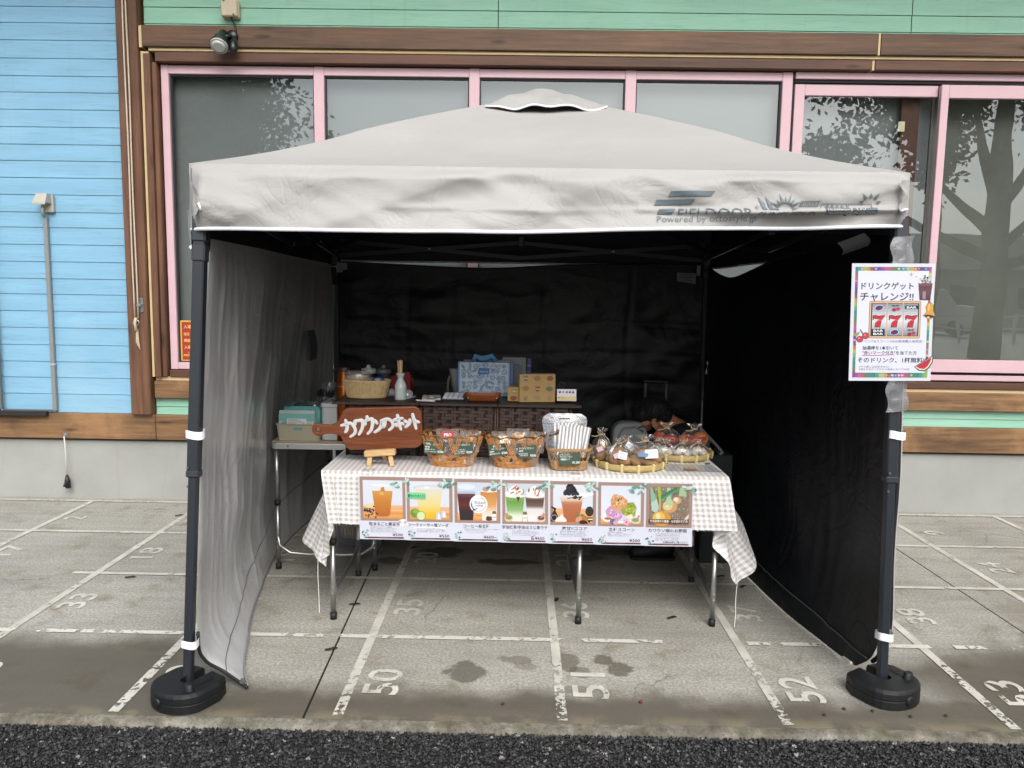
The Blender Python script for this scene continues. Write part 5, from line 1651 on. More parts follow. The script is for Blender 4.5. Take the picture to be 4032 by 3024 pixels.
        ell(p, M, pap('b8793f'), .138, .118, .016, .010, z + .0013, 14, -.7); ell(p, M, pap('d9a08c'), .116, .114, .014, .008, z + .0014, 14, .7); ell(p, M, pap('5d8f45'), .128, .130, .007, .0035, z + .0014, 8, .4); ell(p, M, pap('5d8f45'), .112, .128, .007, .0035, z + .0014, 8, -.4)
        ell(p, M, pap('43222a'), .132, .104, .014, .007, z + .0015); 
        for k in range(6): ell(p, M, pap('3f2420'), .147 + rg.gauss(0, .006), .103 + rg.gauss(0, .003), .004, .0025, z + .0016, 6, k)
    elif i == 5:
        scene_bg(p, M, .118, z, 'e4e9f4', 'dfe5f2')
        ell(p, M, pap('eef1f8'), .096, .128, .066, .026, z + .0002, 28); ell(p, M, pap('d5dcea'), .096, .130, .056, .018, z + .0003, 28)
        rg = random.Random(5)
        def scone(cx, cy, r, cols, z0):
            pts = []
            for k in range(18):
                a = R(k * 20); q = r * (1 + .10 * math.sin(3 * a + cx * 90) + .05 * math.sin(7 * a))
                pts.append((cx + q * math.cos(a), cy + q * math.sin(a) * .95))
            pol(p, M, pap(cols[0]), pts, z0)
            for k in range(24):
                a = rg.random() * 6.28; d = r * .85 * math.sqrt(rg.random())
                ell(p, M, pap(rg.choice(cols)), cx + d * math.cos(a), cy + d * math.sin(a) * .9, r * .17, r * .10, z0 + .0001 + k * .00001, 7, rg.random() * 3)
        scone(.072, .137, .032, ['cf9cc4', 'dcb3d2', 'b983ad', 'ecd6e6'], z + .0005)
        scone(.125, .152, .029, ['9aa83f', 'b3bd55', '7d8a2c', 'c8c97a'], z + .0009)
        scone(.086, .178, .031, ['dca677', 'e8bd93', 'c98c58', 'f0d0ac'], z + .0013)
        for k in range(5): ell(p, M, pap('4b2f22'), .090 + rg.gauss(0, .004), .187 + rg.gauss(0, .003), .004, .002, z + .0018, 6, k)
        ell(p, M, pap('efe7e0'), .048, .117, .020, .010, z + .0016); ell(p, M, pap('b87342'), .048, .120, .013, .005, z + .0017)
        ell(p, M, pap('6f6fa8'), .065, .110, .0105, .010, z + .0018); ell(p, M, pap('e2a9b4'), .076, .105, .009, .008, z + .0019)
        for k in range(5): ell(p, M, pap('efb5d2'), .116 + .008 * math.cos(k * 1.256), .108 + .008 * math.sin(k * 1.256), .0065, .005, z + .0018 + k * .00001, 8, k * 1.256)
        ell(p, M, pap('c7396f'), .116, .108, .003, .003, z + .002)
        pol(p, M, pap('efe6cf'), [(.112, .128), (.134, .138), (.142, .124), (.122, .114)], z + .0016)
        ell(p, M, pap('d9d2c2'), .150, .113, .017, .012, z + .0019); ell(p, M, pap('8aa455'), .149, .116, .013, .007, z + .002); pol(p, M, pap('c98d78'), [(.150, .116), (.156, .116), (.166, .132), (.160, .135)], z + .0021)
    else:
        rect(p, M, pap('8b7a69'), .022, .100, .168, .238, z)
        rg = random.Random(9)
        for k in range(260):
            ell(p, M, pap(rg.choice(['6d5c4e', 'a8998a', '57483c', 'c2b5a6', '8a7866'])), rg.uniform(.024, .166), rg.uniform(.102, .236), .0034, .0020, z + .0001 + k * .000001, 6, rg.random() * 3)
        for k in range(14):
            x = rg.uniform(.03, .07)
            pol(p, M, pap(rg.choice(['c9b370', 'b39a52', 'd9c88c'])), [(x, .19), (x + .003, .19), (x + rg.uniform(-.01, .02), .236)], z + .0005)
        def bulb(cx, cy, r, c0, c1, c2, z0):
            ell(p, M, pap(c0), cx, cy, r, r * .82, z0, 24); ell(p, M, pap(c1), cx - r * .25, cy + r * .1, r * .62, r * .6, z0 + .0001, 20); ell(p, M, pap(c2), cx - r * .35, cy + r * .25, r * .25, r * .3, z0 + .0002, 14)
        pol(p, M, pap('8fb7a2'), [(.024, .236), (.032, .236), (.060, .160), (.050, .150), (.030, .176)], z + .0006)
        pol(p, M, pap('b8d0c2'), [(.028, .178), (.050, .195), (.058, .160), (.050, .142), (.034, .152)], z + .0007)
        pol(p, M, pap('3f7d5e'), [(.058, .190), (.130, .236), (.118, .238), (.052, .200)], z + .0011)
        pol(p, M, pap('5f9a72'), [(.060, .186), (.128, .226), (.132, .236), (.056, .192)], z + .0010)
        pol(p, M, pap('9cc152'), [(.052, .238), (.062, .238), (.066, .180), (.058, .180)], z + .0013)
        pol(p, M, pap('cfa476'), [(.058, .180), (.066, .180), (.064, .125), (.061, .125)], z + .0014)
        pol(p, M, pap('a8c8ac'), [(.086, .236), (.100, .236), (.104, .184), (.086, .184)], z + .0008)
        bulb(.098, .168, .028, 'cfa070', 'dfcf94', 'eef0e2', z + .0009)
        pol(p, M, pap('b6cca0'), [(.086, .196), (.102, .196), (.114, .174), (.076, .170)], z + .0012)
        bulb(.124, .190, .016, 'd6a67c', 'e6d6ae', 'f2f2ea', z + .0008)
        pol(p, M, pap('a9c59c'), [(.134, .236), (.150, .236), (.160, .205), (.130, .205)], z + .0007)
        bulb(.068, .124, .035, 'd39a42', 'e2be5e', 'e9dca4', z + .0016)
        pol(p, M, pap('e9e2cf'), [(.148, .104), (.168, .128), (.168, .142), (.140, .108)], z + .0005)
        rect(p, M, pap('59342b'), .021, .1065, .168, .1215, z + .0022)
        write(p, '栽培期間中の農薬・化学肥料不使用', .0945, .1105, .0105, M, pap('f4f1ec'), z + .0024, width=.138, align='CENTER', bold=.012)

mroots = []
for i in range(7):
    x0 = MENU_T[0] + i * .1893
    zt = MENU_T[1] - i * .0011
    lean = -.0045 * i * .0
    t_ = thing('menu_sheet', LABELS[i], 'menu', (x0, .090, zt - MENU_H), 'menu sheets taped along the table front')
    M = FACE((x0 + (.004 if i == 0 else 0), .0905 - .0006 * i, zt - MENU_H))
    sh = Matrix.Identity(4); sh[0][1] = -.018                         # hangs slightly askew
    M = M @ sh
    m_ = MB(); m_.add([M @ Vector(p) for p in [(0, 0, -.0016), (MENU_W, 0, -.0016), (MENU_W, MENU_H, -.0016), (0, MENU_H, -.0016), (0, 0, 0), (MENU_W, 0, 0), (MENU_W, MENU_H, 0), (0, MENU_H, 0)]],
                      [(3, 2, 1, 0), (4, 5, 6, 7), (0, 1, 5, 4), (1, 2, 6, 5), (2, 3, 7, 6), (3, 0, 4, 7)])
    m_.build('sheet', t_, flat('c6c9d6', .28))
    p = MB()
    Mp = M @ Matrix.Translation((.005 - .011 * 1.074, .076 - .091 * 1.12, 0)) @ Matrix.Diagonal((1.074, 1.12, 1, 1))
    rect(p, Mp, pap('a88c7f'), .011, .091, .180, .250, .0003)
    draw_picture(i, p, Mp, .0006)
    leaves(p, Mp, .160, .246, .042, .0034, i)
    p.build('picture', t_)
    p = MB()
    write(p, TITLES[i], TX[i], .0575, .0158, M, C_txt, .0008, width=TW[i], align='CENTER', bold=.014)
    for k, ln in enumerate(BODY[i]):
        write(p, ln, .044, .0490 - .0066 * k - (.002 if i == 1 else 0), .0054, M, C_gray if i != 6 else pap('9d97a6'), .0007, width=min(.135, len(ln) * .0064 * .82 + .006), res=1)
    if PRICE[i]:
        write(p, PRICE[i], .172, .0140, .0165, M, C_txt, .0009, align='RIGHT', width=[.041, .041, .053, .056, .042, .042][i], bold=.01)
    else:
        write(p, 'お値段は袋をご覧ください', .172, .0135, .0085, M, C_txt, .0009, align='RIGHT', width=.098, bold=.012)
    l_ = p.build('lettering', t_)
    p = MB()
    rect(p, M, pap('6d4743'), .032, .0040, .176, .0105, .0004)
    write(p, 'カワウソのホント', .095, .0052, .0050, M, pap('cdb6b0'), .0007, align='CENTER', res=1)
    sprig(p, M, .014, .008, .022, .0012, i)
    p.build('footer', t_)
    if i == 1:
        p = MB(); M2 = M @ Matrix.Translation((.007, .171, .0036)) @ Matrix.Rotation(R(-1), 4, 'Z')
        p.add([M2 @ Vector(q) for q in [(0, 0, 0), (.074, 0, 0), (.074, .025, .0004), (0, .025, 0)]], [(0, 1, 2, 3)]); p.mats = [flat('6fc48a', .5)]
        write(p, '夏をのりきろう!!', .037, .006, .014, M2, flat('14201a', .5), .0008, width=.068, align='CENTER', bold=.015)
        p.build('sticker', t_)
        p = MB(); rect(p, M, pap('f6f8f2'), .034, .0490, .158, .0550, .0006); p.build('correction_strip', t_)
# clear tape strips holding the row
M_tape = film('clear_tape', (1, 1, 1), .14, .25, .12)
for k, x in enumerate((-.758, .065)):
    t_ = thing('tape_strip', ['strip of clear tape over the table edge above the tea menu', 'strip of clear tape over the table edge above the cocoa menu'][k], 'tape', (x, .1, CZ), 'tape strips holding the menus')
    m_ = MB(); m_.grid(lambda u, v: (x - .022 + .044 * u, .150 - .055 * min(1, v * 1.6) , CZ + .003 + (.0 if v < .62 else -(v - .62) * .10)), 2, 12); m_.build('tape', t_, M_tape)
# ------------------------------------------------------------------ things on the front table
M_rat = speck('rattan', 'bd864e', .45, .25, 60)
M_rat2 = speck('pale_rattan', 'a98558', .5, .2, 60)
M_rat3 = speck('cream_rattan', 'd3b98a', .55, .15, 60)
M_card = flat('2f4535', .6)
M_chalk = flat('e9ece4', .8)
M_film = film('clear_film', (.97, .97, .97), .075, .10, .04)
M_film2 = film('milky_film', (.94, .94, .95), .07, .18, .13)

# --- cutting board sign on a little easel
BX, BY, BZ = -.768, .305, CZ
eas = thing('easel', 'small pale wooden easel holding the cutting board sign on the gingham cloth', 'easel', (-.725, .24, CZ))
M_ewood = wood('pale_easel_wood', 'b98f5c', 'dcb988', 'X', 2.5, .6, False)
for k, (p0, p1) in enumerate([((-.772, .203, CZ + .001), (-.768, .214, CZ + .050)), ((-.676, .203, CZ + .001), (-.689, .214, CZ + .056)), ((-.730, .335, CZ + .001), (-.727, .268, CZ + .140))]):
    m_ = MB(); m_.bar(p0, p1, .019, .012, (1, 0, 0) if False else (0, 1, 0), .002); m_.build('leg', eas, M_ewood)
m_ = MB(); m_.bar((-.792, .213, CZ + .050), (-.664, .213, CZ + .060), .034, .026, (0, 0, 1), .004); m_.build('ledge', eas, M_ewood)

sign = thing('board_sign', 'reddish wooden cutting board with white brushed lettering, resting on the easel', 'sign', (-.745, .24, CZ + .06))
def board_outline():
    # from the photograph's proportions: handle to the left, rounded body (metres, centre of body = 0,0)
    pts = []
    def arc(cx, cy, r, a0, a1, n=8):
        for i in range(n + 1):
            a = R(a0 + (a1 - a0) * i / n)
            pts.append((cx + r * math.cos(a), cy + r * math.sin(a)))
    arc(.143, .052, .036, 90, 0)
    arc(.137, -.054, .040, 0, -90)
    arc(-.118, -.062, .034, -90, -165)
    pts.extend([(-.162, -.035), (-.175, -.026), (-.20, -.021), (-.226, -.023)])
    arc(-.252, -.003, .027, -75, -285, 12)
    pts.extend([(-.226, .018), (-.20, .016), (-.18, .022), (-.166, .034)])
    arc(-.115, .054, .034, 165, 90)
    return pts
lean = Matrix.Translation((-.735, .236, CZ + .156)) @ Matrix.Rotation(R(12), 4, 'X') @ Matrix.Rotation(R(-2.6), 4, 'Y')
face = lean @ Matrix(((1, 0, 0, 0), (0, 0, -1, 0), (0, 1, 0, 0), (0, 0, 0, 1)))   # local x right, y up, z towards the street
M_board = wood('acacia_board', '5c2e1a', '8f5538', 'X', 2.2, .4, False)
bo = board_outline()
m_ = MB()
hole = [(-.252 + .0085 * math.cos(R(a)), -.003 + .0095 * math.sin(R(a))) for a in range(0, 360, 24)]
# split the outline at the hole so that it is a true opening
bm = bmesh.new()
ov = [bm.verts.new((x, y, 0)) for x, y in bo]; hv = [bm.verts.new((x, y, 0)) for x, y in hole]
oe = [bm.edges.new((ov[i], ov[(i + 1) % len(ov)])) for i in range(len(ov))]
he = [bm.edges.new((hv[i], hv[(i + 1) % len(hv)])) for i in range(len(hv))]
bmesh.ops.triangle_fill(bm, use_beauty=True, edges=oe + he)
r_ = bmesh.ops.extrude_face_region(bm, geom=bm.faces[:])
bmesh.ops.translate(bm, vec=(0, 0, .016), verts=[v for v in r_['geom'] if isinstance(v, bmesh.types.BMVert)])
bmesh.ops.recalc_face_normals(bm, faces=bm.faces)
ed = [e for e in bm.edges if len(e.link_faces) == 2 and e.calc_face_angle(0) > 1.2 and abs(e.verts[0].co.z - e.verts[1].co.z) < 1e-6]
bmesh.ops.bevel(bm, geom=ed, offset=.0035, segments=2, affect='EDGES', profile=.5)
bm.verts.index_update()
m_.add([face @ Vector((v.co.x, v.co.y, v.co.z - .010)) for v in bm.verts], [tuple(v.index for v in f.verts) for f in bm.faces])
bm.free()
m_.build('board', sign, M_board)
# brushed katakana, stroke by stroke (page coordinates measured on the board)
def bpx(x, y):
    return ((x - 1600) * .000343 + .010, (1085 - y) * .000343 + .0)
KANA = [[(1122, 1042), (1175, 1028), (1232, 1014), (1266, 1050), (1284, 1100), (1268, 1152), (1216, 1188)], [(1178, 972), (1186, 1010), (1190, 1060), (1178, 1105), (1160, 1128)],
        [(1284, 992), (1288, 1012), (1292, 1032)], [(1290, 988), (1340, 984), (1378, 986), (1376, 1060), (1350, 1120), (1322, 1164)],
        [(1440, 932), (1444, 972)], [(1412, 990), (1407, 1038)], [(1414, 984), (1460, 976), (1500, 970), (1496, 1040), (1472, 1110), (1428, 1156)],
        [(1530, 986), (1552, 1026)], [(1608, 986), (1604, 1040), (1572, 1100), (1512, 1140)],
        [(1656, 980), (1648, 1030), (1630, 1070), (1612, 1066), (1606, 1030), (1632, 988), (1690, 976), (1732, 1010), (1740, 1060), (1718, 1096), (1688, 1116)],
        [(1754, 992), (1800, 980), (1864, 968)], [(1804, 926), (1810, 980), (1818, 1050), (1832, 1112)], [(1776, 1036), (1784, 1064)], [(1848, 1030), (1864, 1046)],
        [(1884, 1000), (1912, 1022)], [(1950, 988), (1936, 1040), (1888, 1084)],
        [(1986, 920), (1996, 980), (2006, 1050), (2014, 1108)], [(2002, 1006), (2028, 1016), (2056, 1026)]]
CH = [2, 2, 3, 2, 1, 4, 2, 2]; CH = [i for i, c in enumerate(CH) for _ in range(c)]
M_white = speck('brushed_white', 'd9dbdd', .6, .05, 60)
mk_ = MB()
for si_, st_ in enumerate(KANA):
    pts = [bpx(*p) for p in st_]
    if len(pts) > 2:
        f_ = curve([(x, y, 0) for x, y in pts]); pl = [f_(i / (6 * len(pts))) for i in range(6 * len(pts) + 1)]
    else:
        pl = [Vector((*pts[0], 0)).lerp(Vector((*pts[1], 0)), i / 4) for i in range(5)]
    wd = [.0063 * (.82 + .35 * abs(math.sin(i / len(pl) * 2.6 + .5))) for i in range(len(pl))]
    vs, fs = [], []
    # a raised ribbon of paint with round ends
    d0 = (pl[1] - pl[0]).normalized(); d1 = (pl[-1] - pl[-2]).normalized()
    pl = [pl[0] - d0 * wd[0] * .8, pl[0] - d0 * wd[0] * .4] + pl + [pl[-1] + d1 * wd[-1] * .4, pl[-1] + d1 * wd[-1] * .8]
    wd = [wd[0] * .35, wd[0] * .8] + wd + [wd[-1] * .8, wd[-1] * .35]
    for i, q in enumerate(pl):
        d = (pl[min(i + 1, len(pl) - 1)] - pl[max(i - 1, 0)]).normalized(); n_ = Vector((-d.y, d.x, 0))
        for s_, z in ((-1, .0064), (-.55, .0078), (.55, .0078), (1, .0064)):
            vs.append(face @ (q + n_ * wd[i] * s_ + Vector((0, 0, z))))
        if i:
            for k in range(3): fs.append(((i - 1) * 4 + k, i * 4 + k, i * 4 + k + 1, (i - 1) * 4 + k + 1))
    mk_.add(vs, fs, True)
    if si_ + 1 == len(KANA) or CH[si_ + 1] != CH[si_]:
        mk_.build('painted_character', sign, M_white)['kind'] = 'stuff'; mk_ = MB()

# --- round wicker baskets
def wicker_basket():
    t_ = thing('wicker_basket', 'round honey coloured wicker basket of scones beside the cutting board sign', 'basket', (0, 0, 0), 'open wicker baskets of scones')
    ra, rb_ = .088, .062
    def wall(th, z):                                             # z 0..1 over the height
        k = 1 + .48 * z ** .85
        return Vector((ra * k * math.cos(th), rb_ * k * math.sin(th), .012 + z * .115))
    m_ = MB()
    for j in range(5):
        for s_ in (0, 1):
            pts = [wall(2 * math.pi * i / 72, 0) * (1 + .012 * j) + Vector((.0025 * math.cos(2 * math.pi * i / 72) * math.sin(i * math.pi / 3 + s_ * math.pi), .0025 * math.sin(2 * math.pi * i / 72) * math.sin(i * math.pi / 3 + s_ * math.pi), -.010 + j * .0056)) for i in range(72)]
            m_.tube(pts, .0021, 6, closed=True)
    m_.lathe([(0, .004), (ra * .98, .004)], (0, 0, 0), 40, 1, rb_ / ra, False)
    m_.build('base_weave', t_, M_rat)
    m_ = MB()
    n = 11
    for i in range(n):
        th0 = 2 * math.pi * i / n
        for s_ in (-1, 1):
            for q in range(3):
                o_ = (q - 1) * .085
                pts = []
                for k in range(13):
                    z = k / 12
                    th = th0 + s_ * .42 * math.sin(z * math.pi / 2 * 1.0) + o_ * (1 - .4 * z)
                    pts.append(wall(th, .08 + z * .90) * (1 + .010 * s_ * math.cos(z * 9)))
                m_.tube(pts, .0022, 5)
    m_.build('lattice', t_, M_rat)
    m_ = MB()
    for q in range(3):
        for w_ in range(2):
            pts = []
            N = 120
            for i in range(N):
                th = 2 * math.pi * i / N
                ph = th * n / 2 * 1.0 + w_ * math.pi / 1.0 + q * .22
                z = .97 + .13 * abs(math.sin(ph)) - .015 * q
                pts.append(wall(th, z) * (1 + .022 * math.cos(ph * 2)))
            m_.tube(pts, .0024, 5, closed=True)
    m_.build('rim', t_, M_rat)
    m_ = MB()
    for w_ in range(4):
        pts = []
        for i in range(60):
            th = 2 * math.pi * i / 60
            pts.append(wall(th, .30 + .05 * math.sin(th * 9 + w_ * 2) + .24 * 0) * (1.0 + .008 * math.cos(th * 9 + w_)))
        if w_ < 2: m_.tube(pts, .0020, 5, closed=True)
    m_.build('hoop', t_, M_rat)
    return t_
b1 = wicker_basket()
b1.location = (-.437, .268, CZ)
b1['label'] = 'honey coloured wicker basket of scones next to the cutting board sign'
b2 = dup(b1, None, (-.172, .268, CZ), R(20), 'honey coloured wicker basket of scones next to the rectangular basket')

M_scone = [speck('scone_' + n, h, .7, .25, 50, .5, .004) for n, h in (('plain', 'c9924f'), ('cocoa', '5c3626'), ('white', 'd9c49a'), ('berry', '9c3f45'))]
def scone_pack(x, y, z, rot, tilt, mt, label, red=False, label_white=True):
    t_ = thing('scone_pack', label, 'pastry', (x, y, z), 'wrapped scones in the baskets')
    Mx = Matrix.Translation((x, y, z)) @ Matrix.Rotation(rot, 4, 'Z') @ Matrix.Rotation(tilt, 4, 'X')
    m_ = MB(); m_.blob((0, 0, 0), (.034, .018, .028), int(x * 1000) % 17, .35, 2.2); m_.tf(Mx); m_.build('scone', t_, mt)
    m_ = MB()
    def wr(u, v):
        a, b = (u - .5) * .094, (v - .5) * .088
        puff = .021 * max(0, (1 - (2 * u - 1) ** 4)) * max(0, (1 - (2 * v - 1) ** 4))
        return Mx @ Vector((a, -puff - .002 - .004 * mn.noise(Vector((u * 7, v * 7, x * 50))), b))
    m_.grid(wr, 14, 14)
    m_.grid(lambda u, v: Mx @ Vector(((u - .5) * .094, .020 * max(0, (1 - (2 * u - 1) ** 4)) * max(0, (1 - (2 * v - 1) ** 4)) + .002, (v - .5) * .088)), 10, 10, flip=True)
    m_.build('wrapper', t_, M_film2)
    if label_white:
        m_ = MB(); m_.grid(lambda u, v: Mx @ Vector(((u - .5) * .030, -.0265 + .004 * (u - .5) ** 2, -.012 + (v - .5) * .024)), 3, 3)
        l_ = m_.build('label', t_, flat('e4e2de', .6))
        m_ = MB()
        for q in range(3): m_.obox(Mx @ Vector((0, -.0272, -.006 - q * .006)), (Mx.to_3x3() @ Vector((.010 - q * .002, 0, 0))), Mx.to_3x3() @ Vector((0, .0003, 0)), Mx.to_3x3() @ Vector((0, 0, .0008)))
        m_.build('print', l_, flat('77757a', .6))
    if red:
        m_ = MB(); m_.prism([(.028 * math.cos(R(a)) * (1 + .04 * math.cos(R(a * 9))), .017 * math.sin(R(a)) * (1 + .05 * math.cos(R(a * 9)))) for a in range(0, 360, 10)], -.001, .001)
        m_.tf(Mx @ Matrix.Translation((0, -.030, .018)) @ Matrix.Rotation(R(90), 4, 'X'))
        l_ = m_.build('seal', t_, flat('b01c33', .5))
        m_ = MB(); write(m_, 'PRO', 0, -.006, .018, Mx @ Matrix.Translation((0, -.0318, .018)) @ Matrix.Rotation(R(90), 4, 'X'), flat('efe9e6', .6), align='CENTER', width=.030, bold=.03); m_.build('print', l_)
PK = [(-.455, .255, .105, .1, -.25, 1, 'wrapped scone with a red seal at the top of the left wicker basket', True, False), (-.365, .265, .100, -.3, -.3, 0, 'wrapped golden scone at the top right of the left wicker basket', False, False),
      (-.405, .300, .085, .2, .1, 2, 'wrapped pale scone behind the right card of the left basket', False, True),
      (-.480, .245, .045, .2, .1, 0, 'wrapped scone with a white label low in the left side of the left basket', False, True), (-.430, .235, .045, -.1, .0, 3, 'dark red wrapped scone low in the middle of the left basket', False, False),
      (-.388, .240, .042, -.2, .1, 0, 'wrapped scone with a white label low in the right of the left basket', False, True),
      (-.225, .262, .102, .2, -.5, 2, 'wrapped scone in crinkled film at the top left of the right wicker basket', False, False), (-.165, .270, .110, -.1, -.2, 0, 'golden wrapped scone at the top middle of the right wicker basket', False, False),
      (-.098, .268, .100, -.3, -.3, 0, 'wrapped chocolate flecked scone at the top right of the right wicker basket', False, False), (-.215, .243, .042, .2, .1, 2, 'pale wrapped scone low in the left of the right basket', False, True),
      (-.170, .235, .048, 0, .1, 1, 'dark wrapped scone low in the middle of the right basket', False, True), (-.125, .245, .045, -.2, .05, 0, 'golden wrapped scone low in the right of the right basket', False, False)]
for (x, y, z, r1, r2, k, lb_, rd, lw) in PK:
    scone_pack(x, y, CZ + z, r1, r2, M_scone[k], lb_, rd, lw)

def price_card(cx, y, cz, w, h, rot, lines, price, label, lean_=-.18):
    t_ = thing('price_card', label, 'price card', (cx, y, cz), 'hand chalked price cards')
    Mx = Matrix.Translation((cx, y, cz)) @ Matrix.Rotation(rot, 4, 'Y') @ Matrix.Rotation(lean_, 4, 'X') @ Matrix.Rotation(R(90), 4, 'X')
    m_ = MB(); m_.obox(Mx @ Vector((0, 0, 0)), Mx.to_3x3() @ Vector((w / 2, 0, 0)), Mx.to_3x3() @ Vector((0, h / 2, 0)), Mx.to_3x3() @ Vector((0, 0, .0008))); m_.build('card', t_, M_card)
    m_ = MB()
    for k, (tx, sx, sy, sz, ww) in enumerate(lines):
        write(m_, tx, -w / 2 + sx, h / 2 - sy, sz, Mx, M_chalk, .0016, width=ww, res=1, bold=.012)
    write(m_, price, w / 2 - .003, -h / 2 + .005, .0125, Mx, M_chalk, .0016, width=.024 if len(price) < 5 else .030, align='RIGHT', bold=.012)
    m_.build('chalk_lettering', t_)
price_card(-.503, .196, CZ + .083, .082, .050, R(3), [('"777。スコーン', .004, .015, .011, .070), ('味噌', .003, .026, .0075, .018), ('自家製いちご!!', .003, .0355, .0065, .040), ('ココアベースの赤いスコーン', .003, .044, .0055, .052)], '¥300', 'dark green price card at the left of the left wicker basket')
price_card(-.388, .193, CZ + .082, .084, .050, R(-3), [('じゃがチーズスコーン', .004, .014, .010, .068), ('味気', .004, .024, .0075, .018), ('自家製じゃがいもと', .004, .032, .0065, .050), ('チーズの塩気が', .008, .040, .0065, .044), ('おいしい!!', .008, .0475, .0065, .040)], '¥300', 'dark green price card at the right of the left wicker basket')
price_card(-.243, .192, CZ + .079, .078, .048, R(-7), [('宇治抹茶', .018, .013, .010, .034), ('ホワイトチョコスコーン', .012, .023, .0085, .058), ('味気', .004, .032, .007, .018), ('自然な甘さです!!', .003, .041, .0065, .042)], '¥300', 'tilted dark green price card at the left of the right wicker basket')
price_card(-.125, .190, CZ + .074, .076, .050, R(-2), [('ミルクチョコスコーン', .004, .015, .010, .060), ('味気', .004, .025, .007, .018), ('甘さひかえめ', .004, .036, .007, .036), ('ザクザク!!', .009, .044, .007, .030)], '¥300', 'dark green price card at the right of the right wicker basket')
price_card(.045, .158, CZ + .055, .086, .050, R(-1.5), [('いちごメロン', .004, .012, .009, .042), ('ラスクスコーンセット', .004, .021, .009, .050), ('8種盛たて', .006, .031, .008, .038)], '¥1,200', 'dark green price card clipped to the rectangular basket')

# --- rectangular basket with pouch and striped paper bags
t_ = thing('rectangular_basket', 'small rectangular pale wicker basket holding striped paper bags', 'basket', (.045, .235, CZ))
def rrect(w, d, z, n=48, r=.2):
    pts = []
    for i in range(n):
        a = 2 * math.pi * i / n
        k = (abs(math.cos(a)) ** 5 + abs(math.sin(a)) ** 5) ** (-1 / 5)
        pts.append(Vector((.045 + w / 2 * math.cos(a) * k, .235 + d / 2 * math.sin(a) * k, CZ + z)))
    return pts
m_ = MB()
for j in range(8):
    for s_ in (0, 1):
        f = 1 + .014 * j
        pts = rrect(.140 * f, .118 * f, .006 + j * .0048, 64)
        c_ = Vector((.045, .235, 0))
        pts = [p + (Vector((p.x, p.y, 0)) - c_).normalized() * .002 * math.sin(i * math.pi / 2 + (j + s_) * math.pi) for i, p in enumerate(pts)]
        m_.tube(pts, .0023, 5, closed=True)
m_.build('lower_weave', t_, M_rat2)
m_ = MB()
b0, b1_ = rrect(.158, .130, .042, 48), rrect(.182, .150, .086, 48)
for i in range(48):
    m_.tube([b0[i], b1_[(i + (2 if (i // 2) % 2 else -2)) % 48]], .0019, 5)
m_.build('slanted_stakes', t_, M_rat2)
m_ = MB()
for j in range(3): m_.tube(rrect(.184 + .003 * (j % 2), .152 + .003 * (j % 2), .084 + j * .0042, 56), .0026, 5, closed=True)
m_.build('rim', t_, M_rat2)
m_ = MB(); m_.add([(-.02, .18, CZ + .004), (.11, .18, CZ + .004), (.11, .29, CZ + .004), (-.02, .29, CZ + .004)], [(0, 1, 2, 3)]); m_.build('floor', t_, M_rat2)

t_ = thing('stand_up_pouch', 'clear zip pouch with gold stars holding foil wrapped sweets behind the striped bags', 'pouch', (.03, .27, CZ + .02))
def pouch(u, v, d):
    w = (.118 + .068 * min(1, v * 1.25)) * (1 - .30 * max(0, (v - .88) / .12) ** 2)
    b = .026 * (1 - v) ** .7 * (1 - (2 * u - 1) ** 2)
    return (.026 + (u - .5) * w + .004 * v, .262 + d * b + .035 * v - .010 + .002 * mn.noise(Vector((u * 9, v * 9, d))), CZ + .014 + v * .205)
m_ = MB(); m_.grid(lambda u, v: pouch(u, v, -1), 16, 24); m_.grid(lambda u, v: pouch(u, v, 1), 10, 14, flip=True); m_.build('film', t_, film('pouch_film', (.80, .82, .88), .10, .2, .30, (.42, .43, .48)))
m_ = MB(); m_.tube([Vector(pouch(.02 + .96 * i / 12, .80, -1)) + Vector((0, -.002, 0)) for i in range(13)], .0016, 5); m_.build('zip_line', t_, flat('8f93a8', .3))
m_ = MB(); m_.tube([Vector(pouch(.36 + .26 * i / 6, .90, -1)) + Vector((0, -.002, 0)) for i in range(7)], .0019, 5); m_.build('hang_slot', t_, flat('1c1c20', .6))
for (u, v, s_) in [(.20, .92, .0058), (.11, .875, .0045), (.78, .93, .0070), (.88, .90, .0055)]:
    c_ = Vector(pouch(u, v, -1)) + Vector((0, -.002, 0))
    pts = [c_ + Vector(((s_ if k % 2 == 0 else s_ * .45) * math.sin(k * math.pi / 5), 0, (s_ if k % 2 == 0 else s_ * .45) * math.cos(k * math.pi / 5))) for k in range(10)]
    m_ = MB(); m_.tube(pts, .0006, 4, closed=True); m_.build('star_print', t_, flat('b9b06a', .5))
m_ = MB()
rng = random.Random(12)
for k in range(12):
    m_.blob((-.012 + rng.uniform(-.010, .024), .262 + rng.uniform(-.006, .006), CZ + .075 + k * .0065), (.014, .006, .009), k, .7, 2.5, 8, 6)
m_.build('wrapped_sweets', t_, speck('crinkled_foil', '8d7d74', .3, .5, 40, .6, .01, metal=.3))
def stripes(name, k):
    t = NT(name)
    sp = t.n.new('ShaderNodeSeparateXYZ'); t.l.new(t.co('UV'), sp.inputs[0])
    f = t.math('FRACT', t.math('MULTIPLY', sp.outputs[0], k))
    t.bs(color=t.mix(t.math('MULTIPLY', t.step(f, .48, .50), t.step(f, 1, .98)), S('e9e8e8'), S('9c9b9b')), rough=.6)
    t.bump(t.noise(t.co(), 18, 3), .4, .008)
    return t.m
M_str = stripes('striped_paper', 7)
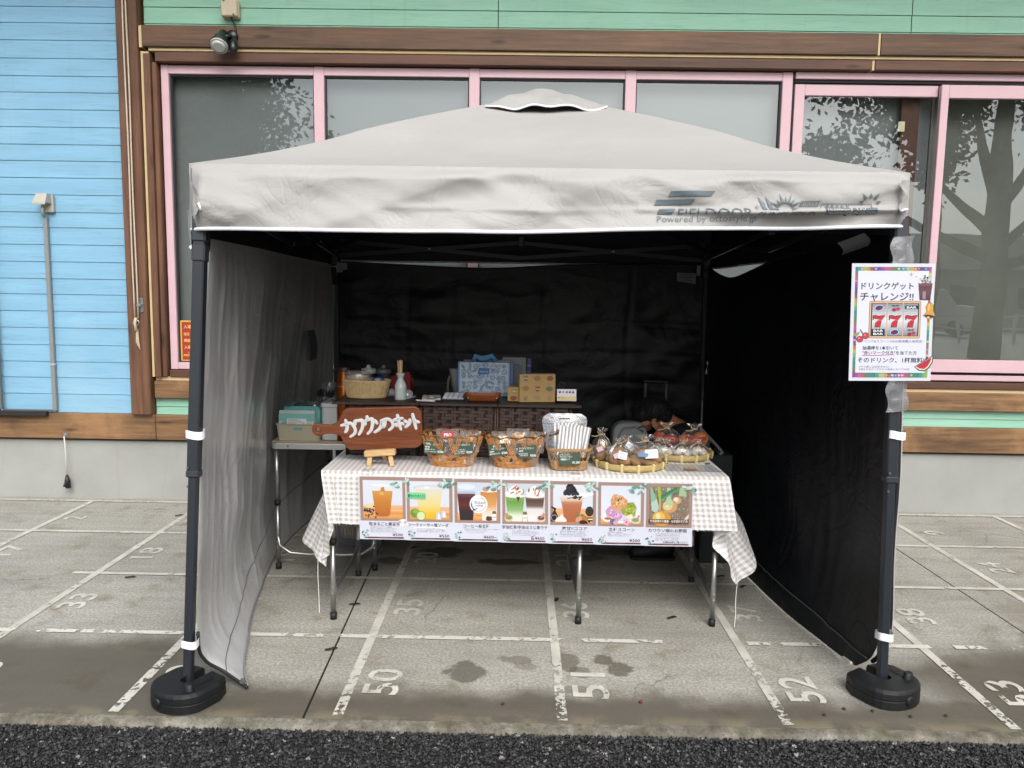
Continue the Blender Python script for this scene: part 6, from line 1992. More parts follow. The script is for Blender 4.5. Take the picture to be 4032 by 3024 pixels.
for k, (x0, y, tlt, w, h, lb_) in enumerate([(.046, .222, .10, .100, .118, 'white paper bag with grey stripes, front one in the rectangular basket'), (.066, .238, .20, .100, .122, 'white paper bag with grey stripes, right hand one behind the front bag'), (.040, .248, -.02, .105, .128, 'white paper bag with grey stripes, rearmost in the rectangular basket')]):
    m_ = MB()
    ca, sa = math.cos(tlt), math.sin(tlt)
    def bag(u, v, s_=-1):
        a, b = (u - .5) * w, v * h
        z_ = s_ * .008 * (1 - (2 * u - 1) ** 2) * (1 - .6 * v) + .002 * math.sin(u * 9 + v * 7)
        return (x0 + a * ca + b * sa, y + z_ + .02 * v, CZ + .052 + b * ca - a * sa + (.003 * (1 if int(u * 22) % 2 else 0) if v > .99 else 0))
    m_.grid(lambda u, v: bag(u, v), 22, 10, uv=lambda u, v: (u, v)); m_.grid(lambda u, v: bag(u, v, 1), 22, 10, uv=lambda u, v: (u, v), flip=True)
    tag(m_.build('striped_paper_bag', None, M_str, base=(x0, y, CZ + .05)), lb_, 'paper bag', 'striped paper bags')

# --- bamboo trays with bagged vegetables
M_bam = wood('bamboo_strip', '9a8450', 'c9b47c', 'X', 3, .5, False)
M_bamtie = flat('d6c48e', .6)
def zaru(label, x, y, r, rotz):
    t_ = thing('bamboo_tray', label, 'bamboo tray', (0, 0, 0), 'round bamboo trays of vegetables')
    m_ = MB()
    m_.lathe([(0, .006), (r * .5, .006), (r * .88, .008), (r * .965, .016)], (0, 0, 0), 48)
    n = 26
    for i in range(n):
        a = -r * .9 + 1.8 * r * i / (n - 1); hw = math.sqrt(max(0, (r * .93) ** 2 - a * a))
        m_.tube([(a, -hw, .011), (a, 0, .0085), (a, hw, .011)], .0022, 4); m_.tube([(-hw, a, .012), (0, a, .0095), (hw, a, .012)], .0022, 4)
    m_.build('woven_floor', t_, M_bam)
    m_ = MB()
    m_.lathe([(r * .955, .003), (r * .985, .000), (r * 1.0, .012), (r * 1.015, .026), (r * 1.0, .030), (r * .985, .026), (r * .97, .012)], (0, 0, 0), 56)
    m_.build('rim_band', t_, M_bam)
    for i in range(14):
        a = 2 * math.pi * (i + .3) / 14
        for q in range(3):
            aa = a + (q - 1) * .022
            c_ = Vector((math.cos(aa), math.sin(aa), 0))
            m_ = MB() if q == 0 else m_
            m_.tube([c_ * (r * .972) + Vector((0, 0, .028)), c_ * (r * 1.0) + Vector((0, 0, .0325)), c_ * (r * 1.020) + Vector((0, 0, .026)), c_ * (r * 1.005) + Vector((0, 0, .010)), c_ * (r * .985) + Vector((0, 0, -.0005))], .0024, 5)
        m_.build('binding', t_, M_bamtie)
    t_.location = (x, y, CZ + .001); t_.rotation_euler = (0, 0, rotz)
    return t_
z1 = zaru('round bamboo tray in front holding bags of potatoes', .306, .300, .150, .2)
z2 = zaru('round bamboo tray behind, holding bags of onions and garlic', .553, .515, .150, .9)
M_pot = speck('potato_skin', '9c7a55', .75, .22, 22, .3, .002)
M_oni = speck('onion_skin', 'bb6a35', .4, .3, 18, .2, .002)
M_oni2 = speck('red_onion_skin', '9d4129', .4, .3, 18, .2, .002)
M_gar = speck('garlic_skin', 'd8cfc4', .6, .14, 30, .3, .002)
def bagged(name, label, cat, group, cx, cy, zb_, items, rx, ry, h, mt, neck=True, card=None, pink=False, strap_=False, seed=1):
    t_ = thing(name, label, cat, (cx, cy, zb_), group)
    nm = {'potato_bag': 'potato', 'onion_bag': 'onion', 'garlic_bag': 'garlic_bulb'}[name]
    for k, (dx, dy, dz, ax, ay, az, rz) in enumerate(items):
        m_ = MB(); m_.blob((cx + dx, cy + dy, zb_ + dz), (ax, ay, az), seed * 7 + k, .16 if nm != 'garlic_bulb' else .22, 1.6, 16, 11, Matrix.Rotation(rz, 4, 'Y'))
        if nm == 'garlic_bulb': m_.tube([(cx + dx, cy + dy, zb_ + dz + az * .7), (cx + dx + .004, cy + dy, zb_ + dz + az * 1.25)], [.008, .003], 7)
        m_.build(nm, t_, mt)
    m_ = MB()
    so = Vector((seed * 3.1, seed * 1.7, 0))
    def f(u, v):
        th = 2 * math.pi * u
        if v < .72:
            q = v / .72
            k = math.sin(.35 + q * 2.55) ** .75
            z = h * .80 * (q * .98) ** 1.0
        else:
            q = (v - .72) / .28
            k = .24 + (.22 if q > .45 else -.06) * (q) + .16 * q * math.sin(th * 5 + seed)
            z = h * (.80 + .20 * q)
        w = 1 + .10 * mn.noise(Vector((math.cos(th) * 2, math.sin(th) * 2, v * 5)) + so) + .07 * mn.noise(Vector((math.cos(th) * 6, math.sin(th) * 6, v * 9)) + so)
        if not neck and v > .72:
            k *= .6
        return (cx + rx * k * w * math.cos(th), cy + ry * k * w * math.sin(th), zb_ + z)
    m_.grid(f, 36, 24, flip=True); m_.build('film', t_, M_film)
    m_ = MB()
    rng = random.Random(seed)
    for k in range(7):
        th = rng.random() * 6.28
        p = [Vector(f(th / 6.283, .72 - q * .11)) * 1.0 for q in range(4)]
        m_.tube([a + Vector((math.cos(th) * .001, math.sin(th) * .001, 0)) for a in p], [.0012, .0010, .0008, .0004], 4)
    m_.build('film_creases', t_, film('crease_shine', (1, 1, 1), .45, .25, .25))
    m_ = MB()
    c_ = Vector((cx, cy, zb_ + h * .82))
    m_.tube([c_ + Vector((.013 * math.cos(i * .7), .013 * math.sin(i * .7), .0016 * math.sin(i * 1.3))) for i in range(9)], .0022, 5, closed=True)
    if neck:
        m_.tube([c_ + Vector((-.006, -.013, 0)), c_ + Vector((-.020, -.018, .012)), c_ + Vector((-.016, -.020, .026)), c_ + Vector((-.004, -.016, .014))], .0018, 5)
        m_.tube([c_ + Vector((-.008, -.013, 0)), c_ + Vector((-.028, -.020, -.006)), c_ + Vector((-.045, -.020, -.004))], .0018, 5)
    m_.build('twine', t_, flat('b79c74', .8))
    if card:
        dx, dz, w, hh, rt = card
        Mx = Matrix.Translation((cx + dx, cy - ry * 1.03, zb_ + dz)) @ Matrix.Rotation(rt, 4, 'Y') @ Matrix.Rotation(R(-14), 4, 'X')
        m_ = MB(); m_.obox(Mx @ Vector((0, 0, 0)), Mx.to_3x3() @ Vector((w / 2, 0, 0)), Mx.to_3x3() @ Vector((0, .0006, 0)), Mx.to_3x3() @ Vector((0, 0, hh / 2)), 0)
        l_ = m_.build('label_card', t_, flat('e3e4e8', .55))
        m_ = MB()
        G = Mx @ Matrix.Rotation(R(90), 4, 'X')
        for (ex, ey, erx, ery) in [(0, -.002, .012, .009), (0, .005, .007, .004), (-.006, -.008, .003, .002), (.006, -.008, .003, .002)]:
            pts = [G @ Vector((ex + erx * math.cos(a * .42), ey + ery * math.sin(a * .42), .0012)) for a in range(15)]
            m_.tube(pts, .00045, 4, closed=True)
        m_.build('line_drawing', l_, flat('7b7d86', .6))
    if pink:
        m_ = MB(); m_.obox(Vector((cx - rx * .25, cy - ry * 1.02, zb_ + h * .42)), Vector((.011, 0, .005)), Vector((0, .0006, 0)), Vector((-.004, 0, .009)), 0); m_.build('pink_note', t_, flat('d9b9c8', .6))
    if strap_:
        m_ = MB()
        m_.grid(lambda u, v: (cx + (u - .5) * rx * 1.2, cy - ry * (1.02 - .45 * (2 * u - 1) ** 2), zb_ + h * .48 + v * .016), 10, 2); l_ = m_.build('band', t_, flat('9b3b2a', .4))
        m_ = MB(); write(m_, 'シャキシャキ玉ねぎ', 0, 0, .006, FACE((cx, cy - ry * 1.05 - .002, zb_ + h * .48 + .005)), flat('f0e2d4', .6), align='CENTER', width=.040); m_.build('print', l_)
    return t_
gp = 'bags of potatoes on the front bamboo tray'
bagged('potato_bag', 'clear bag of potatoes with a raffia bow, at the left rear of the front tray', 'bag of potatoes', gp, .190, .325, CZ + .012, [(-.004, -.005, .028, .028, .024, .026, .2), (.006, .01, .068, .026, .024, .027, .5), (-.012, .0, .048, .024, .024, .025, 0)], .043, .038, .140, M_pot, True, None, True, seed=2)
bagged('potato_bag', 'clear bag of round potatoes with a square drawing card, left front of the tray', 'bag of potatoes', gp, .253, .255, CZ + .012, [(-.018, -.012, .024, .026, .024, .023, .2), (.020, -.014, .022, .034, .024, .022, .1), (.0, .012, .050, .030, .026, .024, .4), (-.020, .010, .048, .022, .022, .022, 0)], .052, .044, .112, M_pot, False, (.012, .048, .036, .030, R(12)), True, seed=3)
bagged('potato_bag', 'clear bag of long potatoes with a rounded drawing card, right of the tray', 'bag of potatoes', gp, .362, .248, CZ + .012, [(-.040, -.014, .022, .030, .022, .022, .4), (.010, -.018, .020, .050, .022, .020, .35), (.036, -.005, .032, .036, .024, .024, .2), (.0, .014, .048, .040, .024, .022, -.1)], .072, .050, .128, M_pot, True, (.018, .060, .052, .036, R(-4)), False, seed=4)
bagged('potato_bag', 'clear bag of potatoes half hidden in the middle rear of the front tray', 'bag of potatoes', gp, .300, .345, CZ + .012, [(-.02, 0, .035, .03, .026, .026, .2), (.022, 0, .034, .03, .026, .026, -.2)], .056, .045, .105, M_pot, True, (.004, .070, .034, .030, R(35)), False, seed=5)
m_ = MB(); m_.obox(Vector((.345, .193, CZ + .068)), Vector((.020, 0, -.002)), Vector((0, .0006, 0)), Vector((.002, 0, .008)), 0); tag(m_.build('paper_note', None, flat('6f93bf', .6), base=(.345, .193, CZ + .06)), 'small blue paper slip on the right hand potato bag', 'note')
go = 'bags of onions on the rear bamboo tray'
bagged('onion_bag', 'clear bag of orange onions at the left of the rear tray', 'bag of onions', go, .510, .560, CZ + .014, [(-.034, 0, .062, .028, .028, .027, 0), (.016, -.012, .052, .032, .030, .028, 0), (-.004, .01, .030, .032, .030, .026, 0)], .066, .05, .128, M_oni2, True, None, False, True, seed=6)
bagged('onion_bag', 'clear bag of large orange onions at the right of the rear tray', 'bag of onions', go, .632, .552, CZ + .014, [(-.034, 0, .050, .034, .032, .030, 0), (.028, .0, .058, .037, .034, .035, 0), (0, .012, .036, .034, .032, .03, 0)], .076, .056, .125, M_oni, True, None, False, True, seed=7)
gg = 'bags of garlic on the rear bamboo tray'
for k, (x, y, lb_) in enumerate([(.480, .440, 'clear bag of garlic bulbs at the left front of the rear tray'), (.552, .425, 'clear bag of garlic bulbs in the middle front of the rear tray'), (.625, .440, 'clear bag of garlic bulbs at the right front of the rear tray'), (.455, .480, 'clear bag of garlic bulbs at the far left of the rear tray')]):
    bagged('garlic_bag', lb_, 'bag of garlic', gg, x, y, CZ + .013, [(-.018, 0, .020, .022, .020, .018, 0), (.020, -.004, .019, .020, .020, .018, .2), (.002, .014, .026, .020, .018, .018, -.2)], .048, .036, .075, M_gar, False, None, False, False, seed=9 + k)
# laminated sheet with a picture of a board, lying on the cloth; a second one behind the baskets
t_ = thing('laminated_sheet', 'clear laminated sheet with an orange board picture lying at the right of the cloth', 'laminated sheet', (.552, .245, CZ))
m_ = MB(); m_.grid(lambda u, v: (.445 + u * .225 - .015 * v, .190 + v * .135, CZ + .0035 + .0015 * math.sin(u * 5)), 8, 3); m_.build('sheet', t_, film('laminate', (.9, .92, .95), .14, .22, .25, (.6, .62, .66)))
m_ = MB()
m_.add([(.545 + .030 * math.cos(R(a)) * (1 + .06 * math.sin(R(a * 3))), .222 + .017 * math.sin(R(a)), CZ + .0065) for a in range(0, 360, 15)], [tuple(range(24))]); m_.build('board_picture', t_, flat('b5794d', .5))
for x, y in [(.462, .318), (.638, .318)]:
    m_ = MB(); m_.box(x - .010, x + .010, y - .003, y + .005, CZ + .006, CZ + .012, .001); m_.build('clip', t_, flat('3b3f48', .3, metal=.6))
t_ = thing('laminated_sheet', 'clear laminated sheet under the left rim of the front bamboo tray', 'laminated sheet', (.17, .45, CZ))
m_ = MB(); m_.grid(lambda u, v: (.115 + u * .10, .33 + v * .20, CZ + .0035), 3, 3); m_.build('sheet', t_, film('laminate_two', (.9, .92, .95), .14, .22, .25, (.6, .62, .66)))
m_ = MB(); m_.box(.135, .152, .50, .51, CZ + .005, CZ + .011, .001); m_.build('clip', t_, flat('3b3f48', .3, metal=.6))
# ------------------------------------------------------------------ raised counter: three woven crates with board lids
M_weave = speck('dark_brown_weave', '33241d', .5, .28, 50)
M_weave2 = speck('brown_weave', '43302a', .5, .25, 50)
M_lid = wood('dark_lid_board', '231a14', '3a2c22', 'X', 2, .5, False)
KZ = CZ + .002
KT = .886
for c, (x0, x1, wm) in enumerate([(-.912, -.596, M_weave), (-.588, -.262, M_weave2), (-.256, .064, M_weave2)]):
    lab = ['dark brown woven crate with a board lid behind the cutting board sign', 'brown woven crate with a board lid behind the left wicker basket', 'brown woven crate with a board lid behind the right wicker basket'][c]
    y0, y1 = .412, .70
    t_ = thing('woven_crate', lab, 'crate', ((x0 + x1) / 2, .55, KZ), 'woven crates that raise the counter')
    m_ = MB(); m_.box(x0 + .006, x1 - .006, y0 + .006, y1, KZ, KT - .014); m_.build('crate_body', t_, flat('150f0c', .8))
    m_ = MB()
    rows, cols = 15, 9
    rng = random.Random(40 + c)
    hz = (KT - .016 - KZ - .010) / rows
    for r_ in range(rows):
        z = KZ + .005 + hz * r_
        off = (r_ % 2) * 1.0
        # long flat strands passing over two stakes, under one
        x = x0 + .010 - (0, .035, .018)[r_ % 3]
        while x < x1 - .006:
            L = rng.choice([.062, .070, .076])
            a, b = max(x, x0 + .006), min(x + L, x1 - .006)
            if b - a > .01:
                yb = y0 + .003 - rng.random() * .0015
                vs = [(a, yb + .0045, z + .001), (b, yb + .0045, z + .001), (b, yb + .0045, z + hz - .001), (a, yb + .0045, z + hz - .001),
                      (a + .008, yb - .002, z + .0018), (b - .008, yb - .002, z + .0018), (b - .008, yb - .002, z + hz - .0018), (a + .008, yb - .002, z + hz - .0018)]
                m_.add(vs, [(4, 5, 6, 7), (0, 4, 7, 3), (5, 1, 2, 6), (3, 7, 6, 2), (0, 1, 5, 4)])
            x += L + .014
    w_ = m_.build('woven_strands', t_, wm); w_['kind'] = 'stuff'
    m_ = MB()
    for k in range(8):
        x = x0 + .024 + k * (x1 - x0 - .048) / 7
        for q in (-.0055, .0055): m_.box(x + q - .0042, x + q + .0042, y0 + .0025, y0 + .0055, KZ + .004, KT - .016)
    w_ = m_.build('stakes', t_, wm); w_['kind'] = 'stuff'
    m_ = MB()
    for r_ in range(rows):
        z = KZ + .005 + hz * r_
        for k in range(4):
            y = y0 + .012 + k * .072 + (r_ % 2) * .036
            m_.box(x0 - .002, x0 + .0055, y, min(y + .060, y1), z + .001, z + hz - .001)
            m_.box(x1 - .0055, x1 + .002, y, min(y + .060, y1), z + .001, z + hz - .001)
    w_ = m_.build('side_strands', t_, wm); w_['kind'] = 'stuff'
    m_ = MB(); m_.tube([(x0 + .002, y0 + .002, KZ), (x0 + .002, y0 + .002, KT - .015)], .005, 8); m_.tube([(x1 - .002, y0 + .002, KZ), (x1 - .002, y0 + .002, KT - .015)], .005, 8); m_.build('corner_stake', t_, wm)
    lx0, lx1 = [(-.965, -.590), (-.5885, -.2535), (-.252, .108)][c]
    m_ = MB(); m_.box(lx0, lx1, .385 + .004 * c, .728, KT - .013 - .001 * c, KT - .001 * c, .002); m_.build('lid_board', t_, M_lid)
KT += .0005

# oval basket with a bag of brown filter papers and a tape roll
t_ = thing('oval_basket', 'oval cream wicker basket with a bag of brown filters on the left of the counter', 'basket', (-.845, .535, KT))
m_ = MB()
ax_, ay_ = .086, .056
for j in range(13):
    k = 1 + .20 * (j / 12) ** .8
    for s_ in (0, 1):
        pts = []
        for i in range(76):
            a = 2 * math.pi * i / 76
            w = .0017 * math.sin(i * math.pi / 2 + (j % 2) * math.pi + s_ * math.pi)
            pts.append((-.845 + (ax_ * k + w) * math.cos(a), .535 + (ay_ * k + w) * math.sin(a), KT + .004 + j * .0053))
        m_.tube(pts, .0020, 5, closed=True)
m_.lathe([(0, .006), (ax_ * .98, .006)], (-.845, .535, KT), 32, 1, ay_ / ax_, False)
m_.build('side_weave', t_, M_rat3)
m_ = MB()
for q in range(3):
    m_.tube([(-.845 + (ax_ * 1.21 + .003 * math.cos(i * .9 + q * 2.1)) * math.cos(2 * math.pi * i / 90), .535 + (ay_ * 1.21 + .003 * math.cos(i * .9 + q * 2.1)) * math.sin(2 * math.pi * i / 90), KT + .076 + .0035 * math.sin(i * .9 + q * 2.1)) for i in range(90)], .0024, 5, closed=True)
m_.build('braided_rim', t_, M_rat3)
t_ = thing('filter_bag', 'crumpled clear bag of brown paper filters standing in the oval basket', 'bag', (-.885, .53, KT + .02))
m_ = MB()
for k in range(5): m_.lathe([(.042 + .0007 * k, 0), (.052 + .0007 * k, .082 - .004 * k)], (-.888 + .001 * k, .545, KT + .012 + .001 * k), 26, 1, .62)
m_.build('paper_filters', t_, speck('brown_paper', 'a8875c', .7, .1, 30))
m_ = MB(); m_.lathe([(.040, 0), (.054, .03), (.058, .075), (.056, .098), (.043, .108), (.020, .104)], (-.887, .542, KT + .012), 30, 1, .66, wob=lambda th, z: .08 * mn.noise(Vector((math.cos(th) * 3, math.sin(th) * 3, z * 60)))); m_.build('film', t_, M_film2)
t_ = thing('tape_roll', 'blue rimmed roll of tape lying in the right end of the oval basket', 'tape roll', (-.795, .525, KT + .06))
m_ = MB(); m_.lathe([(.016, 0), (.033, 0), (.033, .018), (.016, .018), (.016, 0)], (-.793, .530, KT + .062), 28, smooth=False); m_.tf(Matrix.Translation((-.793, .53, KT + .07)) @ Matrix.Rotation(R(14), 4, 'X') @ Matrix.Translation((.793, -.53, -KT - .07))); m_.build('tape', t_, flat('c9b79c', .4))
m_ = MB(); m_.lathe([(.017, .0185), (.029, .0195)], (-.793, .530, KT + .064), 28, smooth=False); m_.tf(Matrix.Translation((-.793, .53, KT + .07)) @ Matrix.Rotation(R(14), 4, 'X') @ Matrix.Translation((.793, -.53, -KT - .07))); m_.build('core_label', t_, flat('2d56a3', .4))

# vase of drawing sticks
t_ = thing('flask_vase', 'white ceramic sake flask used as a vase on the counter', 'vase', (-.683, .47, KT))
m_ = MB()
prof = [(.0, .0), (.0235, .0), (.026, .004), (.0265, .02), (.0280, .045), (.0265, .062), (.020, .078), (.0130, .090), (.0122, .098), (.0165, .108), (.0205, .116), (.0195, .1175), (.0150, .112), (.0105, .100), (.0105, .09)]
m_.lathe(prof, (-.683, .47, KT), 36, wob=lambda th, z: -.16 * math.exp(-((z - .036) / .017) ** 2) * (max(0, math.cos(th - 3.5)) ** 8 + max(0, math.cos(th + .45)) ** 8))
m_.build('flask', t_, flat('b9c2bf', .18))
t_ = thing('stick_bundle', 'bundle of thin pale bamboo sticks standing in the white flask', 'sticks', (-.683, .47, KT + .10))
rng = random.Random(6)
for k in range(16):
    a, r_ = rng.random() * 6.28, .0075 * math.sqrt(rng.random())
    bx, by = -.683 + r_ * math.cos(a), .47 + r_ * math.sin(a)
    tx, ty = -.687 + 1.75 * r_ * math.cos(a) + .002, .47 + 1.7 * r_ * math.sin(a)
    m_ = MB(); m_.bar((bx, by, KT + .02), (tx, ty, KT + .172 + rng.uniform(-.004, .004)), .0030, .0024, (0, 1, 0)); m_.build('stick', t_, flat(rng.choice(['c9a978', 'd8bd90', 'bb9a68']), .6))

# lidded canisters, red bag, thermos
for k, (x, h1, h2, lb_) in enumerate([(-.862, 'a4a8a6', 'b5b9b6', 'dark canister with a pale grey knobbed lid behind the oval basket'), (-.792, '4c4f51', '5c5f60', 'dark canister with a dark grey knobbed lid right of the pale one')]):
    t_ = thing('canister', lb_, 'canister', (x, .665, KT), 'lidded canisters behind the oval basket')
    m_ = MB(); m_.lathe([(0, 0), (.030, 0), (.032, .01), (.032, .095)], (x, .665, KT), 26); m_.build('jar', t_, flat('26292b', .25))
    m_ = MB(); m_.lathe([(.033, .0955), (.0355, .098), (.0355, .106), (.032, .116), (.014, .121), (0, .121)], (x, .665, KT), 26); l_ = m_.build('lid', t_, flat(h1, .4))
    m_ = MB(); m_.lathe([(.0115, .1215), (.0095, .126), (.0085, .132), (.0075, .134), (0, .134)], (x, .665, KT), 16); m_.build('knob', l_, flat(h2, .4))
t_ = thing('red_bag', 'dark red insulated bag standing behind the white flask', 'bag', (-.74, .71, KT))
m_ = MB()
m_.prism([(-.862, 0), (-.672, 0), (-.668, .07), (-.674, .098), (-.690, .103), (-.70, .094), (-.78, .078), (-.82, .082), (-.862, .09)], .69, .738, .008, M=Matrix(((1, 0, 0, 0), (0, 0, 1, 0), (0, 1, 0, KT), (0, 0, 0, 1))))
m_.build('bag_body', t_, speck('red_cloth', '701019', .7, .12, 20))
m_ = MB(); m_.tube([(-.668, .70, KT + .085), (-.662, .70, KT + .05), (-.665, .70, KT + .01)], .004, 6); m_.build('piping', t_, flat('51090f', .6))
t_ = thing('thermos', 'copper thermos jug with a brown lid at the left end of the counter', 'thermos', (-1.0, .80, .64))
m_ = MB(); m_.lathe([(0, .0), (.042, .0), (.042, .20), (.040, .27), (.034, .305), (.034, .335)], (-1.005, .80, .641), 32); m_.build('jug_body', t_, flat('b0602f', .22, metal=.9))
m_ = MB(); m_.lathe([(.0365, .3355), (.037, .352), (.033, .360), (0, .361)], (-1.005, .80, .641), 32); m_.tube([(-1.035, .795, .99), (-1.05, .79, .985), (-1.052, .788, .97)], .008, 8); m_.build('lid', t_, flat('37221c', .4))
m_ = MB(); m_.lathe([(.0425, .262), (.0425, .268)], (-1.005, .80, .641), 32); m_.build('band', t_, flat('d6a67c', .2, metal=.9))

# small objects along the counter
t_ = thing('napkin', 'crumpled white napkin left of the white flask', 'napkin', (-.745, .585, KT))
m_ = MB(); m_.blob((-.742, .585, KT + .015), (.024, .018, .017), 5, .8, 2.4, 16, 10); m_.build('paper', t_, flat('a9a9b4', .8))
t_ = thing('clear_disc', 'small clear plastic lid propped against the right of the white flask', 'lid', (-.655, .515, KT))
m_ = MB(); m_.lathe([(0, 0), (.017, .0), (.019, .003), (.0195, .0045)], (0, 0, 0), 24); m_.tf(Matrix.Translation((-.654, .515, KT + .0205)) @ Matrix.Rotation(R(80), 4, 'X')); m_.build('disc', t_, film('pale_plastic', (.9, .92, .96), .12, .2, .45, (.62, .65, .70)))
def pen(label, p0, p1, h):
    p0, p1 = Vector(p0), Vector(p1)
    t_ = thing('pen', label, 'pen', tuple(p0), 'pens on the counter')
    m_ = MB(); m_.tube([p0, p0.lerp(p1, .1), p0.lerp(p1, .9), p1], [.0012, .0042, .0044, .003], 10); m_.build('barrel', t_, flat(h, .35))
    m_ = MB(); m_.bar(p0.lerp(p1, .62) + Vector((0, 0, .006)), p0.lerp(p1, .95) + Vector((0, 0, .006)), .003, .0015); m_.build('clip', t_, M_steel)
pen('clear pen lying diagonally right of the white flask', (-.657, .475, KT + .0045), (-.628, .560, KT + .0045), 'a3a7aa')
pen('white pen lying in front of the memo pad', (-.612, .425, KT + .0045), (-.525, .412, KT + .0045), 'c3c1bf')
t_ = thing('memo_pad', 'white memo pad clipped to a small black clipboard on the counter', 'memo pad', (-.55, .48, KT))
Mq = Matrix.Translation((-.548, .475, KT)) @ Matrix.Rotation(R(6), 4, 'Z')
m_ = MB(); m_.box(-.044, .044, -.045, .075, .0005, .004, .001); m_.tf(Mq); m_.build('clipboard', t_, flat('17181a', .4))
m_ = MB(); m_.box(-.040, .040, -.036, .072, .0045, .013, .001); m_.tf(Mq); m_.build('paper_stack', t_, flat('b3b3b0', .7))
m_ = MB(); m_.box(-.026, .026, -.044, -.028, .0135, .0165, .001); m_.tube([(-.018, -.040, .018), (.018, -.040, .018)], .003, 8); m_.tf(Mq); m_.build('clip', t_, M_steel)
t_ = thing('calculator', 'white calculator with large keys between the memo pad and the leather tray', 'calculator', (-.45, .52, KT))
Mq = Matrix.Translation((-.452, .512, KT)) @ Matrix.Rotation(R(-2), 4, 'Z') @ Matrix.Rotation(R(6), 4, 'X')
m_ = MB(); m_.box(-.050, .050, -.045, .075, .001, .009, .003); m_.tf(Mq); m_.build('case', t_, flat('17191c', .4))
m_ = MB(); m_.box(-.049, .049, -.044, .074, .0095, .014, .002); m_.tf(Mq); m_.build('face_plate', t_, flat('aeb4c2', .4))
for a in range(4):
    for b in range(4):
        m_ = MB(); m_.box(-.043 + a * .0225, -.025 + a * .0225, -.038 + b * .022, -.021 + b * .022, .0145, .020, .002); m_.tf(Mq); m_.build('key', t_, flat('c9cbd0' if a < 3 else 'b4b7bf', .4))
t_ = thing('leather_tray', 'tan leather coin tray with brass studs at its corners', 'coin tray', (-.32, .49, KT))
m_ = MB()
def ltray(u, v):
    a, b = u * 2 - 1, v * 2 - 1
    e = max(abs(a), abs(b))
    k = max(0, (e - .72) / .28)
    pin = 1 - .10 * k * (1 if abs(a) > .72 and abs(b) > .72 else 0)
    return (-.322 + a * .078 * (1 + .03 * k) * pin, .490 + b * .052 * pin, KT + .002 + .030 * k ** 1.2 - .004 * k * math.cos(a * 1.4))
m_.grid(ltray, 28, 22); m_.grid(lambda u, v: tuple(Vector(ltray(u, v)) + Vector(((u - .5) * .004, (v - .5) * .004, -.0018))), 28, 22, flip=True)
m_.build('leather', t_, speck('tan_leather', '8a4a28', .5, .12, 40))
for s_ in (-1, 1):
    m_ = MB(); m_.blob((-.322 + s_ * .062, .436, KT + .016), (.0045, .003, .0045), 1, 0); m_.build('stud', t_, flat('b89345', .25, metal=.9))
# shopping bag with blue line drawings
t_ = thing('shopping_bag', 'pale blue shopping bag covered in blue line drawings of tableware', 'shopping bag', (-.33, .66, KT))
m_ = MB(); m_.box(-.443, -.206, .640, .675, KT, KT + .156, .002); m_.build('bag_body', t_, speck('pale_blue_paper', '8ea2b6', .6, .05, 10))
M_line = flat('3f5f86', .6)
m_ = MB(); m_.box(-.4445, -.437, .6375, .6765, KT, KT + .157); m_.build('edge_band', t_, flat('5a7ba8', .6))
MF = FACE((-.437, .6372, KT))
m_ = MB(); rect(m_, MF, flat('a9b9c8', .6), 0, .001, .222, .155, .0004); m_.build('printed_panel', t_)
m_ = MB()
rng = random.Random(21)
m_.mat(M_line)
def ring(cx, cy, rx, ry, w=.0007, rot=0, a0=0, a1=360):
    pts = [MF @ Vector((cx + rx * math.cos(R(a)) * math.cos(rot) - ry * math.sin(R(a)) * math.sin(rot), cy + rx * math.cos(R(a)) * math.sin(rot) + ry * math.sin(R(a)) * math.cos(rot), .0012)) for a in range(a0, a1 + 1, 20)]
    m_.tube(pts, w, 4)
for gx in range(8):
    for gy in range(6):
        cx, cy = .016 + gx * .027 + rng.uniform(-.006, .006), .014 + gy * .025 + rng.uniform(-.005, .005)
        k = rng.randrange(5); s_ = rng.uniform(.008, .012); ro = rng.random() * 3
        if k == 0: ring(cx, cy, s_, s_); ring(cx, cy, s_ * .6, s_ * .6); ring(cx, cy, s_ * .25, s_ * .25)
        elif k == 1: ring(cx, cy + s_ * .5, s_, s_ * .35); ring(cx, cy + s_ * .5, s_, s_ * 1.5, a0=180, a1=360)
        elif k == 2: ring(cx, cy, s_ * 1.3, s_ * .5, rot=ro); ring(cx, cy, s_ * .8, s_ * .25, rot=ro); m_.tube([MF @ Vector((cx + s_ * 1.2 * math.cos(ro), cy + s_ * 1.2 * math.sin(ro), .0012)), MF @ Vector((cx + s_ * 2 * math.cos(ro), cy + s_ * 2 * math.sin(ro), .0012))], .0008, 4)
        elif k == 3:
            for q in range(4): m_.tube([MF @ Vector((cx - s_, cy - s_ + q * s_ * .6, .0012)), MF @ Vector((cx + s_, cy - s_ * .8 + q * s_ * .6, .0012))], .0006, 4)
            ring(cx, cy, s_ * 1.2, s_ * 1.1, rot=.5)
        else:
            for q in range(6): ring(cx + s_ * .6 * math.cos(q), cy + s_ * .6 * math.sin(q), s_ * .4, s_ * .25, .0006, q)
for k in range(60):
    cx, cy = rng.uniform(.006, .214), rng.uniform(.006, .150)
    m_.tube([MF @ Vector((cx, cy, .001)), MF @ Vector((cx + rng.uniform(-.008, .008), cy + rng.uniform(-.008, .008), .001))], .0006, 4)
ln = m_.build('line_drawings', t_); ln['kind'] = 'stuff'
m_ = MB(); pol(m_, MF, flat('3f669c', .6), [(.086, .102), (.136, .102), (.138, .130), (.088, .130)], .0022); pol(m_, MF, flat('3f669c', .6), [(.088, .090), (.100, .103), (.090, .103)], .0022)
write(m_, '四季彩日和', .112, .110, .0095, MF, flat('b9c9da', .6), .0026, width=.038, align='CENTER'); m_.build('speech_emblem', t_)
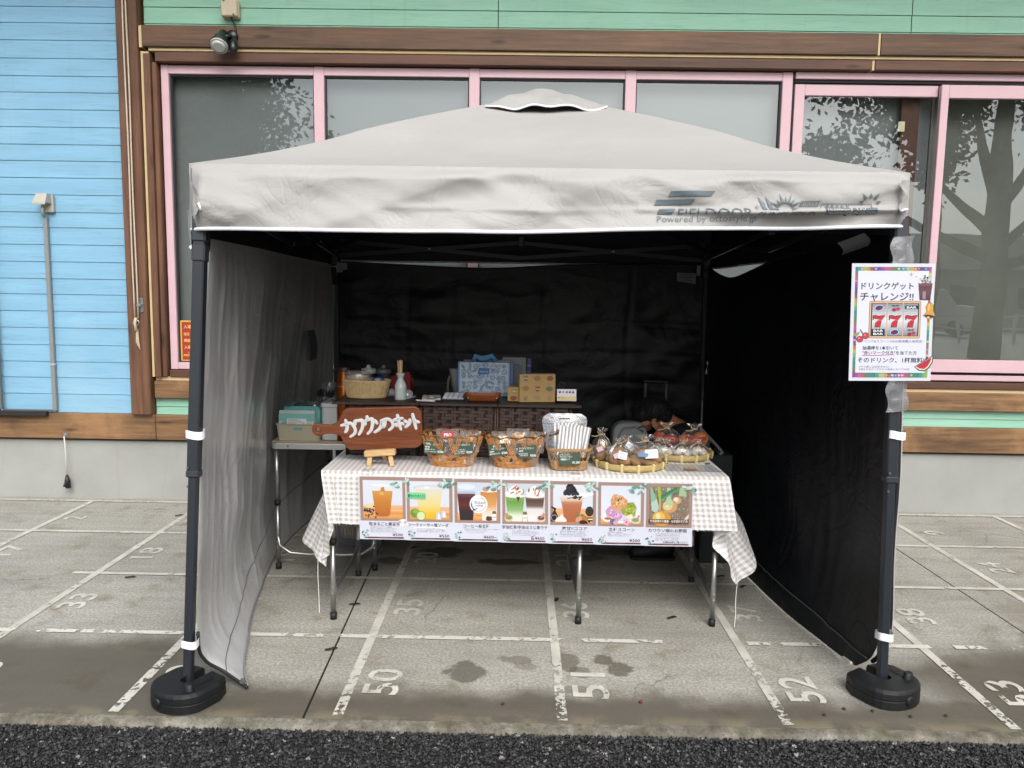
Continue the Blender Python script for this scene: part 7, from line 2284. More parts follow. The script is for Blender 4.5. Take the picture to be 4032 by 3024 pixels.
m_ = MB(); m_.tube([(-.375, .655, KT + .158), (-.365, .655, KT + .184), (-.34, .655, KT + .172), (-.31, .655, KT + .176), (-.29, .655, KT + .186), (-.272, .655, KT + .162)], [.012, .012, .014, .014, .012, .011], 8, flat=.3, flatdir=(0, 1, 0)); m_.build('handle', t_, flat('3f78a3', .6))
m_ = MB(); m_.box(-.422, -.20, .679, .695, KT, KT + .164, .001); m_.build('inner_bag', t_, flat('6d6876', .6)); m_ = MB(); m_.box(-.205, -.192, .66, .70, KT, KT + .156, .001); m_.build('gusset', t_, flat('5a6f96', .6))
t_ = thing('paper_cup', 'white paper cup with cords half hidden left of the blue bag', 'paper cup', (-.462, .70, KT))
m_ = MB(); m_.lathe([(0, .0), (.022, 0), (.040, .112), (.042, .115), (.0405, .117), (.038, .113), (.021, .004)], (-.452, .712, KT), 30); m_.build('cup', t_, flat('8e8f91', .6))
m_ = MB(); m_.tube([(-.490, .70, KT + .085), (-.498, .70, KT + .06), (-.500, .70, KT + .005)], .0028, 6); m_.tube([(-.486, .69, KT + .085), (-.493, .69, KT + .06), (-.494, .69, KT + .005)], .0028, 6); m_.build('cord', t_, flat('62624e', .7))
t_ = thing('grey_bin', 'grey plastic file box behind the blue shopping bag', 'file box', (-.18, .715, KT))
m_ = MB(); m_.prism(rr(-.245, -.130, 0, .178, .010), .699, .726, .004, M=Matrix(((1, 0, 0, 0), (0, 0, 1, 0), (0, 1, 0, KT), (0, 0, 0, 1)))); m_.build('box_body', t_, flat('5d6468', .45))
m_ = MB(); m_.prism(rr(-.238, -.150, .01, .145, .018), .694, .6985, .001, M=Matrix(((1, 0, 0, 0), (0, 0, 1, 0), (0, 1, 0, KT), (0, 0, 0, 1)))); m_.build('recessed_panel', t_, flat('49535a', .45))
t_ = thing('blue_binder', 'dark blue binder standing at the right of the grey file box', 'binder', (-.117, .715, KT))
m_ = MB(); m_.box(-.128, -.106, .694, .726, KT, KT + .176, .002); m_.build('cover', t_, flat('16204f', .4))
m_ = MB(); m_.box(-.126, -.110, .6925, .6935, KT + .138, KT + .1405); m_.box(-.126, -.112, .6925, .6935, KT + .110, KT + .1115); m_.build('spine_print', t_, flat('8d9bc6', .5))
# kraft boxes
def patterned_box(name, label, cx, y, w, d, h, rz, seed):
    t_ = thing(name, label, 'box', (cx, y, KT))
    Mx = Matrix.Translation((cx, y, KT)) @ Matrix.Rotation(rz, 4, 'Z')
    m_ = MB(); m_.box(-w / 2, w / 2, -d / 2, d / 2, .0005, h, .0015); m_.tf(Mx); m_.build('carton', t_, speck('kraft_card', 'a98a58', .7, .06, 25))
    m_ = MB(); rng = random.Random(seed)
    MF = Mx @ FACE((-w / 2, -d / 2 - .0006, 0))
    cols = ['5d6a5c', '7d4a35', '5b3b2a', '8b6a45', '8f8055', '94614a']
    nx = max(1, int(w / .040)); ny = max(2, int(h / .036))
    for a in range(nx):
        for b in range(ny):
            x, yy = (a + .5) * w / nx + rng.uniform(-.004, .004), (b + .5) * h / ny + rng.uniform(-.003, .003)
            c = flat(rng.choice(cols), .6); k = rng.randrange(3)
            rx = min(.015, w / nx * .38); ry = .011
            if k == 0:
                pol(m_, MF, c, [(x + rx * math.cos(R(q)) * (1 + .12 * math.sin(R(q * 5))), yy + ry * math.sin(R(q))) for q in range(0, 360, 18)], .0005)
            elif k == 1: pol(m_, MF, c, [(x - rx * .5, yy - ry), (x + rx * .5, yy - ry), (x + rx * .75, yy + ry), (x - rx * .75, yy + ry)], .0005); pol(m_, MF, flat('c9b083', .6), [(x - rx * .55, yy - .002), (x + rx * .55, yy - .002), (x + rx * .6, yy + .002), (x - rx * .6, yy + .002)], .0008)
            else:
                pol(m_, MF, c, [(x - rx * .7, yy), (x + rx * .7, yy), (x + rx * .35, yy - ry * 1.2), (x - rx * .35, yy - ry * 1.2)], .0005); ell(m_, MF, flat('8f8055', .6), x, yy + .004, rx * .6, .006, .0006, 10)
    for q in range(int(w * h * 2600)):
        ell(m_, MF, flat('8b6a3f', .6), rng.uniform(.004, w - .004), rng.uniform(.004, h - .004), .0016, .0016, .0004, 6)
    m_.build('printed_pattern', t_)
    return t_
patterned_box('kraft_box', 'large kraft carton printed with brown and green sweets, right of the leather tray', -.085, .475, .158, .045, .124, R(7), 5)
patterned_box('kraft_box', 'small kraft carton behind the left edge of the large patterned carton', -.178, .505, .055, .075, .064, R(-12), 9)
t_ = thing('wooden_tongs', 'pale wooden stick poking up between the two kraft cartons', 'utensil', (-.158, .49, KT + .06))
m_ = MB(); m_.bar((-.163, .50, KT + .02), (-.166, .50, KT + .094), .006, .004); m_.build('stick', t_, flat('b39a6e', .6))
t_ = thing('card_stand', 'tiny black easel with a white and yellow card, right end of the counter', 'card stand', (.046, .46, KT))
Mx = Matrix.Translation((.046, .455, KT + .034)) @ Matrix.Rotation(R(-12), 4, 'X')
m_ = MB(); m_.box(-.042, .042, -.0008, .0008, -.026, .026); m_.tf(Mx); c_ = m_.build('card', t_, flat('d3d2dd', .45))
MF = Mx @ FACE((-.042, -.0012, -.026))
m_ = MB(); rect(m_, MF, flat('cfbf7a', .5), .002, .002, .082, .020, .0003)
for k, (x, h) in enumerate([(.012, '7a3540'), (.026, '9aa0a8'), (.042, 'c0554d'), (.056, '555a78'), (.070, '8d4450')]):
    ell(m_, MF, flat(h, .5), x, .038, .0055, .005, .0004, 12); ell(m_, MF, flat('4c5a44', .5), x + .001, .043, .0025, .002, .0005, 8)
ell(m_, MF, flat('b03a30', .5), .009, .014, .003, .003, .0005, 10)
for q in range(3): rect(m_, MF, flat('8d8160', .5), .016, .008 + q * .004, .040 - q * .003, .0092 + q * .004, .0005)
m_.build('card_print', c_)
m_ = MB()
for s_ in (-1, 1):
    m_.bar((.046 + s_ * .020, .448, KT + .001), (.046 + s_ * .012, .470, KT + .062), .003, .003); m_.bar((.046 + s_ * .020, .448, KT + .0075), (.046 + s_ * .020, .438, KT + .0095), .003, .003)
m_.bar((.046, .495, KT + .001), (.046, .468, KT + .064), .003, .003); m_.tube([(.046 + .013 * math.cos(a * .5) - .022, .470, KT + .078 + .010 * math.sin(a * .5)) for a in range(13)], .0022, 5, closed=True)
m_.build('wire_easel', t_, flat('0c0c0d', .5))

# ------------------------------------------------------------------ side table goods
t_ = thing('storage_tray', 'cream plastic bin holding packs of wipes at the front of the side table', 'bin', (-1.225, .80, .6405))
m_ = MB()
def bin_(t_, x0, x1, y0, y1, z0, z1, taper, mt):
    vs = []
    for z, e in ((z0, taper), (z1, 0)):
        for (x, y) in rr(x0 + e, x1 - e, y0 + e, y1 - e, .012, 4): vs.append((x, y, z))
    for z, e in ((z1 - .0005, .003), (z0 + .003, taper + .003)):
        for (x, y) in rr(x0 + e, x1 - e, y0 + e, y1 - e, .010, 4): vs.append((x, y, z))
    n = 20; fs = []
    for l in range(3):
        for k in range(n): fs.append((l * n + k, l * n + (k + 1) % n, (l + 1) * n + (k + 1) % n, (l + 1) * n + k))
    fs.append(tuple(reversed(range(n)))); fs.append(tuple(3 * n + k for k in range(n)))
    m_.add(vs, fs)
bin_(t_, -1.325, -1.112, .745, .90, .6412, .722, .008, None)
m_.tube([(x, y, .7215) for x, y in rr(-1.327, -1.110, .743, .902, .013, 4)], .003, 6, closed=True)
m_.build('bin', t_, flat('b0a893', .45))
m_ = MB(); m_.prism(rr(-1.242, -1.198, .693, .707, .006), -.7475, -.7450, 0, M=Matrix(((1, 0, 0, 0), (0, 0, -1, 0), (0, 1, 0, 0), (0, 0, 0, 1)))); m_.build('grip_slot', t_, flat('6fa3a0', .5))
for k, (x0, x1, y, zt, lb_) in enumerate([(-1.315, -1.145, .775, .785, 'white and mint pack of wipes standing in the front of the cream bin'), (-1.30, -1.125, .815, .800, 'mint green pack of wipes behind the front pack in the cream bin')]):
    t_ = thing('wipes_pack', lb_, 'pack of wipes', ((x0 + x1) / 2, y, .66), 'packs of wipes in the cream bin')
    m_ = MB(); m_.grid(lambda u, v: (x0 + (x1 - x0) * u, y - .016 * (1 - (2 * v - 1) ** 2) + .002 * mn.noise(Vector((u * 9, v * 9, k))), .65 + (zt - .65) * v + .004 * mn.noise(Vector((u * 6, 3, k))) * v), 20, 10); m_.grid(lambda u, v: (x0 + (x1 - x0) * u, y + .016 * (1 - (2 * v - 1) ** 2), .65 + (zt - .65) * v), 10, 8, flip=True)
    m_.build('pouch', t_, flat(['bfccca', '5fa8a3'][k], .35))
    if k == 0:
        MF = FACE((x0, y - .019, .65))
        m_ = MB(); rect(m_, MF, flat('7fbcb6', .4), .002, .088, .168, .122, 0); rect(m_, MF, flat('dfe4e2', .4), .042, .050, .135, .098, .0005)
        for q in range(6): pol(m_, MF, flat('4f9a98', .4), [(.012 + q * .004, .060), (.014 + q * .004, .060), (.020 + q * .004, .084), (.018 + q * .004, .084)], .0006)
        for q in range(7): rect(m_, MF, flat('7f8a90', .5), .046, .056 + q * .006, .075 + (q * 37 % 50) * .001, .0582 + q * .006, .001)
        ell(m_, MF, flat('7f8a90', .5), .122, .070, .006, .005, .001, 12)
        m_.build('pack_print', t_)
t_ = thing('plastic_bag', 'crumpled clear plastic bag slumped over the wipes in the cream bin', 'plastic bag', (-1.2, .84, .78))
m_ = MB(); m_.grid(lambda u, v: (-1.30 + .19 * u + .01 * mn.noise(Vector((u * 5, v * 5, 1))), .78 + .12 * v, .775 + .055 * math.sin(math.pi * u) ** .6 * (1 - .5 * v) + .018 * mn.noise(Vector((u * 7, v * 7, 3)))), 26, 14); m_.build('film', t_, film('crumpled_film', (.85, .93, .93), .16, .15, .20, (.45, .62, .62)))
t_ = thing('white_container', 'white lidded plastic container standing behind the board sign handle', 'container', (-1.055, .86, .6405))
m_ = MB(); m_.prism(rr(-1.117, -.975, .775, .96, .022), .6412, .800, .005); m_.build('tub', t_, flat('c6c9cb', .4))
m_ = MB(); m_.prism(rr(-1.121, -.971, .771, .964, .024), .801, .822, .006); l_ = m_.build('lid', t_, flat('cdd0d2', .4))
m_ = MB(); m_.prism(rr(-1.095, -.985, .80, .94, .018), .8222, .826, .002); m_.build('lid_panel', l_, flat('a9acae', .4))
m_ = MB(); m_.prism(rr(-1.005, -.985, .770, .786, .004), .786, .800, .002); m_.build('latch', t_, flat('b3b7b9', .4))
# cups, straws
M_clearcup = film('clear_cup', (.96, .97, .98), .16, .08, .06)
for k, (x, y, h, n, lb_) in enumerate([(-1.158, 1.06, .235, 26, 'tall tower of nested clear cups at the middle of the side table'), (-1.21, 1.0, .14, 9, 'short stack of nested clear cups left of the tall tower'), (-1.13, 1.10, .20, 20, 'tower of nested clear cups just right of the tallest one')]):
    t_ = thing('cup_stack', lb_, 'cup stack', (x, y, .6405), 'stacks of clear plastic cups')
    base = .6412
    m_ = MB(); m_.lathe([(0, 0), (.027, 0), (.043, .115)], (x, y, base), 24); m_.build('lowest_cup', t_, M_clearcup)
    for q in range(n):
        zz = base + .115 + (h - .10) * q / n
        m_ = MB(); m_.lathe([(.0415, -.010), (.0445, .0), (.0455, .0015), (.044, .003)], (x + .0006 * q, y, zz), 22); m_.build('cup_rim', t_, M_clearcup)
t_ = thing('straw_bag', 'clear bag of black straws lying open behind the white container', 'straws', (-1.09, 1.05, .66))
rng = random.Random(31)
for k in range(20):
    gx = [-1.165, -1.12, -1.075][k % 3]
    p = Vector((gx + rng.uniform(-.012, .012), .965 + rng.uniform(-.01, .01), .80)); d = Vector((rng.uniform(-.12, .22), -.15, 1)).normalized()
    m_ = MB(); m_.tube([p - d * .14, p + d * rng.uniform(.045, .07)], .0038, 6); m_.build('straw', t_, flat('0c0c0e', .35))
m_ = MB(); m_.grid(lambda u, v: (-1.20 + .17 * u, .95 - .01 * math.sin(u * 6), .70 + .13 * v + .01 * mn.noise(Vector((u * 6, v * 4, 2)))), 16, 8); m_.build('film', t_, M_film)
t_ = thing('ice_bag', 'pale blue crumpled plastic bag between the thermos and the cups', 'plastic bag', (-1.0, .98, .8))
m_ = MB(); m_.blob((-1.02, .95, .86), (.075, .05, .05), 8, .5, 2.2, 22, 14); m_.build('film', t_, film('blue_film', (.6, .75, .85), .16, .15, .45, (.30, .42, .50)))
m_ = MB(); m_.box(-1.10, -.95, .90, 1.02, .6412, .82, .004); m_.build('carton', t_, flat('54504a', .7))

# ------------------------------------------------------------------ under the side table: storage bag with paper cups
t_ = thing('storage_bag', 'clear zipped storage bag under the side table with a sleeve of brown cups', 'storage bag', (-.97, .98, 0))
m_ = MB(); m_.grid(lambda u, v: (-1.12 + .27 * u, .93 - .02 * math.sin(math.pi * v) + .006 * mn.noise(Vector((u * 7, v * 7, 4))), .02 + .36 * v), 18, 18); m_.grid(lambda u, v: (-.85 + .004 * math.sin(v * 9), .93 + .2 * u, .02 + .36 * v), 6, 10); m_.build('film', t_, film('storage_film', (.86, .89, .93), .14, .16, .20, (.30, .33, .38)))
m_ = MB(); m_.box(-1.11, -.86, 1.02, 1.12, .03, .34, .01); m_.build('dark_contents', t_, flat('2b3038', .7))
m_ = MB(); m_.box(-1.08, -.90, .96, 1.01, .17, .30, .01); m_.build('grey_packet', t_, flat('4c525a', .6)); m_ = MB(); m_.box(-1.06, -1.0, .945, .955, .255, .275, .002); m_.box(-1.05, -.94, .945, .955, .205, .215, .001); m_.build('white_label', t_, flat('a9abab', .6))
t_ = thing('cup_sleeve', 'sleeve of nested brown ripple cups lying in the storage bag', 'cup sleeve', (-.95, .97, .13))
m_ = MB()
for q in range(6): m_.tube([(-1.06 + q * .014, .968, .135 - .001 * q), (-1.052 + q * .014, .968, .135 - .001 * q)], [.040, .0385], 18); m_.tube([(-1.0515 + q * .014, .968, .135 - .001 * q), (-1.0485 + q * .014, .968, .135 - .001 * q)], .0415, 18)
m_.build('nested_rims', t_, flat('a08463', .7))
m_ = MB(); m_.tube([(-.975, .968, .130), (-.90, .968, .125)], [.0385, .030], 18); m_.build('outer_cup', t_, flat('8a6443', .7))
m_ = MB(); m_.tube([(-.899, .968, .125), (-.875, .968, .124)], [.036, .034], 16); m_.build('paper_roll', t_, flat('8f8c86', .7))
# ------------------------------------------------------------------ the seller, bent over behind the table
def skin_mesh(pts, edges, rad, root, sub=2):
    """one continuous surface grown round a skeleton"""
    me = bpy.data.meshes.new('skeleton'); me.from_pydata(pts, edges, [])
    o = bpy.data.objects.new('skeleton', me); COL.objects.link(o)
    m1 = o.modifiers.new('skin', 'SKIN'); m1.use_smooth_shade = True
    m2 = o.modifiers.new('sub', 'SUBSURF'); m2.levels = sub
    sv = me.skin_vertices[0].data
    for i, r_ in enumerate(rad):
        sv[i].radius = (r_, r_) if not isinstance(r_, tuple) else r_
        sv[i].use_root = (i == root)
    dg = bpy.context.evaluated_depsgraph_get(); dg.update()
    ev = bpy.data.meshes.new_from_object(o.evaluated_get(dg))
    vs = [tuple(v.co) for v in ev.vertices]; fs = [tuple(p.vertices) for p in ev.polygons]
    bpy.data.objects.remove(o); bpy.data.meshes.remove(me); bpy.data.meshes.remove(ev)
    return vs, fs
pr = thing('person', 'person in a dark T-shirt and glasses, head bent down behind the onion tray', 'person', (.72, 1.22, 0))
M_skin = speck('skin', 'b07a5c', .5, .06, 12)
J = {'pelvis': (.82, 1.25, .36), 'waist': (.80, 1.25, .46), 'chest': (.755, 1.24, .57), 'neckbase': (.690, 1.215, .652), 'neck': (.635, 1.205, .690), 'skull': (.565, 1.20, .725), 'brow': (.500, 1.20, .700), 'chin': (.520, 1.20, .632),
     'lsh': (.690, 1.09, .618), 'lel': (.60, 1.00, .44), 'lwr': (.46, 1.09, .41), 'rsh': (.735, 1.38, .61), 'rel': (.62, 1.43, .43), 'rwr': (.47, 1.30, .41),
     'lhip': (.80, 1.17, .35), 'lkn': (.44, 1.10, .40), 'lan': (.60, 1.02, .09), 'lto': (.49, 1.00, .04), 'rhip': (.80, 1.33, .35), 'rkn': (.42, 1.34, .42), 'ran': (.50, 1.38, .09), 'rto': (.38, 1.37, .04),
     'lpalm': (.415, 1.115, .40), 'rpalm': (.425, 1.265, .40)}
K_ = list(J); I = {k: i for i, k in enumerate(K_)}
E_ = [('pelvis', 'waist'), ('waist', 'chest'), ('chest', 'neckbase'), ('neckbase', 'neck'), ('neck', 'skull'), ('skull', 'brow'), ('brow', 'chin'), ('chest', 'lsh'), ('lsh', 'lel'), ('lel', 'lwr'), ('lwr', 'lpalm'), ('chest', 'rsh'), ('rsh', 'rel'), ('rel', 'rwr'), ('rwr', 'rpalm'),
      ('pelvis', 'lhip'), ('lhip', 'lkn'), ('lkn', 'lan'), ('lan', 'lto'), ('pelvis', 'rhip'), ('rhip', 'rkn'), ('rkn', 'ran'), ('ran', 'rto')]
RAD = dict(pelvis=.11, waist=.105, chest=.115, neckbase=.066, neck=.052, skull=.078, brow=.062, chin=.040, lsh=.055, lel=.038, lwr=.027, rsh=.055, rel=.038, rwr=.027, lhip=.085, lkn=.056, lan=.036, lto=.030, rhip=.085, rkn=.056, ran=.036, rto=.030, lpalm=.026, rpalm=.026)
vs, fs = skin_mesh([J[k] for k in K_], [(I[a], I[b]) for a, b in E_], [RAD[k] for k in K_], 0)
# features pushed out of the same surface: nose and eye sockets
def face_push(p):
    p = Vector(p)
    n = Vector((.452, 1.20, .668)); d = (p - n).length
    if d < .03: p += Vector((-1, 0, -.25)) * .016 * (1 - d / .03)
    for sy in (-.03, .03):
        e = Vector((.462, 1.20 + sy, .690)); d = (p - e).length
        if d < .018: p += Vector((1, 0, 0)) * .006 * (1 - d / .018)
    return p
m_ = MB(); m_.mat(M_skin); m_.add([face_push(p) for p in vs], fs, True)
for side_, (pk, sy) in (('l', ('lpalm', 1)), ('r', ('rpalm', -1))):
    c_ = Vector(J[pk])
    for q in range(4):
        b = c_ + Vector((-.012, sy * (q - 1.5) * .013, .006))
        L = [.030, .034, .031, .024][q]
        m_.tube([b, b + Vector((-L * .6, 0, .004)), b + Vector((-L * 1.1, 0, -.010)), b + Vector((-L * 1.2, 0, -.024))], [.0085, .0082, .0075, .005], 8)
    b = c_ + Vector((.004, sy * .022, .004)); m_.tube([b, b + Vector((-.018, sy * .016, .004)), b + Vector((-.040, sy * .018, -.006))], [.010, .0092, .006], 8)
m_.build('body', pr)
# ear
m_ = MB()
Me = Matrix.Translation((.556, 1.112, .690)) @ Matrix.Rotation(R(-28), 4, 'Y') @ Matrix.Rotation(R(18), 4, 'Z')
m_.tube([Me @ Vector((.017 * math.cos(R(a)) * (1 if a < 200 else .8), -.006, .028 * math.sin(R(a)) - (.004 if 200 < a < 340 else 0))) for a in range(40, 330, 20)], .0055, 8)
m_.blob((0, 0, 0), (.014, .007, .023), 2, .1); m_.v[-len(MB().blob((0, 0, 0), (1, 1, 1)).v):] = [tuple(Me @ Vector(p)) for p in m_.v[-len(MB().blob((0, 0, 0), (1, 1, 1)).v):]]
m_.build('ear', pr, M_skin)
# hair: a cap of short black hair with locks
M_hair = NT('black_hair'); M_hair.bs(color=(.004, .004, .005, 1), rough=.7); M_hair = M_hair.m
m_ = MB()
rng = random.Random(14)
m_.blob((.560, 1.20, .752), (.092, .092, .072), 4, .10, 3.0, 30, 18, Matrix.Rotation(R(-14), 4, 'Y'))
m_.blob((.500, 1.20, .738), (.055, .082, .052), 6, .12, 3.0, 24, 14)
m_.blob((.612, 1.20, .735), (.048, .080, .055), 8, .12, 3.0, 24, 14)
for k in range(260):
    th, ph = rng.random() * 6.283, rng.uniform(-.25, 1.35)
    d = Vector((math.cos(ph) * math.cos(th), math.cos(ph) * math.sin(th), math.sin(ph)))
    c_ = Vector((.558 + d.x * .090, 1.20 + d.y * .090, .750 + d.z * .070))
    fl = Vector((-.35 + d.x * .5, d.y * .7, -.55)).normalized()
    m_.tube([c_ - fl * .016, c_ + fl * .008 + d * .004, c_ + fl * .030 - d * .001], [.004, .0055, .001], 5, caps=False)
m_.build('hair', pr, M_hair)
# glasses
m_ = MB()
m_.tube([(.552, 1.106, .694), (.50, 1.112, .680), (.462, 1.125, .668)], .0024, 6); m_.tube([(.552, 1.294, .694), (.50, 1.288, .680), (.462, 1.275, .668)], .0024, 6)
for sy in (-1, 1): m_.tube([(.452 + .004 * math.cos(R(a)), 1.20 + sy * .036 + .030 * math.cos(R(a)), .664 + .022 * math.sin(R(a))) for a in range(0, 360, 24)], .0026, 6, closed=True)
m_.build('glasses', pr, flat('09090b', .3))
# clothes follow the body a little outside it
SH = ['pelvis', 'waist', 'chest', 'neckbase', 'lsh', 'lel2', 'rsh', 'rel2']
J['lel2'] = tuple(Vector(J['lsh']).lerp(Vector(J['lel']), .75)); J['rel2'] = tuple(Vector(J['rsh']).lerp(Vector(J['rel']), .75))
r2 = dict(pelvis=.125, waist=.125, chest=.138, neckbase=.078, lsh=.078, lel2=.062, rsh=.078, rel2=.062)
ix = {k: i for i, k in enumerate(SH)}
vs, fs = skin_mesh([J[k] for k in SH], [(ix[a], ix[b]) for a, b in [('pelvis', 'waist'), ('waist', 'chest'), ('chest', 'neckbase'), ('chest', 'lsh'), ('lsh', 'lel2'), ('chest', 'rsh'), ('rsh', 'rel2')]], [r2[k] for k in SH], 0)
m_ = MB(); m_.add([Vector(p) + Vector((1, 1, 1)) * .006 * mn.noise(Vector(p) * 14) for p in vs], fs, True)
m_.build('shirt', pr, speck('dark_cotton', '14171d', .85, .15, 40))
TR = ['pelvis', 'lhip', 'lkn', 'lan2', 'rhip', 'rkn', 'ran2']
J['lan2'] = (.595, 1.025, .105); J['ran2'] = (.495, 1.38, .11)
r3 = dict(pelvis=.122, lhip=.105, lkn=.076, lan2=.062, rhip=.105, rkn=.076, ran2=.058)
ix = {k: i for i, k in enumerate(TR)}
vs, fs = skin_mesh([J[k] for k in TR], [(ix[a], ix[b]) for a, b in [('pelvis', 'lhip'), ('lhip', 'lkn'), ('lkn', 'lan2'), ('pelvis', 'rhip'), ('rhip', 'rkn'), ('rkn', 'ran2')]], [r3[k] for k in TR], 0)
m_ = MB(); m_.add([Vector(p) + Vector((1, 1, 1)) * .010 * mn.noise(Vector(p) * 12) for p in vs], fs, True)
m_.build('trousers', pr, speck('dark_trousers', '12151d', .8, .2, 30, .3, .006))
for (a, b) in (('lan', 'lto'), ('ran', 'rto')):
    p, q = Vector(J[a]), Vector(J[b])
    m_ = MB(); m_.tube([(p.x + .055, p.y, .048), (p.x + .02, p.y, .056), (p.x - .04, p.y, .052), (q.x, q.y, .042), (q.x - .045, q.y, .034), (q.x - .06, q.y, .026)], [.030, .046, .046, .041, .033, .016], 14)
    s_ = m_.build('shoe', pr, flat('0f1116', .6))
    m_ = MB(); m_.prism(rr(q.x - .062, p.x + .062, q.y - .040, q.y + .040 + (p.y - q.y) * .6, .036), .0015, .016, .004); m_.build('sole', s_, flat('1c1d20', .8))
t_ = thing('stool', 'low dark folding stool under the seated person', 'stool', (.85, 1.25, 0))
m_ = MB(); m_.box(.70, .98, 1.12, 1.38, .235, .258, .006); m_.build('seat', t_, flat('1d2024', .6))
for x, y in [(.725, 1.145), (.955, 1.145), (.725, 1.355), (.955, 1.355)]:
    m_ = MB(); m_.tube([(x, y, 0), (x + (.84 - x) * .12, y, .235)], .010, 8); m_.build('leg', t_, flat('2b2e32', .4))
# things round the seller
t_ = thing('grey_bag', 'pale grey rounded carry bag on the lap of the seated person', 'bag', (.41, 1.18, .48))
m_ = MB(); m_.prism(rr(.335, .520, 0, .215, .06, 7), -1.23, -1.125, .02, 3, M=Matrix(((1, 0, 0, 0), (0, 0, -1, 0), (0, 1, 0, .478), (0, 0, 0, 1)))); m_.build('bag_body', t_, speck('pale_grey_cloth', '8d9092', .7, .06, 15, .2, .006))
m_ = MB(); m_.tube([(.362, 1.123, .52), (.365, 1.12, .62), (.39, 1.118, .665), (.45, 1.118, .675), (.495, 1.12, .65)], .0045, 6); m_.build('piping', t_, flat('77797b', .6))
t_ = thing('carton', 'dark green carton with a raised grey lid at the right behind the onion tray', 'carton', (.86, 1.02, 0))
m_ = MB(); m_.box(.775, .925, .95, 1.09, .002, .565, .003); m_.build('carton_body', t_, flat('14211d', .7))
m_ = MB(); m_.bar((.752, 1.02, .705), (.868, 1.02, .585), .13, .012, (1, 0, 1)); m_.build('lid', t_, flat('6f706e', .6))
m_ = MB(); m_.bar((.874, 1.02, .580), (.858, 1.02, .566), .13, .012, (1, 0, 0)); m_.build('lid_flap', t_, flat('7d7e7b', .6))
t_ = thing('suitcase', 'dark suitcase with its telescopic handle raised, behind the seated person', 'suitcase', (.64, 1.63, 0))
m_ = MB(); m_.box(.50, .80, 1.56, 1.74, .04, .60, .025); m_.build('shell', t_, flat('0f1114', .4))
for x in (.583, .706):
    m_ = MB(); m_.box(x - .008, x + .008, 1.63, 1.646, .60, .852, .002); m_.build('handle_tube', t_, flat('4d5053', .35, metal=.6))
m_ = MB(); m_.box(.566, .724, 1.622, 1.654, .851, .872, .007); m_.build('grip', t_, flat('191b1e', .5))
for x in (.53, .77):
    m_ = MB(); m_.tube([(x, 1.585, .025), (x, 1.61, .025)], .025, 14); m_.build('wheel', t_, flat('0d0d0e', .6))

# ------------------------------------------------------------------ posters
PX, PY, PZ = .9135, -.372, 1.087
PW, PH = .266, .379
t_ = thing('event_poster', 'laminated poster with rainbow border and slot machine, taped to the right tent leg', 'poster', (1.045, PY, 1.09))
M = FACE((PX, PY, PZ)); sh = Matrix.Identity(4); sh[0][1] = -.033; sh[1][0] = .012
M = M @ sh
def pg(x): return x / 1000 * PW           # page coordinates in thousandths of the width
m_ = MB()
m_.add([M @ Vector((PW * u, PH * v, z)) for z in (-.0015, 0) for u, v in ((0, 0), (1, 0), (1, 1), (0, 1))], [(3, 2, 1, 0), (4, 5, 6, 7), (0, 1, 5, 4), (1, 2, 6, 5), (2, 3, 7, 6), (3, 0, 4, 7)])
m_.build('sheet', t_, flat('c6c8d1', .25))
# rainbow border: many soft little patches
m_ = MB()
rng = random.Random(17)
def hue(t):
    stops = [('4b4a9c'), ('7d4d9e'), ('c55a96'), ('8f6a5c'), ('3f8f6a'), ('3b7f8c'), ('5fae7c'), ('c9b04a'), ('8a5240'), ('4a4f9f')]
    q = t * (len(stops) - 1); i = int(q); f = q - i
    a, b = stops[i % len(stops)], stops[(i + 1) % len(stops)]
    return ''.join('%02x' % round(int(a[k:k + 2], 16) * (1 - f) + int(b[k:k + 2], 16) * f) for k in (0, 2, 4))
x0, x1, y0, y1 = .011, PW - .011, .011, PH - .011
ix0, ix1, iy0, iy1 = .0195, PW - .0195, .0265, PH - .0235
n = 26
for i in range(n):
    ta, tb = i / n, (i + 1) / n
    for (ya, yb2, ph) in ((y0, iy0, .1), (iy1, y1, .55)):
        rect(m_, M, pap(hue(((ta * 1.7 + ph) % 1))), x0 + (x1 - x0) * ta, ya, x0 + (x1 - x0) * tb, yb2, .0004)
    for (xa, xb, ph) in ((x0, ix0, .35), (ix1, x1, .8)):
        rect(m_, M, pap(hue(((ta * 2.1 + ph) % 1))), xa, iy0 + (iy1 - iy0) * ta, xb, iy0 + (iy1 - iy0) * tb, .0004)
for k in range(26):
    s_ = rng.random()
    if k % 2: x, y = rng.uniform(x0 + .01, x1 - .01), rng.choice([y0 + .0075, y1 - .006])
    else: x, y = rng.choice([x0 + .004, x1 - .004]), rng.uniform(y0 + .01, y1 - .01)
    ell(m_, M, pap(rng.choice(['d9a4c4', '8fd0c0', 'd8d27a', 'a7b4e0', '6fb58a', 'c9905a'])), x, y, .004, .0035, .0006 + k * .00002, 10)
m_.build('rainbow_border', t_)
m_ = MB()
pol(m_, M, flat('c9cbd6', .4), rr(ix0, ix1, iy0, iy1, .005, 4), .0014); m_.build('white_panel', t_)
INK = pap('3d3a50')
m_ = MB()
write(m_, 'ドリンクゲット', .031, .298, .0245, M, INK, .0018, width=.168, bold=.018)
write(m_, 'チャレンジ!!', .028, .262, .0300, M, INK, .0018, width=.172, bold=.018)
write(m_, '\\ドリンク&スコーンORお野菜購入者限定/', PW / 2, .1255, .0098, M, pap('6d6b86'), .0018, width=.205, align='CENTER')
write(m_, '抽選棒を1本引いて', .041, .1025, .0135, M, INK, .0018, width=.115, bold=.012)
write(m_, '"赤いマーク付き"を当てた方', .041, .0865, .0135, M, INK, .0018, width=.176, bold=.012)
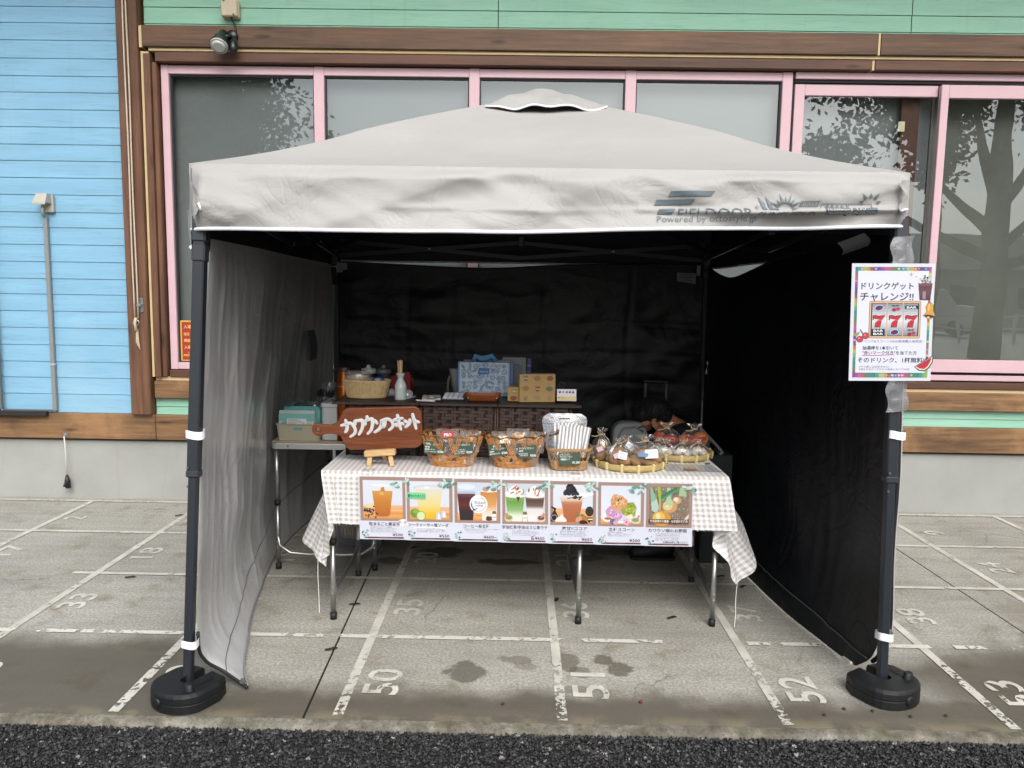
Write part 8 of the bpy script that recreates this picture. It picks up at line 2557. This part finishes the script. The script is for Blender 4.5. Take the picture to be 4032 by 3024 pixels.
write(m_, 'そのドリンク、1杯無料!!', .026, .0610, .0185, M, INK, .0018, width=.222, bold=.016)
write(m_, '※やり直しは出来ません!', .031, .0435, .0075, M, pap('6d6b7a'), .0018, width=.098)
write(m_, '※当たらなかったからと返品しないでね(泣', .031, .0355, .0075, M, pap('6d6b7a'), .0018, width=.165)
write(m_, 'カワウソのホント', PW / 2 + .004, .0145, .0090, M, pap('efeadf'), .0012, width=.080, align='CENTER', bold=.01)
ll_ = m_.build('lettering', t_); ll_['kind'] = 'stuff'
m_ = MB(); pol(m_, M, pap('cc4a86'), [(.040, .0838), (.100, .0848), (.146, .0868), (.146, .0852), (.100, .0828), (.042, .0815)], .0019); m_.build('pink_underline', t_)
# slot machine window
m_ = MB()
def srect(c, xa, ya, xb, yb2, z, r_=.003): pol(m_, M, pap(c), rr(xa, xb, ya, yb2, r_, 3), z)
SX0, SX1, SY0, SY1 = .060, .224, .140, .258
srect('4b3a34', SX0 - .0012, SY0 - .0012, SX1 + .0012, SY1 + .0012, .0016, .006); srect('d9b48c', SX0, SY0, SX1, SY1, .0018, .005)
cw = (SX1 - SX0 - .016) / 3
for k in range(3):
    xa = SX0 + .005 + k * (cw + .003)
    rect(m_, M, pap('2b2d36'), xa, SY0 + .006, xa + cw, SY1 - .006, .0020)
    grad(m_, M, xa + .0035 * (k == 0), SY0 + .008, xa + cw - .0035 * (k == 2), (SY0 + SY1) / 2, .0022, '8b929c', 'e3e7ee', 6)
    grad(m_, M, xa + .0035 * (k == 0), (SY0 + SY1) / 2, xa + cw - .0035 * (k == 2), SY1 - .008, .0022, 'e3e7ee', '8b929c', 6)
    cx = xa + cw / 2
    for z, c, g_ in ((.0026, '3a1a1f', .0012), (.0029, 'c02a38', 0)):
        pol(m_, M, pap(c), [(cx - .0185 - g_, .211 + g_ * 1.5), (cx - .010, .2135 + g_), (cx, .2105 + g_), (cx + .019 + g_, .2135 + g_), (cx + .019 + g_, .211), (cx + .009 + g_, .197), (cx + .005 + g_, .1755 - g_), (cx - .012 - g_, .1755 - g_), (cx - .009 - g_, .190), (cx + .003, .202 - g_), (cx - .006, .2015 - g_), (cx - .0135, .2045 - g_), (cx - .0165, .1985 - g_), (cx - .0185 - g_, .1985 - g_)], z)
    rect(m_, M, pap('ead9d4'), cx - .020, .1975, cx + .020, .1982, .0031)
def plum(cx, cy): ell(m_, M, pap('e9e3ee'), cx, cy, .0140, .0090, .0026, 18, .2); ell(m_, M, pap('563060'), cx, cy, .0126, .0078, .0028, 18, .2); pol(m_, M, pap('77727c'), [(cx + .011, cy + .004), (cx + .0125, cy + .004), (cx + .0145, cy + .012), (cx + .0135, cy + .012)], .0028)
def cherries(cx, cy, s=1.0, z=.0026):
    pol(m_, M, pap('31413a'), [(cx - .014 * s, cy + .007 * s), (cx - .004 * s, cy + .010 * s), (cx, cy + .006 * s), (cx - .006 * s, cy + .004 * s)], z); pol(m_, M, pap('31413a'), [(cx + .013 * s, cy + .010 * s), (cx + .003 * s, cy + .009 * s), (cx, cy + .006 * s), (cx + .006 * s, cy + .004 * s)], z)
    pol(m_, M, pap('31413a'), [(cx - .0006, cy + .007 * s), (cx + .0006, cy + .007 * s), (cx - .002 * s, cy - .002 * s), (cx - .003 * s, cy - .002 * s)], z)
    ell(m_, M, pap('a32436'), cx - .004 * s, cy - .006 * s, .0068 * s, .0056 * s, z + .0002, 14); ell(m_, M, pap('c03a48'), cx + .009 * s, cy - .003 * s, .0068 * s, .0056 * s, z + .0003, 14)
def barlab(cx, cy): rect(m_, M, pap('1c2333'), cx - .021, cy - .0055, cx + .021, cy + .0055, .0026); write(m_, 'BAR', cx, cy - .0035, .0095, M, pap('eef0f2'), .0030, width=.032, align='CENTER', bold=.03)
c0, c1, c2 = [SX0 + .005 + k * (cw + .003) + cw / 2 for k in range(3)]
plum(c0, .237); cherries(c1, .237); barlab(c2, .239); barlab(c0, .1635); barlab(c0, .1535); plum(c1, .1585); cherries(c2, .159)
m_.build('slot_machine_print', t_)
# cherries left, bell, watermelon, drink, sparkles
m_ = MB()
pol(m_, M, pap('4a3a30'), [(.030, .168), (.033, .168), (.040, .157), (.048, .150), (.046, .148), (.036, .156)], .0019); pol(m_, M, pap('7fae5c'), [(.014, .146), (.022, .158), (.030, .160), (.028, .150), (.020, .145)], .0019)
for (x, y) in [(.031, .136), (.050, .147)]: ell(m_, M, pap('4a2a30'), x, y, .0115, .0110, .0020, 20); ell(m_, M, pap('c04457'), x, y, .0104, .0099, .0022, 20); ell(m_, M, pap('de8a92'), x - .003, y + .003, .003, .003, .0024, 10)
m_.build('cherry_print', t_)
m_ = MB()
for z, c, g_ in ((.0019, '5a3d20', .0014), (.0022, 'd9a04a', 0)):
    pol(m_, M, pap(c), [(.232 - g_, .214 - g_), (.244 - g_, .225), (.240 - g_, .240), (.246, .252 + g_), (.256, .254 + g_), (.264 + g_, .246), (.264 + g_, .228), (.270 + g_, .213), (.262, .206 - g_), (.246, .206 - g_)], z)
ell(m_, M, pap('3f2c20'), .252, .211, .015, .0045, .0024, 16, -.1); ell(m_, M, pap('e0b77a'), .249, .2065, .0050, .0042, .0026, 12); pol(m_, M, pap('ecc987'), [(.246, .228), (.249, .248), (.253, .250), (.250, .228)], .0025)
m_.build('bell_print', t_)
m_ = MB()
def wedge(r_, c, z, cx=.252, cy=.074):
    pol(m_, M, pap(c), [(cx - .000 + r_ * math.cos(R(a)), cy + r_ * math.sin(R(a))) for a in range(172, 292, 8)] + [(cx + .008, cy + .006)], z)
MW = [(.212, .046), (.226, .036), (.244, .034), (.258, .044), (.268, .062), (.269, .082)]
pol(m_, M, pap('33402c'), [(.210, .047), (.225, .034), (.245, .032), (.260, .043), (.270, .062), (.270, .085)], .0020)
pol(m_, M, pap('dfe6c4'), [(.213, .047), (.227, .037), (.244, .0355), (.257, .046), (.2665, .063), (.268, .081)], .0022)
pol(m_, M, pap('c92f49'), [(.216, .0485), (.228, .041), (.243, .0395), (.254, .049), (.262, .064), (.2655, .078)], .0024)
for k in range(14): ell(m_, M, pap('401a22'), .228 + (k % 5) * .007 + .003 * (k // 5), .0465 + (k // 5) * .008 + (k % 5) * .002, .0011, .0015, .0026, 6)
m_.build('watermelon_print', t_)
m_ = MB()
cup(m_, M, .236, .262, .317, .034, .046, .0019, [(0, '4b3940'), (.5, '6b4a50'), (.8, '5a3a42'), (1, '8a6a70')])
rect(m_, M, pap('a9868a'), .228, .266, .238, .290, .0022); rect(m_, M, pap('7a4a50'), .216, .306, .256, .312, .0021)
rng = random.Random(5)
for k in range(30): ell(m_, M, pap(rng.choice(['e9e9ea', 'c9c9cc', '4b4248', '6d666b'])), .236 + rng.gauss(0, .009 * (1 - k / 45)), .319 + k * .0007, .0055, .003, .0022 + k * .00002, 8, k)
m_.build('drink_print', t_)
m_ = MB()
for (x, y, s_) in [(.190, .345, .009), (.205, .357, .006), (.206, .337, .005)]:
    pol(m_, M, pap('dba94f'), [(x + (s_ if k % 2 == 0 else s_ * .25) * math.cos(k * math.pi / 4), y + (s_ if k % 2 == 0 else s_ * .25) * math.sin(k * math.pi / 4)) for k in range(8)], .0019)
m_.build('sparkle_print', t_)
# grey tape holding it on the leg
M_duct = film('silver_tape', (.75, .75, .78), .14, .22, .40, (.30, .31, .33))
for k, (z0, z1, xc) in enumerate([(1.462, 1.555, 1.066), (.985, 1.095, 1.083)]):
    t_ = thing('tape_strip', ['silver tape on the tent leg above the slot machine poster', 'silver tape on the tent leg below the slot machine poster'][k], 'tape', (xc, -.36, z0), 'tape holding the poster')
    m_ = MB(); m_.grid(lambda u, v: (xc - .034 + .068 * u + .006 * math.sin(v * 7), -.356 - .006 * math.sin(math.pi * u) - .003 * mn.noise(Vector((u * 5, v * 5, k))), z0 + (z1 - z0) * v + .006 * (u - .5)), 8, 10); m_.build('tape', t_, M_duct)

t_ = thing('notice', 'red notice with a gold border and yellow characters low in the left window', 'notice', (-2.23, 2.03, 1.03))
M = FACE((-2.337, 2.0300, .902))
m_ = MB(); m_.add([M @ Vector((u * .225, v * .262, z)) for z in (-.001, 0) for u, v in ((0, 0), (1, 0), (1, 1), (0, 1))], [(3, 2, 1, 0), (4, 5, 6, 7), (0, 1, 5, 4), (1, 2, 6, 5), (2, 3, 7, 6), (3, 0, 4, 7)]); m_.build('sheet', t_, flat('c2a24a', .5))
m_ = MB(); rect(m_, M, flat('9c2a26', .5), .010, .010, .215, .252, .0004); m_.build('red_panel', t_)
for (tx, x, y, s_) in [('入場', .022, .212, .026), ('当日', .022, .168, .020), ('再度', .022, .126, .022), ('入場', .022, .082, .024), ('15', .045, .052, .012), ('再販売不可', .016, .034, .014)]:
    m_ = MB(); write(m_, tx, x, y, s_, M, flat('e2c35a', .5), .0010, bold=.012); m_.build('lettering', t_)
# ------------------------------------------------------------------ tidy up
if _txt is not None:
    _d = _txt.data
    bpy.data.objects.remove(_txt)
    bpy.data.curves.remove(_d)
for o in bpy.data.objects:
    if 'base' in o:
        del o['base']
